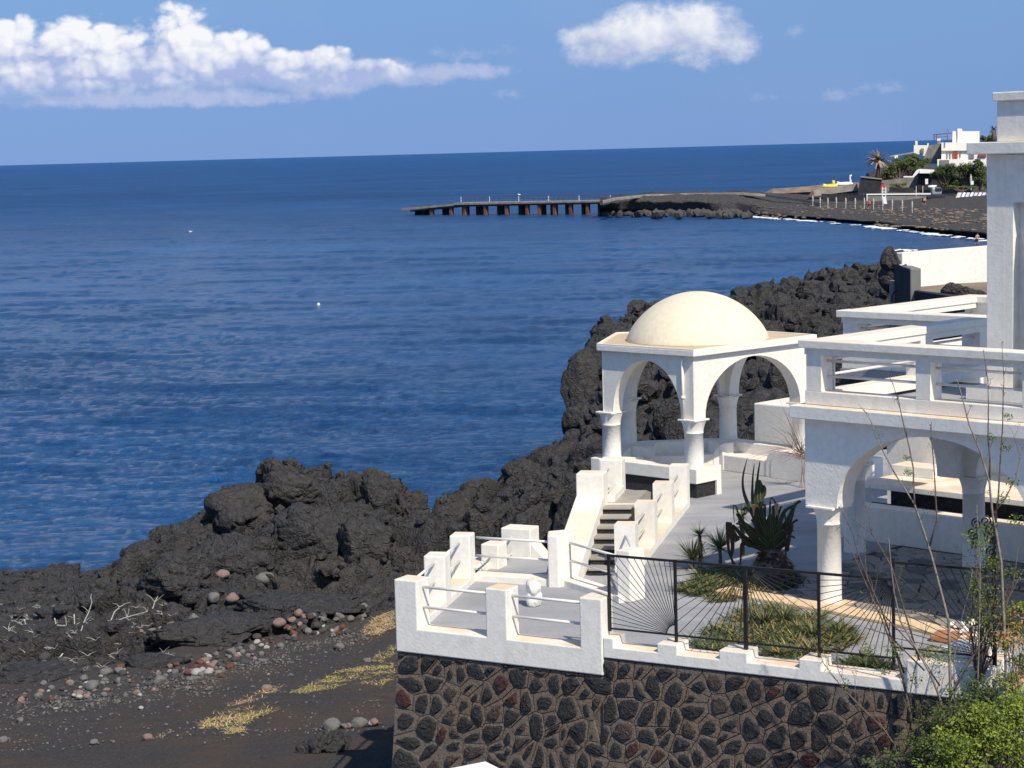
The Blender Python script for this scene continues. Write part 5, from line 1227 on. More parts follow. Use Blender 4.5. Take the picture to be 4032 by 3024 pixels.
# stump of old leaf bases
stv = MB().lathe((ag0.x, ag0.y), [(.40, 0), (.36, .10), (.30, .22), (.22, .34), (.15, .42), (.001, .45)], 20).build('stump', 'bark', ag)
V, F, M_ = [], [], []
for i in range(190):
    a = rp_.uniform(0, 6.283); h = rp_.uniform(.02, .42); r_ = .42-.55*h; d = Vector((math.cos(a), math.sin(a), rp_.uniform(-.2, .7)))
    blade(V, F, M_, Vector((ag0.x+r_*math.cos(a)*.9, ag0.y+r_*math.sin(a)*.9, h)), d, rp_.uniform(.08, .16), .085, .9, 0, rp_.choice((0, 1, 1)), 2)
pyd('leaf_base_mass', V, F, ['tan_leaf', 'dead_leaf'], ag, False, M_)
def thick_leaf(pts, w, name='leaf', mt=('agave_leaf', 'agave_edge'), taper=.15, keel=.35, cut=False):
    "channelled fleshy leaf through points, with a pale rim"
    P = [Vector(p) for p in pts]
    # resample by Catmull-Rom
    R_p = []; n = len(P)
    for i in range(n-1):
        p0, p1, p2, p3 = P[max(0, i-1)], P[i], P[i+1], P[min(n-1, i+2)]
        for k in range(4):
            t = k/4; R_p.append(.5*((2*p1)+(p2-p0)*t+(2*p0-5*p1+4*p2-p3)*t*t+(3*p1-p0-3*p2+p3)*t**3))
    R_p.append(P[-1]); m_ = len(R_p); vs = []; fs = []; ms = []
    for i, p in enumerate(R_p):
        t = i/(m_-1); d = (R_p[min(m_-1, i+1)]-R_p[max(0, i-1)]).normalized(); side = d.cross(Vector((.15, 1, .1))); side.normalize(); nrm = side.cross(d)
        ww = w*((1-t)**.55 if not cut else (1-.45*t))*(.8+.5*math.sin(min(1, t*1.6)*math.pi)*.5)+w*taper*(1 if cut else 0)
        ww = max(ww, .006)
        for a_, o_ in ((-.5, 0), (-.42, -.10), (0, -keel), (.42, -.10), (.5, 0), (.42, .12), (0, .10), (-.42, .12)): vs.append(p+side*ww*a_-nrm*ww*o_)
    for i in range(m_-1):
        for k in range(8): fs.append((i*8+k, i*8+(k+1) % 8, (i+1)*8+(k+1) % 8, (i+1)*8+k)); ms.append(1 if k in (0, 3, 4, 7) else 0)
    fs += [tuple(range(8))[::-1], tuple(range((m_-1)*8, m_*8))]; ms += [0, 1]
    return pyd(name, vs, fs, list(mt), ag, False, ms)
cb = (3040, 2150)
for (pts, w, cut, dd) in [
 ([(3010, 2170), (2975, 2050), (2932, 1950), (2925, 1880), (2943, 1802)], .11, False, 0), ([(2985, 2150), (2968, 2000), (2963, 1900), (2970, 1822)], .10, False, .1), ([(2990, 2140), (2978, 1990), (2982, 1890), (2993, 1812)], .12, False, -.05),
 ([(3000, 2150), (2990, 2010), (2988, 1930), (2990, 1890)], .11, True, 0), ([(3020, 2160), (2960, 2110), (2915, 2040), (2903, 2022)], .12, True, -.2), ([(2990, 2170), (2935, 2120), (2905, 2090), (2885, 2068)], .11, True, -.1),
 ([(3000, 2165), (2950, 2130), (2925, 2110), (2912, 2050), (2900, 2000), (2888, 1992), (2890, 2040), (2893, 2060)], .06, False, .1), ([(3020, 2150), (2990, 2080), (2960, 2020), (2935, 2000), (2925, 2010)], .09, True, .1),
 ([(3040, 2150), (3055, 2080), (3060, 2000), (3040, 1960), (3030, 1970)], .08, False, .2), ([(3040, 2150), (3020, 2080), (3005, 2040), (2990, 2020)], .12, True, 0), ([(3015, 2160), (3000, 2100), (2975, 2020), (2972, 2010)], .11, True, -.15),
 ([(3050, 2160), (3065, 2080), (3085, 2020), (3110, 1998), (3132, 1990)], .10, True, -.1), ([(3050, 2160), (3080, 2090), (3110, 2030), (3128, 1990), (3152, 1972)], .10, True, .1), ([(3045, 2150), (3090, 2100), (3118, 2040), (3130, 2000), (3146, 1970)], .07, False, .25),
 ([(3035, 2150), (3030, 2080), (3032, 2000), (3033, 1970), (3042, 1962), (3055, 1990)], .06, False, .15), ([(3050, 2150), (3075, 2060), (3085, 2018), (3092, 2040), (3095, 2120), (3096, 2190)], .07, False, -.1), ([(3060, 2140), (3070, 2070), (3080, 2040)], .07, True, 0),
 ([(3060, 2170), (3090, 2140), (3108, 2110), (3120, 2070)], .09, True, -.2), ([(3030, 2160), (3012, 2100), (3010, 2020), (3012, 1985)], .10, True, .2), ([(3045, 2160), (3048, 2100), (3045, 2010), (3043, 1990)], .09, True, .05), ([(3000, 2170), (2960, 2150), (2925, 2125), (2900, 2110), (2895, 2140)], .06, False, -.25)]:
    P = [ap_(u, v, dd*(i/len(pts))) for i, (u, v) in enumerate(pts)]; P[0] = P[0].lerp(Vector((ag0.x, ag0.y+.05, .36)), .55); thick_leaf(P, w*.8, cut=cut)
for pts, w in (([(2905, 2130), (2880, 2090), (2868, 2060), (2866, 2110), (2872, 2180), (2900, 2230)], .12), ([(2960, 2150), (2925, 2140), (2918, 2180), (2915, 2225)], .09), ([(2880, 2100), (2885, 2150), (2880, 2200), (2895, 2235)], .08), ([(3100, 2170), (3110, 2080), (3098, 2060), (3092, 2150), (3096, 2200)], .07), ([(2990, 2120), (2975, 2060), (2980, 1998), (2975, 2080), (2985, 2160)], .07)):
    thick_leaf([ap_(u, v, -.15) for u, v in pts], w, 'dead_leaf', ('dead_leaf', 'dead_leaf'))
for (u, v, s_) in ((2972, 2000, 1), (3057, 1995, .7)):
    p = ap_(u, v, -.1); MB().tube([p-Vector((0, 0, .14)), p, p+Vector((0, 0, .05))], [.03, .045*s_, .06*s_], 8).build('cut_stalk', 'tan_leaf', ag)
ra_ = random.Random(77)
for k in range(38):
    a = ra_.uniform(-.85, .85); L_ = ra_.uniform(110, 205)*(1-.25*abs(a)); u0, v0 = 3030+ra_.uniform(-25, 25), 2165; kn = ra_.uniform(.5, .85)
    u1, v1 = u0+math.sin(a)*L_*kn, v0-math.cos(a)*L_*kn; u2, v2 = u0+math.sin(a*1.1)*L_, v0-math.cos(a*1.1)*L_*(1 if ra_.random() < .6 else .8); dd = ra_.uniform(-.3, .5)
    P = [ap_(u0, v0, 0), ap_((u0+u1)/2+ra_.uniform(-6, 6), (v0+v1)/2, dd*.4), ap_(u1, v1, dd*.7), ap_(u2, v2, dd)]; P[0] = P[0].lerp(Vector((ag0.x, ag0.y+.05, .36)), .5); thick_leaf(P, ra_.uniform(.045, .07), cut=ra_.random() < .8)
def pad(u0, v0, u1, v1, w):
    a = ap_(u0, v0, .1); b2 = ap_(u1, v1, .1); d = b2-a; L_ = d.length; d.normalize(); vs, f = ICO[2]; s = d.cross(Vector((0, 1, 0))).normalized(); n = d.cross(s)
    pyd('cactus_pad', [tuple((a+b2)/2+d*(q[0]*L_*.52)+s*(q[1]*w*.5)+n*(q[2]*w*.28)) for q in vs], f, 'agave_leaf', ag, True)
pad(2992, 2010, 2990, 1890, .16); pad(3005, 1960, 3008, 1910, .10); pad(2985, 1950, 2982, 1888, .10); pad(2996, 2110, 2994, 1990, .17)
settle(ag)
# ------------------------------------------------------------------ dry tufts and strands on the sand
def tuft(name, poly, n, L_, mats, label, cat, bend=1.0, w=.012):
    V, F, M_ = [], [], []
    xs_ = [q[0] for q in poly]; ys_ = [q[1] for q in poly]; k = 0
    def inside(x, y):
        c = False
        for i in range(len(poly)):
            a, b2 = poly[i], poly[(i+1) % len(poly)]
            if (a[1] > y) != (b2[1] > y) and x < (b2[0]-a[0])*(y-a[1])/(b2[1]-a[1])+a[0]: c = not c
        return c
    pts = []
    while len(pts) < n:
        u, v = rp_.uniform(min(xs_), max(xs_)), rp_.uniform(min(ys_), max(ys_))
        if inside(u, v): pts.append((u, v))
    c0 = None
    for (u, v) in pts:
        z = -4.0
        for _ in range(3): p = PZ(u, v, z); z = ground(p.x, p.y)
        p = PZ(u, v, z)
        if c0 is None: c0 = p.copy()
        a = rp_.uniform(0, 6.283); blade(V, F, M_, p-c0, Vector((math.cos(a), math.sin(a), rp_.uniform(.1, .9))), L_*rp_.uniform(.5, 1.2), w, bend*rp_.uniform(.3, 1.4), 0, rp_.randrange(len(mats)), 3)
    o = pyd(name, V, F, list(mats), None, False, M_); o.location = c0; tag(o, label, cat); return o
tuft('grass_tuft', [(770, 2880), (830, 2820), (930, 2790), (1070, 2785), (1090, 2800), (990, 2830), (960, 2880), (890, 2895), (840, 2860)], 1500, .20, ('straw', 'straw', 'straw_green'), 'dry golden straw tuft spread on the black sand', 'dry grass')
tuft('grass_tuft', [(840, 2800), (950, 2755), (1030, 2720), (1100, 2700), (1110, 2710), (1000, 2770), (900, 2790)], 300, .18, ('straw',), 'thin trail of dry strands above the golden straw tuft', 'dry grass')
tuft('grass_tuft', [(590, 2915), (680, 2870), (690, 2880), (610, 2920)], 60, .10, ('straw',), 'small wisp of straw left of the golden straw tuft', 'dry grass')
tuft('grass_tuft', [(1130, 2730), (1230, 2690), (1340, 2640), (1460, 2620), (1550, 2610), (1560, 2680), (1500, 2700), (1380, 2690), (1270, 2720), (1200, 2740)], 2000, .15, ('straw_green', 'straw_green', 'straw'), 'yellow green grass patch creeping over the sand to the wall', 'grass patch')
tuft('grass_tuft', [(1425, 2490), (1480, 2430), (1550, 2400), (1555, 2470), (1480, 2500)], 800, .22, ('straw',), 'golden dry grass clump on the slope beside the parapet corner', 'dry grass')
tuft('grass_tuft', [(1440, 2600), (1500, 2570), (1555, 2530), (1558, 2570), (1500, 2610)], 200, .14, ('straw', 'straw_green'), 'sparse reddish dry grass under the parapet corner', 'dry grass')
# bleached roots on the lava shelf
rr_ = random.Random(17)
def root(pts_px, w, label):
    P = []
    D = None
    for (u, v) in pts_px:
        Dd = 44.0
        while Dd < 70:
            p = PD(u, v, Dd)
            if p.z <= ground(p.x, p.y)+.06: break
            Dd += .2
        if D is not None: Dd = D+max(-.8, min(.8, Dd-D))
        D = Dd; P.append(PD(u, v, Dd))
    mb = MB(); mb.tube(P, [w*(1-.6*i/len(P)) for i in range(len(P))], 5)
    for i in range(1, len(P)):
        for s_ in range(2):
            q = P[i]; e = q+Vector((rr_.uniform(-.28, .28), rr_.uniform(-.1, .2), rr_.uniform(-.05, .25))); mb.tube([q, (q+e)/2+Vector((rr_.uniform(-.05, .05), 0, .03)), e], [w*.55, w*.4, w*.2], 4)
    o = mb.build('bleached_root', 'root_white'); b0 = P[0].copy(); o.data.transform(Matrix.Translation(-b0)); o.location = b0
    tag(o, label, 'root')
rl = ['leftmost', 'second', 'third', 'fourth', 'fifth', 'sixth', 'seventh', 'eighth', 'ninth', 'tenth', 'eleventh', 'twelfth']
for k, pts in enumerate([[(10, 2510), (35, 2490), (48, 2530)], [(95, 2440), (110, 2480), (135, 2500), (150, 2550)], [(145, 2425), (165, 2470), (168, 2510)], [(215, 2435), (225, 2480), (228, 2520), (222, 2550)], [(225, 2462), (262, 2465)], [(292, 2420), (294, 2480)], [(318, 2490), (330, 2450), (350, 2410), (362, 2370)], [(420, 2455), (440, 2450), (500, 2430), (580, 2408)], [(435, 2448), (450, 2410), (470, 2390)], [(600, 2400), (610, 2370), (625, 2340)], [(600, 2395), (640, 2420)], [(230, 2595), (250, 2570), (268, 2545)]]):
    root(pts, .018, 'bleached white root sprawling over dark lava, %s of the roots from the left' % rl[k])
rs = []
mbr = MB()
for k in range(170):
    u, v = rr_.uniform(0, 700), rr_.uniform(2380, 2700-.0); v = min(v, 2700-u*.18)
    z = -4.6
    for _ in range(3): p = PZ(u, v, z); z = ground(p.x, p.y)
    p = PZ(u, v, z+.03); q = p
    for s_ in range(3):
        e = p+Vector((rr_.uniform(-.22, .22), rr_.uniform(-.15, .15), rr_.uniform(-.02, .13))); mbr.tube([p, (p+e)/2+Vector((0, 0, .02)), e], [.007, .006, .003], 3)
o = mbr.build('dry_twigs', 'root_white'); o['kind'] = 'stuff'
# ------------------------------------------------------------------ branches and leaves
def leafcloud(V, F, M_, c, rad, n, size, r, mats=(0,), flat=1.0):
    for _ in range(n):
        d = Vector((r.gauss(0, 1), r.gauss(0, 1), r.gauss(0, 1))); d.normalize(); q = c+Vector((d.x*rad[0], d.y*rad[1], d.z*rad[2]))*(r.random()**.45)
        a = Vector((r.gauss(0, 1), r.gauss(0, 1), r.gauss(0, 1)*flat)).normalized(); b2 = a.orthogonal().normalized(); s = size*r.uniform(.6, 1.3); k = len(V)
        V.extend([tuple(q-a*s*.5), tuple(q+b2*s*.28), tuple(q+a*s*.5), tuple(q-b2*s*.28)]); F.append((k, k+1, k+2, k+3)); M_.append(r.choice(mats))
bs_r = random.Random(5)
stems = [
 [(3745, 3060), (3742, 2700), (3736, 2450), (3700, 2310), (3667, 2187), (3635, 2085), (3601, 1987), (3560, 1920), (3524, 1866), (3461, 1746), (3427, 1655), (3400, 1610)],
 [(3601, 1987), (3597, 1900), (3596, 1843), (3580, 1760), (3558, 1672), (3540, 1590), (3518, 1517), (3497, 1474)],
 [(3965, 3060), (3960, 2600), (3942, 2215), (3925, 2110), (3908, 2027), (3896, 1900), (3860, 1780), (3816, 1672), (3795, 1590), (3770, 1500), (3748, 1479)],
 [(3896, 1900), (3898, 1800), (3890, 1729), (3892, 1600), (3890, 1500), (3871, 1377)],
 [(3915, 2050), (3930, 1970), (3940, 1800), (3948, 1672), (3950, 1560), (3953, 1500), (3945, 1346)],
 [(3660, 2150), (3690, 2050), (3684, 1958), (3680, 1870), (3673, 1786), (3668, 1720), (3664, 1672)],
 [(3620, 2600), (3560, 2400), (3513, 2239), (3470, 2160), (3432, 2101), (3420, 2040), (3410, 1987)],
 [(3560, 2650), (3470, 2400), (3420, 2290), (3381, 2187), (3360, 2110), (3335, 2050), (3301, 1992)],
 [(3640, 3060), (3600, 2900), (3571, 2746), (3552, 2660), (3536, 2597), (3500, 2510), (3472, 2438), (3410, 2300), (3367, 2200), (3340, 2130)],
 [(3720, 3060), (3718, 2900), (3715, 2796), (3690, 2720), (3660, 2647), (3600, 2540), (3546, 2448), (3520, 2330), (3506, 2200), (3500, 2120)],
 [(3765, 3060), (3762, 2900), (3760, 2761), (3757, 2680), (3755, 2597), (3790, 2420), (3815, 2330), (3830, 2240)],
 [(3846, 3060), (3844, 2796), (3850, 2670), (3854, 2547), (3858, 2370), (3859, 2200), (3850, 2080), (3846, 1990)],
 [(3560, 3060), (3520, 2930), (3472, 2860), (3395, 2790), (3318, 2711), (3280, 2660), (3243, 2612), (3210, 2540)],
 [(3600, 3040), (3596, 3024), (3545, 2960), (3496, 2895), (3420, 2810), (3347, 2736), (3300, 2640), (3290, 2560)],
 [(3640, 3050), (3626, 2970), (3600, 2870), (3576, 2771), (3600, 2640), (3640, 2500), (3660, 2400)],
 [(3716, 2796), (3800, 2640), (3880, 2500), (3960, 2380), (4020, 2260)], [(3850, 2650), (3900, 2520), (3950, 2420), (3990, 2300), (4010, 2150)],
 [(3700, 2700), (3610, 2560), (3480, 2420), (3400, 2360)], [(3640, 2640), (3500, 2500), (3400, 2470)], [(3908, 2027), (3960, 1960), (4000, 1880), (4026, 1760)]]
sh = thing('bare_shrub', 'tall thin almost leafless shrub with pale stems rising in front of the arch', 'shrub', tuple(PD(3740, 3060, 25.2)))
LV, LF, LM = [], [], []
def twigs(mb, P, r, depth, L_, w):
    for i in range(1, len(P)-1):
        if r.random() < .75:
            q = P[i].lerp(P[i+1], r.random()); d = (P[i+1]-P[i]).normalized(); s = Vector((r.uniform(-1, 1), r.uniform(-.6, .6), r.uniform(.1, .9))).normalized(); dr = (d*.6+s*.8).normalized(); l = L_*r.uniform(.4, 1.2)
            Q = [q, q+dr*l*.5+Vector((0, 0, .02)), q+dr*l+Vector((r.uniform(-.03, .03), 0, .05))]; mb.tube(Q, [w, w*.7, w*.35], 4)
            if depth: twigs(mb, [Q[0], Q[1], Q[2], Q[2]+(Q[2]-Q[1])*.5], r, depth-1, L_*.6, w*.6)
            if r.random() < .55: leafcloud(LV, LF, LM, Q[2], (.05, .05, .05), r.randint(4, 16), .022, r, (0, 0, 1))
for k, pts in enumerate(stems):
    dd = bs_r.uniform(-.35, .35); P = [PD(u, v, 25.2+dd*min(1, i/3)) for i, (u, v) in enumerate(pts)]
    R0 = .021 if len(pts) > 8 else .012
    mb = MB(); mb.tube(P, [max(.0035, R0*(1-i/(len(P)-.2))**.8) for i in range(len(P))], 6)
    mb.build('stem', 'bark_pale' if k in (0, 2, 9, 10, 11) else 'bark', sh, True)
    tb = MB(); twigs(tb, P, bs_r, 1 if k > 5 else 0, .30 if k > 5 else .10, .0055)
    # buds along the upper stems
    for i in range(len(P)-1):
        for s_ in range(5):
            q = P[i].lerp(P[i+1], bs_r.random()); e = q+Vector((bs_r.uniform(-.025, .025), 0, bs_r.uniform(0, .03))); tb.tube([q, e], [.005, .003], 3)
    if tb.v: struct(tb.build('twigs', 'bark', sh), 'stuff')
for (u, v, r0, n) in [(3570, 1800, .05, 30), (3575, 1860, .06, 40), (3420, 2560, .12, 90), (3700, 2580, .20, 260), (3640, 2570, .14, 120), (3880, 2080, .16, 160), (3900, 1720, .06, 40), (3960, 1760, .08, 60), (3970, 1640, .07, 40), (3950, 1960, .1, 60), (4000, 2050, .12, 80), (3480, 2640, .10, 50), (3520, 2560, .14, 120), (3600, 2680, .12, 80), (3330, 2690, .08, 30), (3990, 1900, .1, 60)]:
    c = PD(u, v, 25.1); leafcloud(LV, LF, LM, c, (r0, r0, r0*.8), n, .032, bs_r, (0, 0, 1, 2))
pyd('leaves', LV, LF, ['leaf_mid', 'leaf_dark', 'leaf_bright'], sh, False, LM); settle(sh)
def shrub(name, label, base_px, blobs_, mats, seed, D=24.6, size=.045, cat='shrub'):
    r = random.Random(seed); t = thing(name, label, cat, tuple(PD(*base_px, D))); V, F, M_ = [], [], []; tm = MB(); b0 = PD(*base_px, D)
    for (u, v, rx, rz, n) in blobs_:
        c = PD(u, v, D+r.uniform(-.25, .25)); k_ = D/FPX; n_sub = max(6, n//45)
        for s_ in range(n_sub):
            cc_ = c+Vector((r.gauss(0, .5)*rx*k_, r.gauss(0, .4)*rx*k_, r.gauss(0, .5)*rz*k_)); q_r = r.uniform(.10, .26); mm_ = r.choice([(0,), (0, 1), tuple(range(len(mats))), (len(mats)-1,)])
            leafcloud(V, F, M_, cc_, (q_r, q_r, q_r*.55), int(n/n_sub*r.uniform(.3, 1.1)), size, r, mm_)
        for s_ in range(3):
            e = c+Vector((r.uniform(-1, 1)*rx*k_*.7, 0, r.uniform(-.5, 1)*rz*k_*.7)); mid_ = (b0+e)/2+Vector((r.uniform(-.15, .15), 0, 0)); tm.tube([b0, mid_, e], [.010, .007, .003], 5)
    tm.build('stems', 'bark', t); pyd('foliage', V, F, list(mats), t, False, M_); return settle(t)
shrub('leafy_shrub', 'dense bright yellow green shrub filling the lower right corner', (3900, 3150), [(3780, 2950, 120, 90, 2400), (3900, 2900, 130, 110, 3200), (4010, 2930, 110, 130, 2600), (3960, 2800, 110, 70, 1700), (3850, 2830, 90, 60, 1200), (4040, 2780, 70, 80, 1200), (3720, 3040, 90, 40, 700)], ('leaf_bright', 'leaf_mid', 'leaf_dark', 'leaf_bright'), 31)
shrub('leafy_shrub', 'dark green shrub between the bare stems and the bright shrub', (3760, 3100), [(3800, 2800, 110, 70, 1200), (3700, 2860, 100, 70, 900), (3600, 2960, 90, 60, 500), (3850, 2720, 70, 60, 700), (3500, 2990, 70, 40, 250), (3930, 2740, 80, 70, 800), (3660, 2900, 120, 90, 700)], ('leaf_mid', 'leaf_dark', 'leaf_dark'), 32, 24.9)
shrub('leafy_shrub', 'green shrub with orange tipped leaves at the right frame edge', (4010, 2900), [(4000, 2480, 70, 50, 900), (4020, 2400, 50, 40, 500), (3960, 2540, 50, 40, 400), (4025, 2620, 40, 50, 500), (3990, 2680, 60, 50, 600), (3950, 2420, 40, 30, 200)], ('leaf_mid', 'leaf_bright', 'leaf_mid', 'leaf_mid', 'leaf_bright', 'leaf_orange'), 33, 25.3)
shrub('leafy_shrub', 'upright feathery green bush climbing beside the iron gate post', (3850, 2700), [(3850, 2140, 34, 50, 330), (3870, 2230, 40, 60, 480), (3845, 2300, 34, 50, 260), (3880, 2330, 36, 40, 240), (3860, 2420, 30, 50, 180), (3920, 2230, 40, 30, 120), (3990, 2250, 50, 30, 150), (3900, 2480, 50, 40, 150), (3925, 2380, 24, 30, 120)], ('leaf_mid', 'leaf_dark', 'leaf_bright'), 34, 25.5, .036)
# white rendered wall and terracotta pot glimpsed behind the shrubs
rw2 = thing('garden_wall', 'white rendered wall glimpsed through the green shrub at the right edge', 'wall', (*fr(10.4, .3), -.6))
MB().obox(fr(9.20, .0), Fd, 3.6, Fn, .3, -.55, .30).build('wall', 'plaster_front', rw2, bev=.02); MB().obox(fr(9.55, .9), Fd, 3.2, Fn, .5, 0, .62).build('wall', 'plaster', rw2, bev=.03); settle(rw2)
tr = thing('terracotta_slab', 'orange terracotta slab lying behind the white block and the fence', 'terracotta slab', (*fr(8.75, .8), 0))
q = PZ(3660, 2495, .12); MB().obox(V2(q.x, q.y), Fd, .50, Fn, .4, 0, .10).build('slab', 'terracotta', tr, bev=.02); settle(tr)
wr = random.Random(2); its = []
for k in range(26):
    u, v = wr.uniform(3735, 3905), wr.uniform(2440, 2520); p = PZ(u, v, .12); vv, f = rock_verts(wr, wr.uniform(.03, .07), 1, .3); its.append(((p.x, p.y, .06+wr.uniform(0, .1)), vv, f))
joined_rocks('white_rubble', its, 'plaster')
# sparse reddish dry shrub by the pavilion bench
dsb = PZ(3150, 1905, 0); ds = thing('dry_bush', 'thin reddish leafless bush fanning out over the curved bench', 'dry bush', (dsb.x, dsb.y+.4, 0)); dm = MB(); rd = random.Random(9)
b0 = PD(3165, 1790, 42.2)
for k in range(95):
    a = rd.uniform(.15, 3.3); L_ = rd.uniform(.35, 1.15)*(1.2 if a > 1.8 else .8); d = Vector((math.cos(a)*1.0, rd.uniform(-.4, .4), math.sin(a)*.75)); d.normalize()
    st_ = b0+Vector((rd.uniform(-.12, .06), 0, rd.uniform(-.12, .1))); mid_ = st_+d*L_*.5+Vector((0, 0, .08)); e = st_+d*L_+Vector((0, 0, -.10 if a > 2 else .05)); dm.tube([st_, mid_, e], [.0045, .0035, .0015], 3)
for k in range(5): dm.tube([Vector((dsb.x+rd.uniform(-.1, .1), b0.y, 0)), b0+Vector((rd.uniform(-.1, .05), 0, 0))], [.009, .006], 4)
struct(dm.build('twigs', 'twig_red', ds), 'stuff'); settle(ds)
# white and blue canopy edge in front of the wall, cut by the lower frame
ca = thing('boat_canopy', 'corner of a white canopy with a blue side rim at the lower frame edge', 'canopy', tuple(PD(1950, 3200, 22.0)))
k0 = PD(1912, 2996, 22.0); k1 = PD(2120, 3022, 21.0); zc_ = k0.z; d = V2(k1.x-k0.x, k1.y-k0.y).normalized(); n = V2(-d.y, d.x)
A0 = V2(k0.x, k0.y); MB().obox(A0-n*1.1, d, 2.4, n, 1.1, zc_-.10, zc_).build('roof_panel', 'white_paint', ca, bev=.015)
MB().obox(A0-n*1.15+d*-.08, d, .079, n, 1.2, zc_-.22, zc_-.03).build('blue_rim', 'blue_paint', ca, bev=.01)
for k in (0, 1): MB().obox(A0-n*(.12+.9*k)+d*.05, d, .04, n, .04, zc_-2.2, zc_-.10).build('strut', 'white_paint', ca)
settle(ca)
# lane in front of the wall, below the frame
struct(MB().prism([tuple(fr(-6, -.02)), tuple(fr(16, -.02)), tuple(fr(16, -14)), tuple(fr(-6, -14))], -4.6, -3.9).build('lane', 'black_sand'))

ch = PZ(2104, 2392, 0); rq = random.Random(6); V = []; F = []
for (cx, cz, sz) in ((.01, .13, (.13, .12, .19)), (-.01, .30, (.15, .12, .15))):
    vv, f = rock_verts(rq, sz, 3, .22); n = len(V); V += [(x+cx, y, max(0, z+cz)) for x, y, z in vv.tolist()]; F += [(a+n, b_+n, c+n) for a, b_, c in f]
cho = pyd('column_fragment', V, F, 'plaster_front'); cho.location = (ch.x, ch.y+.12, 0)
tag(cho, 'broken weathered stub of a white column standing on the lower terrace floor', 'column stub')
# ------------------------------------------------------------------ stone ruins and white wall beyond the balcony
bwl = thing('boundary_wall', 'long plain white rendered wall standing beyond the balcony', 'wall', tuple(PD(3700, 1130, 62)))
w0 = PD(3553, 996, 60.0); w1 = PD(3890, 985, 62.5); d = V2(w1.x-w0.x, w1.y-w0.y).normalized(); n = V2(-d.y, d.x)
zb_w = PD(3630, 1128, 60.3).z
MB().obox(V2(w0.x, w0.y), d, 6, n, .35, zb_w-.4, w0.z).build('wall', 'plaster', bwl, bev=.02); settle(bwl)
pt_ = PZ(3600, 1150, zb_w-.02); 
struct(MB().prism([(PZ(u, v, zb_w-.02).x, PZ(u, v, zb_w-.02).y) for u, v in ((3590, 1150), (3560, 1126), (3990, 1105), (4010, 1190), (3810, 1192))], zb_w-.6, zb_w-.02).build('dirt_path', 'path_dirt'))
dw = thing('ruined_wall', 'dark stone retaining wall with a crumbling grey pillar below the white wall', 'ruin', tuple(PD(3640, 1250, 56)))
s0 = PD(3553, 1045, 55.5); s1 = PD(3627, 1055, 54.0)
MB().prism([(s0.x, s0.y), (s1.x-.3, s1.y), (s1.x-.3, s1.y+1.2), (s0.x, s0.y+1.2)], -2.4, s0.z).build('pillar', 'dark_wall', dw, bev=.04)
MB().prism([(s1.x-.298, s1.y-.03), (s1.x, s1.y), (s1.x, s1.y+1.2), (s1.x-.298, s1.y+1.2)], -2.4, s1.z).build('pillar_face', 'grey_wall', dw, bev=.04)
t0 = PD(3600, 1145, 54.0); t1 = PD(3830, 1180, 49.0)
V = [(t0.x, t0.y, t0.z), (t1.x, t1.y, t1.z), (t1.x, t1.y, -2.5), (t0.x, t0.y, -2.5), (t0.x, t0.y+.6, t0.z), (t1.x+.3, t1.y+.6, t1.z), (t1.x+.3, t1.y+.6, -2.5), (t0.x, t0.y+.6, -2.5)]
pyd('retaining_face', V, [(0, 3, 2, 1), (4, 5, 6, 7), (0, 1, 5, 4), (3, 7, 6, 2), (0, 4, 7, 3), (1, 2, 6, 5)], 'dark_wall', dw); settle(dw)
gb = thing('concrete_block', 'weathered concrete block with a bent black pipe beside the ruined wall', 'block', tuple(PD(3530, 1170, 56)))
g0 = PD(3518, 1108, 56.5); MB().box((g0.x+.08, g0.y+.3, g0.z-.75), .19, .5, 1.5).build('block', 'grey_wall', gb, bev=.02)
MB().tube([PD(3512, 1190, 56), PD(3512, 1165, 56), PD(3520, 1150, 56), PD(3542, 1135, 56)], .022, 6).build('pipe', 'black_iron', gb)
MB().tube([PD(3546, 1122, 56), PD(3546, 1040, 56)], .035, 6).build('white_post', 'white_paint', gb); settle(gb)
# rough lava stack beside the white wall, rocks on the path
r6 = random.Random(12); its = []
for k in range(60):
    u = r6.uniform(3490, 3552); v = r6.uniform(1000, 1125); p = PD(u, v, 61+r6.uniform(-.8, .8)); vv, f = rock_verts(r6, r6.uniform(.16, .30), 2, .45, 1.0); its.append((tuple(p), vv, f))
o = joined_rocks('lava_stack', its, 'lava'); del o['kind']; tag(o, 'tall dark stack of lava standing against the left end of the white wall', 'lava stack')
its = []
for k in range(70):
    t = r6.random(); u = 3725+t*170; v = 1142+t*38+r6.uniform(-14, 10); p = PD(u, v, 55.5); vv, f = rock_verts(r6, r6.uniform(.08, .2), 2, .5, .9); its.append((tuple(p), vv, f))
o = joined_rocks('rock_heap', its, 'lava'); del o['kind']; tag(o, 'heap of black stones lying on the brown path behind the balcony', 'rock heap')
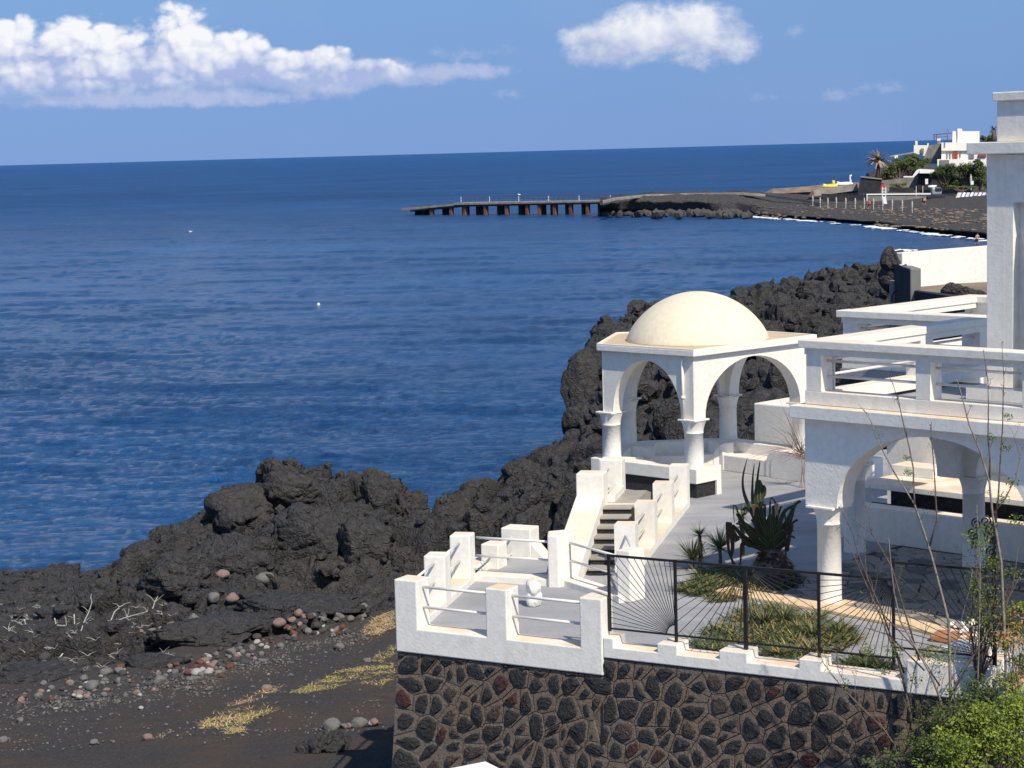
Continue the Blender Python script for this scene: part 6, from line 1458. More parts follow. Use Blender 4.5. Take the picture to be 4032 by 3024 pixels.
# ------------------------------------------------------------------ far shore
FZ = -7.3
cols_ = [ # u, then (z, v) rows from the water upward
 (2362, [(FZ-.6, 846), (-6.6, 838), (-4.6, 810), (-3.6, 791), (-3.6, 789)]), (2450, [(FZ-.6, 846), (-6.4, 832), (-4.4, 796), (-3.3, 775), (-3.3, 772)]), (2600, [(FZ-.6, 845), (-6.3, 828), (-4.2, 790), (-3.1, 766), (-3.1, 762)]),
 (2760, [(FZ-.6, 844), (-6.5, 830), (-4.4, 792), (-3.1, 763), (-3.1, 759)]), (2900, [(FZ-.6, 848), (-6.6, 834), (-4.8, 798), (-3.3, 763), (-3.3, 757)]), (2960, [(FZ-.6, 852), (-6.6, 838), (-5.0, 806), (-3.9, 768), (-3.6, 758)]),
 (3060, [(FZ-.6, 858), (-6.7, 846), (-5.4, 815), (-4.9, 782), (-4.0, 764)]), (3160, [(FZ-.6, 866), (-6.7, 852), (-5.7, 820), (-5.2, 795), (-4.3, 770)]), (3300, [(FZ-.6, 877), (-6.7, 862), (-5.9, 830), (-5.4, 803), (-4.8, 776)]),
 (3420, [(FZ-.6, 889), (-6.7, 872), (-5.9, 836), (-5.4, 803), (-4.9, 775)]), (3560, [(FZ-.6, 906), (-6.6, 886), (-5.9, 845), (-5.4, 802), (-4.9, 775)]), (3700, [(FZ-.6, 924), (-6.5, 902), (-5.7, 850), (-5.0, 798), (-4.6, 770)]),
 (3890, [(FZ-.6, 944), (-6.4, 920), (-5.5, 855), (-4.7, 795), (-4.3, 765)]), (4200, [(FZ-.6, 975), (-6.3, 950), (-5.2, 880), (-4.5, 800), (-4.1, 770)])]
US = np.arange(2362, 4201, 6.0); NR = 30; GX = np.zeros((NR+3, len(US))); GY = GX.copy(); GZ = GX.copy()
for ci, u in enumerate(US):
    k = max(i for i in range(len(cols_)) if cols_[i][0] <= u); k = min(k, len(cols_)-2); t = (u-cols_[k][0])/(cols_[k+1][0]-cols_[k][0]); rows = [tuple(a*(1-t)+b_*t for a, b_ in zip(r0, r1)) for r0, r1 in zip(cols_[k][1], cols_[k+1][1])]
    for ri in range(NR):
        f = ri/(NR-1)*(len(rows)-1); j = min(len(rows)-2, int(f)); g = f-j; z = rows[j][0]*(1-g)+rows[j+1][0]*g; v = rows[j][1]*(1-g)+rows[j+1][1]*g; p = PZ(u, v, z); GX[ri, ci], GY[ri, ci], GZ[ri, ci] = p
    dx, dy = GX[NR-1, ci], GY[NR-1, ci]
    for e, far in ((0, 12), (1, 60), (2, 160)):
        q = 1+min(far, 10+e*2)/dy; GX[NR+e, ci], GY[NR+e, ci], GZ[NR+e, ci] = dx*q, dy*q, (rows[-1][0] if e == 0 else FZ-1)
nz_ = (fbm(GX*.25, GY*.25, 5, 60)-.5)*1.1; nz2 = (fbm(GX*.7+5, GY*.7, 3, 62)-.5)*.8
rk = (1-sst(US[None, :]+0*GX, 2900, 3100))*.55+.28; rk = rk*np.clip(np.arange(NR+3)[:, None]/3.0, 0, 1)
GZ2 = GZ+(nz_+nz2)*rk; GY = GY+nz_*rk*1.5
struct(grid_mesh('far_shore', GX, GY, GZ2, 'lava_far'))
bp_pts = [(2372, 791), (2420, 779), (2532, 767), (2700, 761.5), (2925, 758.5), (3010, 764), (3156, 784), (3230, 800)]
V = []; F = []
for (u, v) in bp_pts:
    zz = -3.05 if u < 2950 else -3.05-1.9*(u-2950)/280; p = PZ(u, v, zz)
    for q in ((p.x, p.y-1.6, zz), (p.x, p.y+1.6, zz), (p.x, p.y+1.6, zz-.5), (p.x, p.y-1.6, zz-.5)): V.append(q)
for i in range(len(bp_pts)-1):
    for k in range(4): F.append((4*i+k, 4*i+(k+1) % 4, 4*i+4+(k+1) % 4, 4*i+4+k))
struct(pyd('breakwater_path', V, F, 'old_concrete'))
# boulders along the breakwater foot and pale streaks of shingle
its = []
for k in range(150):
    u = r6.uniform(2375, 2960); p = PZ(u, 846+(u-2375)*.006-r6.uniform(0, 10), FZ+r6.uniform(0, .8)); vv, f = rock_verts(r6, r6.uniform(.5, 1.5), 1, .5, .8); its.append((tuple(p), vv, f))
joined_rocks('breakwater_boulders', its, 'pebble_dark')
for k in range(26):
    u = r6.uniform(3000, 3900); t = r6.random(); v = 815+(u-3000)*.04+r6.uniform(0, 30); z = -5.85-t*.2
    p = PZ(u, v, -5.7); its = []
mbs = []
for k in range(420):
    u = r6.uniform(3450, 3890) if k > 120 else r6.uniform(2950, 3450); v = (790+(u-3450)*.06+r6.uniform(20, 75)) if k > 120 else r6.uniform(812, 835); ci = int((u-2362)/6)
    p = PZ(u, v, -5.55); vv, f = rock_verts(r6, (r6.uniform(.25, .9), r6.uniform(.2, .4), .12), 1, .3); 
    jj = int(np.argmin(np.abs(GY[:NR, ci]-p.y))); mbs.append(((p.x, p.y, GZ2[jj, ci]+.08), vv, f))
joined_rocks('shingle', mbs, 'path_dirt')
# surf along the beach
sf = []
for k in range(520):
    t = r6.random(); u = 2940+t*950; v0 = np.interp(u, [2940, 3060, 3160, 3300, 3420, 3560, 3700, 3890], [851, 859, 867, 878, 890, 907, 925, 945]); w_ = (.12+.88*max(0, math.sin(u*.019+2.2*math.sin(u*.007)))**2)*(1 if u > 3050 else .5)
    if r6.random() > w_: continue
    p = PZ(u, v0+r6.uniform(-1.0, 3.5), FZ+.1); vv, f = rock_verts(r6, (r6.uniform(.5, 1.8), r6.uniform(.3, .8), .10), 1, .5); sf.append(((p.x, p.y, FZ+.12), vv, f))
joined_rocks('surf_foam', sf, 'foam')
sf = []
for (u0_, u1_, v_) in ((3495, 3535, 987), (3535, 3600, 986), (3800, 3830, 981), (2095, 2140, 1792)):
    for k in range(22):
        u = r6.uniform(u0_, u1_); p = PZ(u, v_+r6.uniform(-2, 3), FZ+.1); s_ = p.y/400; vv, f = rock_verts(r6, (r6.uniform(.5, 1.4)*s_, .5*s_, .12*s_+.05), 1, .5); sf.append(((p.x, p.y, FZ+.1), vv, f))
joined_rocks('surf_foam', sf, 'foam')
# ------------------------------------------------------------------ pier
pr = thing('old_pier', 'long derelict concrete pier on rusty piles reaching into the sea', 'pier', tuple(PZ(1985, 848, FZ)))
D0 = PZ(1600, 848, FZ); D1 = PZ(2380, 846, FZ); pd_ = V2(D1.x-D0.x, D1.y-D0.y); LP = pd_.length; pd_.normalize(); pn_ = V2(-pd_.y, pd_.x); p00 = V2(D0.x, D0.y)
def pierpt(u, v): return PL(u, v, tuple(p00), (pd_.x, pd_.y))
def ps(u): q = pierpt(u, 800); return (V2(q.x, q.y)-p00).dot(pd_)
def deck(u0_, v0t, v0b, u1_, v1t, v1b, name, mt, wid, off=0):
    a, b2 = pierpt(u0_, v0t), pierpt(u1_, v1t); c, e = pierpt(u0_, v0b), pierpt(u1_, v1b); vs = []
    for o_ in (off, off+wid):
        for q in (a, b2, e, c): vs.append((q.x+pn_.x*o_, q.y+pn_.y*o_, q.z))
    return pyd(name, vs, [(0, 3, 2, 1), (4, 5, 6, 7), (0, 1, 5, 4), (3, 7, 6, 2), (0, 4, 7, 3), (1, 2, 6, 5)], mt, pr)
deck(1578, 820, 829, 1786, 801, 810, 'deck_slab', 'old_concrete', 5); deck(1786, 799, 807, 2378, 789, 796, 'deck_slab', 'old_concrete', 5)
deck(1612, 829, 834, 1786, 810, 817, 'deck_beam', 'dark_beam', 4.6, .25); deck(1786, 807, 815, 2374, 796, 803, 'deck_beam', 'dark_beam', 4.6, .25)
deck(1578, 817, 821, 1786, 798, 802, 'kerb', 'dark_beam', .3, 4.6)
px_ = [145, 212, 332, 398, 510, 580, 635, 708, 828, 902, 1022, 1098, 1208, 1285, 1318, 1392, 1460, 1528, 1608, 1678, 1762, 1828, 1900]
for i, x in enumerate(px_):
    s_ = ps(1550+x/2.328); rust = i in (2, 4, 6, 8, 10, 12, 14, 16, 18, 20); top_v = 830 if i < 4 else 815; zt = pierpt(1550+x/2.328, np.interp(1550+x/2.328, [1612, 1786, 2374], [832, 815, 802])).z
    q = p00+pd_*(s_-.36)+pn_*(.35 if rust else 2.2)
    MB().obox(q, pd_, .72, pn_, .8 if rust else 2.0, FZ-1, zt).build('pile', 'rust_pile' if rust else 'dark_beam', pr)
rz0 = pierpt(2080, 794).z; rz1 = rz0+1.15
ra = ps(1778); rb_ = ps(2430)
for z in (rz1, rz1-.55):
    q = p00+pd_*ra+pn_*3.5; e = p00+pd_*rb_+pn_*3.5; MB().tube([(*q, z), (*e, z+.1)], .05, 5).build('hand_rail', 'rusty_iron', pr)
for k in range(34):
    s_ = ra+(rb_-ra)*k/33; q = p00+pd_*s_+pn_*3.5; MB().tube([(*q, rz0), (*q, rz1+.05)], .05 if k % 6 else .08, 5).build('baluster', 'rusty_iron' if k % 6 else 'rail_paint', pr)
settle(pr)
sg_ = pierpt(2008, 772); gl = thing('seagull', 'white seagull perched on the railing of the old pier', 'seagull', (sg_.x+pn_.x*3.5, sg_.y+3.5, rz1+.05))
def gull(t, s=1.0):
    mb = MB(); vs, f = ICO[2]; mb.add([(q[0]*.38*s, q[1]*.2*s, q[2]*.18*s+.35*s) for q in vs], f); mb.add([(q[0]*.12*s-.38*s, q[1]*.11*s, q[2]*.11*s+.55*s) for q in vs], f)
    mb.tube([(-.3*s, 0, .4*s), (-.37*s, 0, .52*s)], .07*s, 6).tube([(-.48*s, 0, .55*s), (-.60*s, 0, .53*s)], [.03*s, .008*s], 5).tube([(0, .06*s, .2*s), (0, .06*s, 0)], .015*s, 4).tube([(0, -.06*s, .2*s), (0, -.06*s, 0)], .015*s, 4); mb.build('body', 'white_paint', t, True)
gull(gl, .8)
# buoy and a far breaking crest
bu = PZ(1254, 1203, FZ); bt = thing('buoy', 'tiny white buoy floating alone on the blue sea', 'buoy', tuple(bu)); MB().lathe((0, 0), [(.001, -.1), (.13, 0), (.16, .10), (.12, .2), (.04, .24), (.03, .3), (.001, .31)], 12).build('float', 'white_paint', bt, True)
gs = PZ(750, 918, FZ); gt = thing('seagull', 'white seagull skimming low over the open sea on the left', 'seagull', (gs.x, gs.y, FZ+.3))
mb = MB(); mb.add([(q[0]*.3, q[1]*.13, q[2]*.1) for q in ICO[2][0]], ICO[2][1]); mb.add([(-.2, 0, .1), (-.6, .1, .28), (-.55, -.05, .25), (.2, 0, .1)], [(0, 1, 2), (0, 2, 3)]); mb.add([(-.1, 0, .1), (.65, .1, .2), (.6, -.05, .18), (.3, 0, .1)], [(0, 1, 2), (0, 2, 3)]); mb.build('body', 'white_paint', gt)
# ------------------------------------------------------------------ beach: umbrellas, lifeguard tower, boats, people
def on_shore(u, v, z=-5.9):
    p = PZ(u, v, z)
    for _ in range(3):
        i = int(np.argmin(np.abs(US-u))); j = int(np.argmin(np.abs(GY[:NR, i]-p.y))); p = PZ(u, v, float(GZ2[j, i]))
    return p
ordw = ['first', 'second', 'third', 'fourth', 'fifth', 'sixth', 'seventh', 'eighth', 'ninth', 'tenth', 'eleventh', 'twelfth']
for k, (x, y) in enumerate(((430, 775), (492, 790), (557, 795), (628, 790), (708, 796), (788, 800), (865, 798), (942, 803), (1020, 815), (1100, 815), (1185, 820), (1268, 832))):
    p = on_shore(3000+x/2.143, 450+y/2.143); t = thing('beach_umbrella', 'closed pale beach umbrella, %s from the left in the row on the dark sand' % ordw[k], 'umbrella', tuple(p), 'closed umbrellas in a row on the beach')
    MB().tube([(0, 0, 0), (0, 0, 2.1)], .05, 6).build('pole', 'rail_paint', t)
    MB().lathe((0, 0), [(.05, 2.15), (.12, 1.9), (.17, 1.5), (.12, 1.15), (.16, .98), (.05, .95)], 8).build('canopy', 'canvas', t)
def quadbox(px4, D, depth, name, mt, parent, bev=0):
    "a slab whose front face has these four photo corners at distance D"
    a = [PD(u, v, D) for u, v in px4]; vs = [tuple(q) for q in a]+[tuple(q*((D+depth)/D)+Vector((0, 0, (q.z*(1-(D+depth)/D))))) for q in a]
    n_ = len(a); fs = [tuple(range(n_))[::-1], tuple(range(n_, 2*n_))]+[(i, (i+1) % n_, n_+(i+1) % n_, n_+i) for i in range(n_)]
    o = pyd(name, vs, fs, mt, parent); bm = bmesh.new(); bm.from_mesh(o.data); bmesh.ops.recalc_face_normals(bm, faces=bm.faces); bm.to_mesh(o.data); bm.free(); return o
def z8(x, y): return (3000+x/2.143, 450+y/2.143)
# dark sand spit, ramp, walls
sp_ = [PZ(*z8(x, y), -4.3) for x, y in ((30, 690), (150, 700), (420, 715), (700, 700), (900, 660))]
spit = []
for i in range(0, 70):
    u = 3003+i*5.5; vt = np.interp(u, [3003, 3014, 3042, 3187, 3273, 3373, 3420], [764, 760, 746, 735, 724, 719, 716]); p = PD(u, vt, 470.0); spit.append(p)
V = []
for p in spit: V += [(p.x, 470, -5.5), (p.x*.992, 466, p.z*.6+-5.5*.4), (p.x, 470, p.z), (p.x*1.04, 490, p.z-.3), (p.x*1.06, 498, FZ-1)]
F = [(5*i+k, 5*i+5+k, 5*i+6+k, 5*i+1+k) for i in range(len(spit)-1) for k in range(4)]
struct(pyd('sand_spit', V, F, 'path_dirt'))
rm = thing('slipway', 'pale concrete slipway ramp sloping down to the beach with a red tipped end', 'slipway', tuple(PD(3290, 770, 440)))
quadbox([z8(428, 645), z8(800, 585), z8(815, 640), z8(440, 692)], 440, 5, 'ramp_slab', 'old_concrete', rm); quadbox([z8(388, 690), z8(430, 640), z8(440, 665), z8(430, 700)], 439, 2, 'rusty_end', 'rust_pile', rm); settle(rm)
wl = thing('black_enclosure', 'black slatted enclosure fence standing on the beach below the slipway', 'fence', tuple(PD(*z8(700, 760), 428)))
quadbox([z8(500, 670), z8(668, 676), z8(668, 755), z8(515, 728)], 430, .6, 'side_panel', 'dark_wall', wl)
for k in range(8):
    x0_ = 668+27*k; quadbox([z8(x0_, 670), z8(x0_+24, 669), z8(x0_+24, 760), z8(x0_, 757)], 428, .5, 'panel', 'dark_wall', wl)
settle(wl)
ww = thing('beach_wall', 'long low grey wall with a white top behind the umbrella row', 'wall', tuple(PD(*z8(1150, 750), 426)))
quadbox([z8(888, 682), z8(1430, 678), z8(1400, 740), z8(890, 755)], 426, 1.0, 'wall', 'grey_wall', ww); quadbox([z8(884, 672), z8(1434, 666), z8(1434, 677), z8(884, 681)], 425.8, 1.4, 'white_coping', 'white_paint', ww); quadbox([z8(884, 681), z8(890, 681), z8(890, 768), z8(884, 768)], 425.6, .3, 'white_post', 'white_paint', ww); settle(ww)
bb = thing('black_building', 'windowless black slanted shed behind the beach wall', 'shed', tuple(PD(*z8(915, 668), 434)))
quadbox([z8(835, 533), z8(1012, 551), z8(1000, 668), z8(808, 668)], 434, 7, 'wall', 'dark_wall', bb); quadbox([z8(833, 525), z8(1014, 545), z8(1014, 552), z8(833, 533)], 433.7, 7.4, 'roof', 'grey_wall', bb)
quadbox([z8(1012, 560), z8(1060, 565), z8(1060, 668), z8(1004, 668)], 435, 5, 'side_wall', 'grey_wall', bb); settle(bb)
bc = thing('black_wall', 'low black wall between the lifeguard tower and the white coping', 'wall', tuple(PD(*z8(1170, 660), 436)))
quadbox([z8(1075, 615), z8(1280, 622), z8(1280, 660), z8(1075, 655)], 436, 1, 'wall', 'dark_wall', bc); settle(bc)
def swan(u, v, mt, label, s=1.0, D=452, duck=False):
    p = PD(u, v, D); t = thing('pedal_boat', label, 'pedal boat', tuple(p)); hull = MB(); vs, f = ICO[3]
    hull.add([(q[0]*2.3*s*(1-.15*q[0]), q[1]*.9*s, max(-.35, q[2])*.62*s+.25*s) for q in vs], f); hull.build('hull', mt, t, True)
    nk = [(.9*s, 0, .4*s), (1.25*s, 0, 1.1*s), (1.05*s, 0, 1.8*s), (1.15*s, 0, 2.3*s), (1.5*s, 0, 2.45*s)] if not duck else [(.4*s, 0, .5*s), (.55*s, 0, 1.1*s), (.5*s, 0, 1.5*s), (.6*s, 0, 1.8*s)]
    MB().tube(nk, [.42*s, .26*s, .2*s, .24*s, .2*s] if not duck else [.55*s, .4*s, .42*s, .3*s], 10).build('neck_and_head', mt, t, True)
    e = nk[-1]; MB().tube([e, (e[0]+.4*s, 0, e[2]-.12*s)], [.1*s, .03*s], 6).build('beak', 'red_paint' if duck else 'cloth_dark', t)
    MB().tube([(-1.5*s, 0, .5*s), (-2.2*s, 0, .95*s)], [.4*s, .1*s], 8).build('tail', 'white_paint', t, True)
swan(3274, 738, 'yellow_paint', 'yellow duck shaped pedal boat parked on the slipway', .85, 452, True); swan(3330, 730, 'white_paint', 'white swan shaped pedal boat with a tall neck parked on the slipway', .9, 452)
q_ = PD(3312, 733, 453)
lt = thing('lifeguard_tower', 'white lifeguard tower ladder with a red canopy beside the black shed', 'lifeguard tower', tuple(on_shore(3483, 803)))
b0 = on_shore(3483, 803); sc_ = b0.y/8000
def tl(x, y): q = PD(*z8(x, y), b0.y); return q
for x in (1016, 1044): MB().tube([tl(x, 615), tl(x, 755)], .10, 6).build('leg', 'white_paint', lt)
for y in (630, 655, 680, 700): MB().tube([tl(1016, y), tl(1044, y)], .07, 5).build('rung', 'white_paint', lt)
quadbox([z8(1016, 705), z8(1046, 705), z8(1058, 755), z8(1016, 757)], b0.y-.3, .5, 'banner', 'white_paint', lt); quadbox([z8(998, 628), z8(1012, 600), z8(1038, 600), z8(1046, 628)], b0.y+.2, 1.4, 'red_canopy', 'red_paint', lt)
MB().lathe((tl(1024, 590).x, b0.y+.5), [(.001, tl(1024, 590).z+.55), (.28, tl(1024, 590).z+.2), (.001, tl(1024, 590).z-.2)], 8).build('red_cap', 'cloth_red', lt); settle(lt)
def person(u, v, zg, label, top, bottom, h=1.72, lean=0, D=None, wade=0):
    p = on_shore(u, v, zg) if D is None else PD(u, v, D)
    if wade: p = PZ(u, v, FZ)-Vector((0, 0, wade))
    t = thing('person', label, 'person', tuple(p)); k = h/1.72
    J = [(0, 0, .95), (0, 0, 1.15), (0, 0, 1.40), (0, 0, 1.52), (0, 0, 1.64), (0, 0, 1.72), (-.10, 0, .90), (-.13, .05, .5), (-.15, 0, .06), (.10, 0, .90), (.15, -.08, .5), (.22, .05, .06), (-.19, 0, 1.40), (-.27, 0, 1.13), (-.25, -.1, .88), (.19, 0, 1.40), (.28, -.05, 1.14), (.24, -.18, .95), (-.15, -.12, .03), (.22, -.08, .03)]
    E = [(0, 1), (1, 2), (2, 3), (3, 4), (4, 5), (0, 6), (6, 7), (7, 8), (0, 9), (9, 10), (10, 11), (2, 12), (12, 13), (13, 14), (2, 15), (15, 16), (16, 17), (8, 18), (11, 19)]
    R = [.16, .14, .15, .055, .095, .07, .10, .07, .045, .10, .07, .045, .06, .045, .035, .06, .045, .035, .035, .035]
    me = bpy.data.meshes.new('body'); me.from_pydata([(a*k+lean*c*.25, b_*k, c*k) for a, b_, c in J], E, []); o = link('body', me, 'skin', t)
    sk = o.modifiers.new('skin', 'SKIN'); lay = me.skin_vertices[0].data if me.skin_vertices else None
    if lay is None:
        bm = bmesh.new(); bm.from_mesh(me); bm.verts.layers.skin.verify(); bm.to_mesh(me); bm.free(); lay = me.skin_vertices[0].data
    for i, r_ in enumerate(R): lay[i].radius = (r_*k, r_*k)
    lay[0].use_root = True; sb_ = o.modifiers.new('sub', 'SUBSURF'); sb_.levels = 1; sb_.render_levels = 1
    if top: MB().lathe((lean*.3, 0), [(.20*k, .88*k), (.19*k, 1.1*k), (.22*k, 1.38*k), (.10*k, 1.5*k)], 10).build('shirt', top, t, True)
    if bottom: MB().lathe((lean*.2-.09*k, 0), [(.12*k, .55*k), (.13*k, .75*k), (.13*k, .95*k)], 8).lathe((lean*.2+.09*k, -.02), [(.12*k, .55*k), (.13*k, .75*k), (.13*k, .95*k)], 8).build('shorts', bottom, t, True)
    vs, f = ICO[2]; MB().add([(q[0]*.11*k+lean*.42, q[1]*.115*k+.02, q[2]*.10*k+1.68*k) for q in vs], f).build('hair', 'hair', t, True); return t
person(3422, 822, -5.9, 'person in a red shirt standing on the beach between the umbrellas', 'cloth_red', 'cloth_dark')
person(3634, 808, -5.6, 'person in dark clothes standing right of the umbrella row', 'cloth_dark', 'cloth_dark')
person(3641, 810, -5.6, 'bare chested person in dark shorts beside the one in dark clothes', None, 'cloth_dark', 1.65)
person(3843, 960, FZ, 'bather in dark swimwear bending forward in the shallow surf', None, 'cloth_dark', 1.7, .55, wade=.25)
# little truck
tk0 = PD(3690, 798, 418); tk = thing('small_truck', 'small grey green truck with a boat on its roof parked above the beach', 'truck', tuple(tk0))
def tb(x, y): return PD(*z8(x, y), 418)
c0 = tb(1478, 650); MB().box((c0.x, c0.y+.9, c0.z), 2.1, 1.5, 1.5).build('cab', 'truck_paint', tk, bev=.3); c1_ = tb(1485, 640); MB().box((c1_.x+.1, c1_.y+.1, c1_.z+.1), 1.3, .12, .7).build('windscreen', 'dark_glass', tk, bev=.05)
c2_ = tb(1475, 700); MB().box((c2_.x, c2_.y+1, c2_.z), 3.6, 1.5, .5).build('chassis', 'cloth_dark', tk, bev=.08)
for x in (1440, 1515):
    w_ = tb(x, 728); MB().tube([(w_.x, w_.y-.1, w_.z), (w_.x, w_.y+.25, w_.z)], .55, 14).build('wheel', 'tyre', tk)
c3_ = tb(1443, 608); MB().tube([(c3_.x-.9, c3_.y+.5, c3_.z), (c3_.x, c3_.y+.5, c3_.z-.15), (c3_.x+.9, c3_.y+.5, c3_.z+.1)], [.15, .4, .1], 8).build('roof_load', 'white_paint', tk); settle(tk)
# sun loungers leaning in a row
for k in range(16):
    x = 1635+k*17; p0 = PD(*z8(x, 738), 415+.0*k); p1 = PD(*z8(x+34, 662), 417); t = thing('sun_lounger', 'folded beach lounger leaning in the long row, %s from the left' % (ordw+['thirteenth', 'fourteenth', 'fifteenth', 'sixteenth'])[k], 'sun lounger', tuple(p0), 'folded loungers leaning in a row')
    d_ = Vector(p1)-Vector(p0); s_ = Vector((.34, 0, 0)); vs = [p0-s_, p0+s_, p1+s_, p1-s_]; vs = [Vector(v) for v in vs]; vs += [v+Vector((0, .25, .05)) for v in vs]
    pyd('canvas', vs, [(0, 1, 2, 3), (7, 6, 5, 4), (0, 4, 5, 1), (1, 5, 6, 2), (2, 6, 7, 3), (3, 7, 4, 0)], ('canvas', 'canvas_purple', 'white_paint', 'canvas_blue')[k % 4], t)
    MB().tube([p0+s_*1.1, p1+s_*1.1], .05, 4).build('frame', 'white_paint', t); settle(t)
# ------------------------------------------------------------------ far vegetation
def tree(label, u, vb, blobs_, mats, seed, D, size=.42, name='tree', trunk=True, cat='tree', group=None):
    r = random.Random(seed); b0 = PD(u, vb, D); t = thing(name, label, cat, tuple(b0), group); V, F, M_ = [], [], []; tm = MB(); k_ = D/FPX
    for (bu_, bv_, rx, rz, n) in blobs_:
        c = PD(bu_, bv_, D+r.uniform(-1.5, 1.5))
        for s_ in range(max(2, n//90)):
            cc_ = c+Vector((r.uniform(-1, 1)*rx*k_*.7, r.uniform(-1, 1)*rx*k_*.5, r.uniform(-1, 1)*rz*k_*.6)); leafcloud(V, F, M_, cc_, (rx*k_*.45, rx*k_*.45, rz*k_*.4), 90, size, r, tuple(range(len(mats))))
            tm.tube([b0, (b0+cc_)/2+Vector((r.uniform(-.4, .4), 0, 0)), cc_], [.22, .13, .04], 5)
    tm.build('trunk', 'bark', t); pyd('crown', V, F, list(mats), t, False, M_); return settle(t)
tree('broad green bush filling the slope below the white house', 3540, 720, [(3510, 665, 40, 30, 900), (3560, 640, 45, 25, 1000), (3600, 650, 40, 30, 900), (3490, 690, 30, 20, 500), (3585, 615, 35, 12, 500), (3640, 640, 25, 25, 400)], ('far_leaf', 'far_leaf_bright', 'far_leaf'), 41, 446)
tree('small light green bush above the low black wall', 3545, 735, [(3540, 728, 34, 12, 450)], ('far_leaf_bright',), 42, 438, .35)
tree('dark dense tree in front of the white house on the left side', 3720, 745, [(3700, 680, 30, 25, 700), (3730, 670, 35, 30, 900), (3690, 700, 30, 25, 600), (3740, 710, 40, 25, 800)], ('far_leaf', 'far_leaf', 'leaf_dark'), 43, 432)
tree('tall olive coloured tree before the middle of the white house', 3800, 750, [(3800, 680, 40, 45, 1500), (3790, 650, 25, 25, 500), (3770, 720, 35, 25, 700)], ('far_leaf', 'far_leaf_bright', 'leaf_dark'), 44, 430)
tree('dark green tree cut off by the tall white pier', 3860, 750, [(3860, 680, 40, 45, 1500), (3850, 640, 25, 20, 500), (3870, 720, 35, 25, 700)], ('far_leaf', 'far_leaf', 'far_leaf_bright'), 45, 428)
tree('light green hedge at the foot of the dark trees', 3790, 755, [(3760, 738, 40, 10, 500), (3820, 738, 40, 10, 400)], ('far_leaf_bright',), 46, 425, .3)
tree('bush behind the white house seen beside the roof box', 3885, 620, [(3875, 540, 20, 16, 500), (3900, 548, 25, 20, 700), (3870, 565, 20, 15, 400)], ('far_leaf', 'far_leaf_bright'), 47, 480)
def palm(u, vb, vc, Lpx, D, mt, label, n=52, up=.2):
    b0 = PD(u, vb, D); c = PD(u+2, vc, D); t = thing('palm_tree', label, 'palm', tuple(b0)); MB().tube([b0, (b0+c)/2+Vector((.2, 0, 0)), c], [.7, .5, .55], 10).build('trunk', 'bark', t, True); r = random.Random(int(u)); L_ = Lpx*D/FPX
    for i in range(n):
        a = r.uniform(0, 6.283); e = r.uniform(-.5, 1.5); d = Vector((math.cos(a), math.sin(a)*.8, e)).normalized(); V, F, M_ = [], [], []; q = c.copy(); cur = d; pts = [q.copy()]
        for s_ in range(6): cur = (cur+Vector((0, 0, -.09))).normalized(); q = q+cur*L_/6; pts.append(q.copy())
        for s_ in range(1, 7):
            for k in range(3):
                pp_ = pts[s_-1].lerp(pts[s_], k/3); dd_ = (pts[s_]-pts[s_-1]).normalized(); sd = dd_.cross(UP).normalized()
                for sg2 in (-1, 1): blade(V, F, M_, pp_, (dd_*1.2+sd*sg2*.8+Vector((0, 0, -.25))), L_*.22*(1.1-s_/8), .26, .2, 0, 0, 2)
        nV = len(V)
        o = pyd('frond', V, F, mt, t)
    if up:
        V, F, M_ = [], [], []
        for i in range(40):
            a = r.uniform(0, 6.283); blade(V, F, M_, c-Vector((0, 0, r.uniform(0, 1.0))), Vector((math.cos(a)*.6, math.sin(a)*.6, -1)), L_*r.uniform(.35, .6), .25, .1, 0, 0, 2)
        pyd('dead_fronds', V, F, 'dead_leaf', t)
    settle(t)
palm(3456, 706, 628, 54, 440, 'palm_frond', 'tall sunlit palm with spread pale fronds left of the white house')
palm(3910, 560, 512, 24, 470, 'far_leaf_bright', 'dark green palm crown peeping above the bush behind the white house', 16, 0)
# ------------------------------------------------------------------ white house on the point
vh = thing('hillside_house', 'white cubic house with red shutters and a roof pergola on the far point', 'house', tuple(PD(3760, 660, 455)))
def hb(x0, y0, x1, y1, D, dep, name='wall', mt='plaster'): return quadbox([z8(x0, y0), z8(x1, y0), z8(x1, y1), z8(x0, y1)], D, dep, name, mt, vh)
hb(1515, 238, 1895, 450, 450, 9); hb(1608, 142, 1836, 238, 452, 7, 'roof_room'); hb(1650, 125, 1690, 142, 452, 2, 'roof_crest'); hb(1650, 120, 1684, 238, 451.6, .3, 'pilaster')
quadbox([z8(1282, 262), z8(1435, 262), z8(1430, 330), z8(1400, 360), z8(1282, 325)], 462, 6, 'left_wing', 'plaster', vh); hb(1294, 225, 1314, 262, 462, 1, 'chimney'); hb(1394, 245, 1408, 262, 462, 1, 'chimney')
quadbox([z8(1408, 262), z8(1514, 250), z8(1514, 420), z8(1366, 415), z8(1370, 360)], 455, 5, 'side_wall', 'grey_wall', vh)  # grey puts the shade on this white side into its colour
hb(1480, 380, 1700, 440, 447, 3, 'lower_wall'); hb(1478, 205, 1510, 245, 450.5, 1, 'parapet_block'); hb(1340, 288, 1366, 330, 461.6, .2, 'window', 'grey_wall')
for (x0, y0, x1, y1) in ((1612, 312, 1652, 372), (1825, 338, 1892, 362)):
    o = hb(x0, y0, x1, y1, 449.8, .25, 'window', 'cloth_dark'); xm = (x0+x1)/2
    for xa, xb in ((x0+1, xm-1), (xm+1, x1-1)): p_ = quadbox([z8(xa, y0+2), z8(xb, y0+2), z8(xb, y1-2), z8(xa, y1-2)], 449.6, .1, 'shutter', 'red_shutter', o)
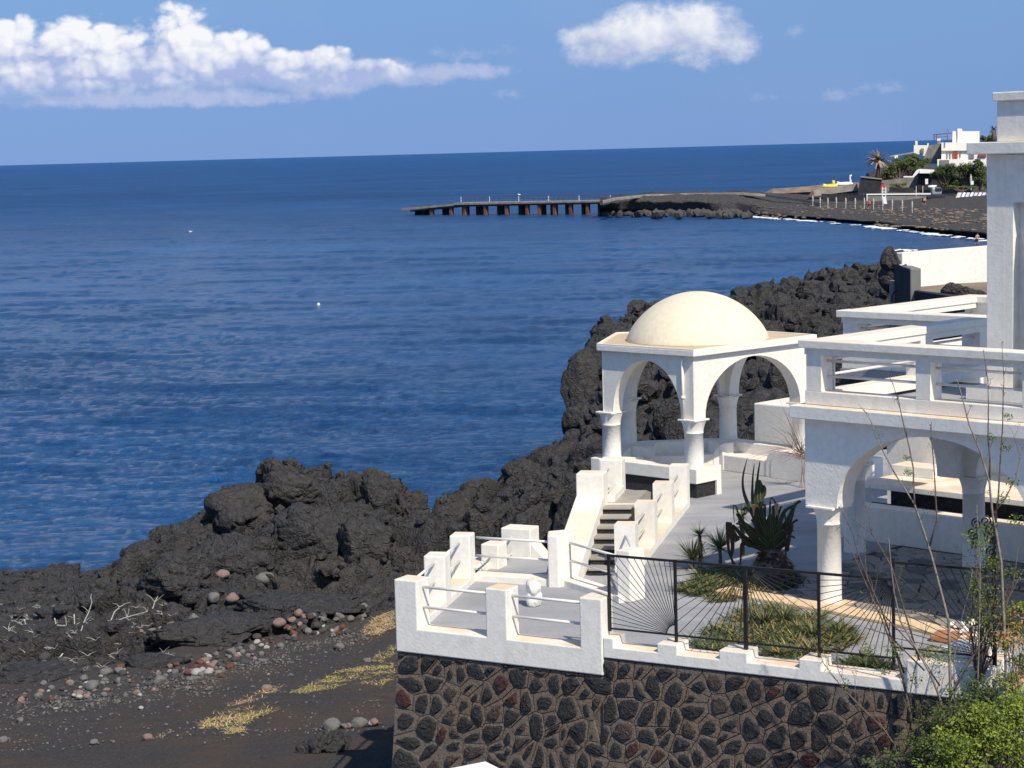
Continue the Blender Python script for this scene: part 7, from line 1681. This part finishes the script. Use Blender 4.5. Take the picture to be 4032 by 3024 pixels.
for (x0, y0, x1, y1) in ((1560, 320, 1568, 385), (1585, 318, 1593, 380), (1670, 315, 1678, 365), (1750, 300, 1790, 370)): hb(x0, y0, x1, y1, 449.7, .2, 'window', 'grey_wall')
hb(1515, 305, 1760, 312, 449.5, .6, 'cornice', 'old_concrete'); hb(1500, 385, 1580, 435, 446.8, .2, 'arch_opening', 'grey_wall')
for x in (1450, 1470, 1562): hb(x, 172, x+6, 240, 449, .3, 'pergola_post', 'rusty_iron')
quadbox([z8(1445, 170), z8(1610, 155), z8(1610, 161), z8(1445, 177)], 449, .3, 'pergola_beam', 'rusty_iron', vh); quadbox([z8(1445, 190), z8(1562, 186), z8(1562, 190), z8(1445, 194)], 454, .3, 'pergola_beam', 'rusty_iron', vh)
MB().tube([PD(*z8(1575, 150), 450), PD(*z8(1566, 125), 450)], .08, 5).build('antenna', 'grey_wall', vh); settle(vh)
st2 = thing('stepped_roof', 'low terracotta topped white stair roof sloping left of the white house', 'roof', tuple(PD(*z8(1180, 350), 458)))
quadbox([z8(1075, 352), z8(1280, 318), z8(1280, 326), z8(1095, 362)], 458, 4, 'roof_slab', 'old_concrete', st2); quadbox([z8(1118, 350), z8(1148, 345), z8(1148, 375), z8(1118, 378)], 457, 2, 'wall', 'white_paint', st2); settle(st2)
lt2 = thing('white_terrace_house', 'low white terrace building with a curved white stair among the trees', 'house', tuple(PD(*z8(1380, 500), 440)))
quadbox([z8(1330, 462), z8(1470, 470), z8(1470, 498), z8(1330, 498)], 440, 3, 'wall', 'white_paint', lt2); quadbox([z8(1195, 522), z8(1270, 522), z8(1305, 470), z8(1330, 462), z8(1325, 490), z8(1280, 533), z8(1195, 533)], 439, 1, 'curved_stair', 'white_paint', lt2)
quadbox([z8(1320, 500), z8(1455, 500), z8(1560, 640), z8(1310, 640)], 442, 2, 'porch_shade_slab', 'dark_wall', lt2); quadbox([z8(1378, 545), z8(1402, 545), z8(1402, 590), z8(1378, 590)], 438, .6, 'white_statue', 'white_paint', lt2)  # solid dark slab: the porch's shade is painted as its colour
quadbox([z8(1010, 560), z8(1180, 540), z8(1320, 530), z8(1310, 640), z8(1060, 650)], 444, 2, 'stone_terrace', 'grey_wall', lt2); settle(lt2)
hillp = [PD(*z8(x, y), 470) for x, y in ((880, 540), (900, 470), (1100, 380), (1300, 330), (1500, 430), (1900, 440), (2300, 430))]
V = []
for p in hillp: V += [(p.x, 455, -5.2), (p.x, 462, (p.z-5.2)*.5-.3), (p.x, 470, p.z-.8), (p.x*1.1, 520, p.z-1.5), (p.x*1.2, 560, FZ-1)]
F = [(5*i+k, 5*i+5+k, 5*i+6+k, 5*i+1+k) for i in range(len(hillp)-1) for k in range(4)]
struct(pyd('hillside', V, F, 'lava_far'))
for (x0, x1, lb_) in ((1300, 1310, 'left one of two thin pale poles behind the beach wall'), (1356, 1364, 'right one of two thin pale poles behind the beach wall')):
    t = thing('pole', lb_, 'pole', tuple(PD(*z8(x0, 690), 420))); quadbox([z8(x0, 605), z8(x0+4, 605), z8(x0+4, 692), z8(x0, 692)], 420, .12, 'shaft', 'rail_paint', t); settle(t)
um = thing('garden_umbrella', 'closed white garden umbrella standing before the dark trees', 'umbrella', tuple(PD(*z8(1765, 640), 420))); c_ = PD(*z8(1763, 548), 420); q_ = PD(*z8(1765, 640), 420)
MB().tube([q_, PD(*z8(1763, 505), 420)], .08, 6).build('pole', 'rail_paint', um); MB().lathe((c_.x, c_.y), [(.05, c_.z+1.0), (.25, c_.z+.3), (.22, c_.z-.7), (.1, c_.z-.8)], 8).build('canopy', 'canvas', um); e_ = PD(*z8(1773, 578), 419.5); MB().box(tuple(e_), .6, .3, .75).build('sign_board', 'white_paint', um); settle(um)
print('objects', len(bpy.data.objects), 'tris', sum(len(m.polygons) for m in bpy.data.meshes))
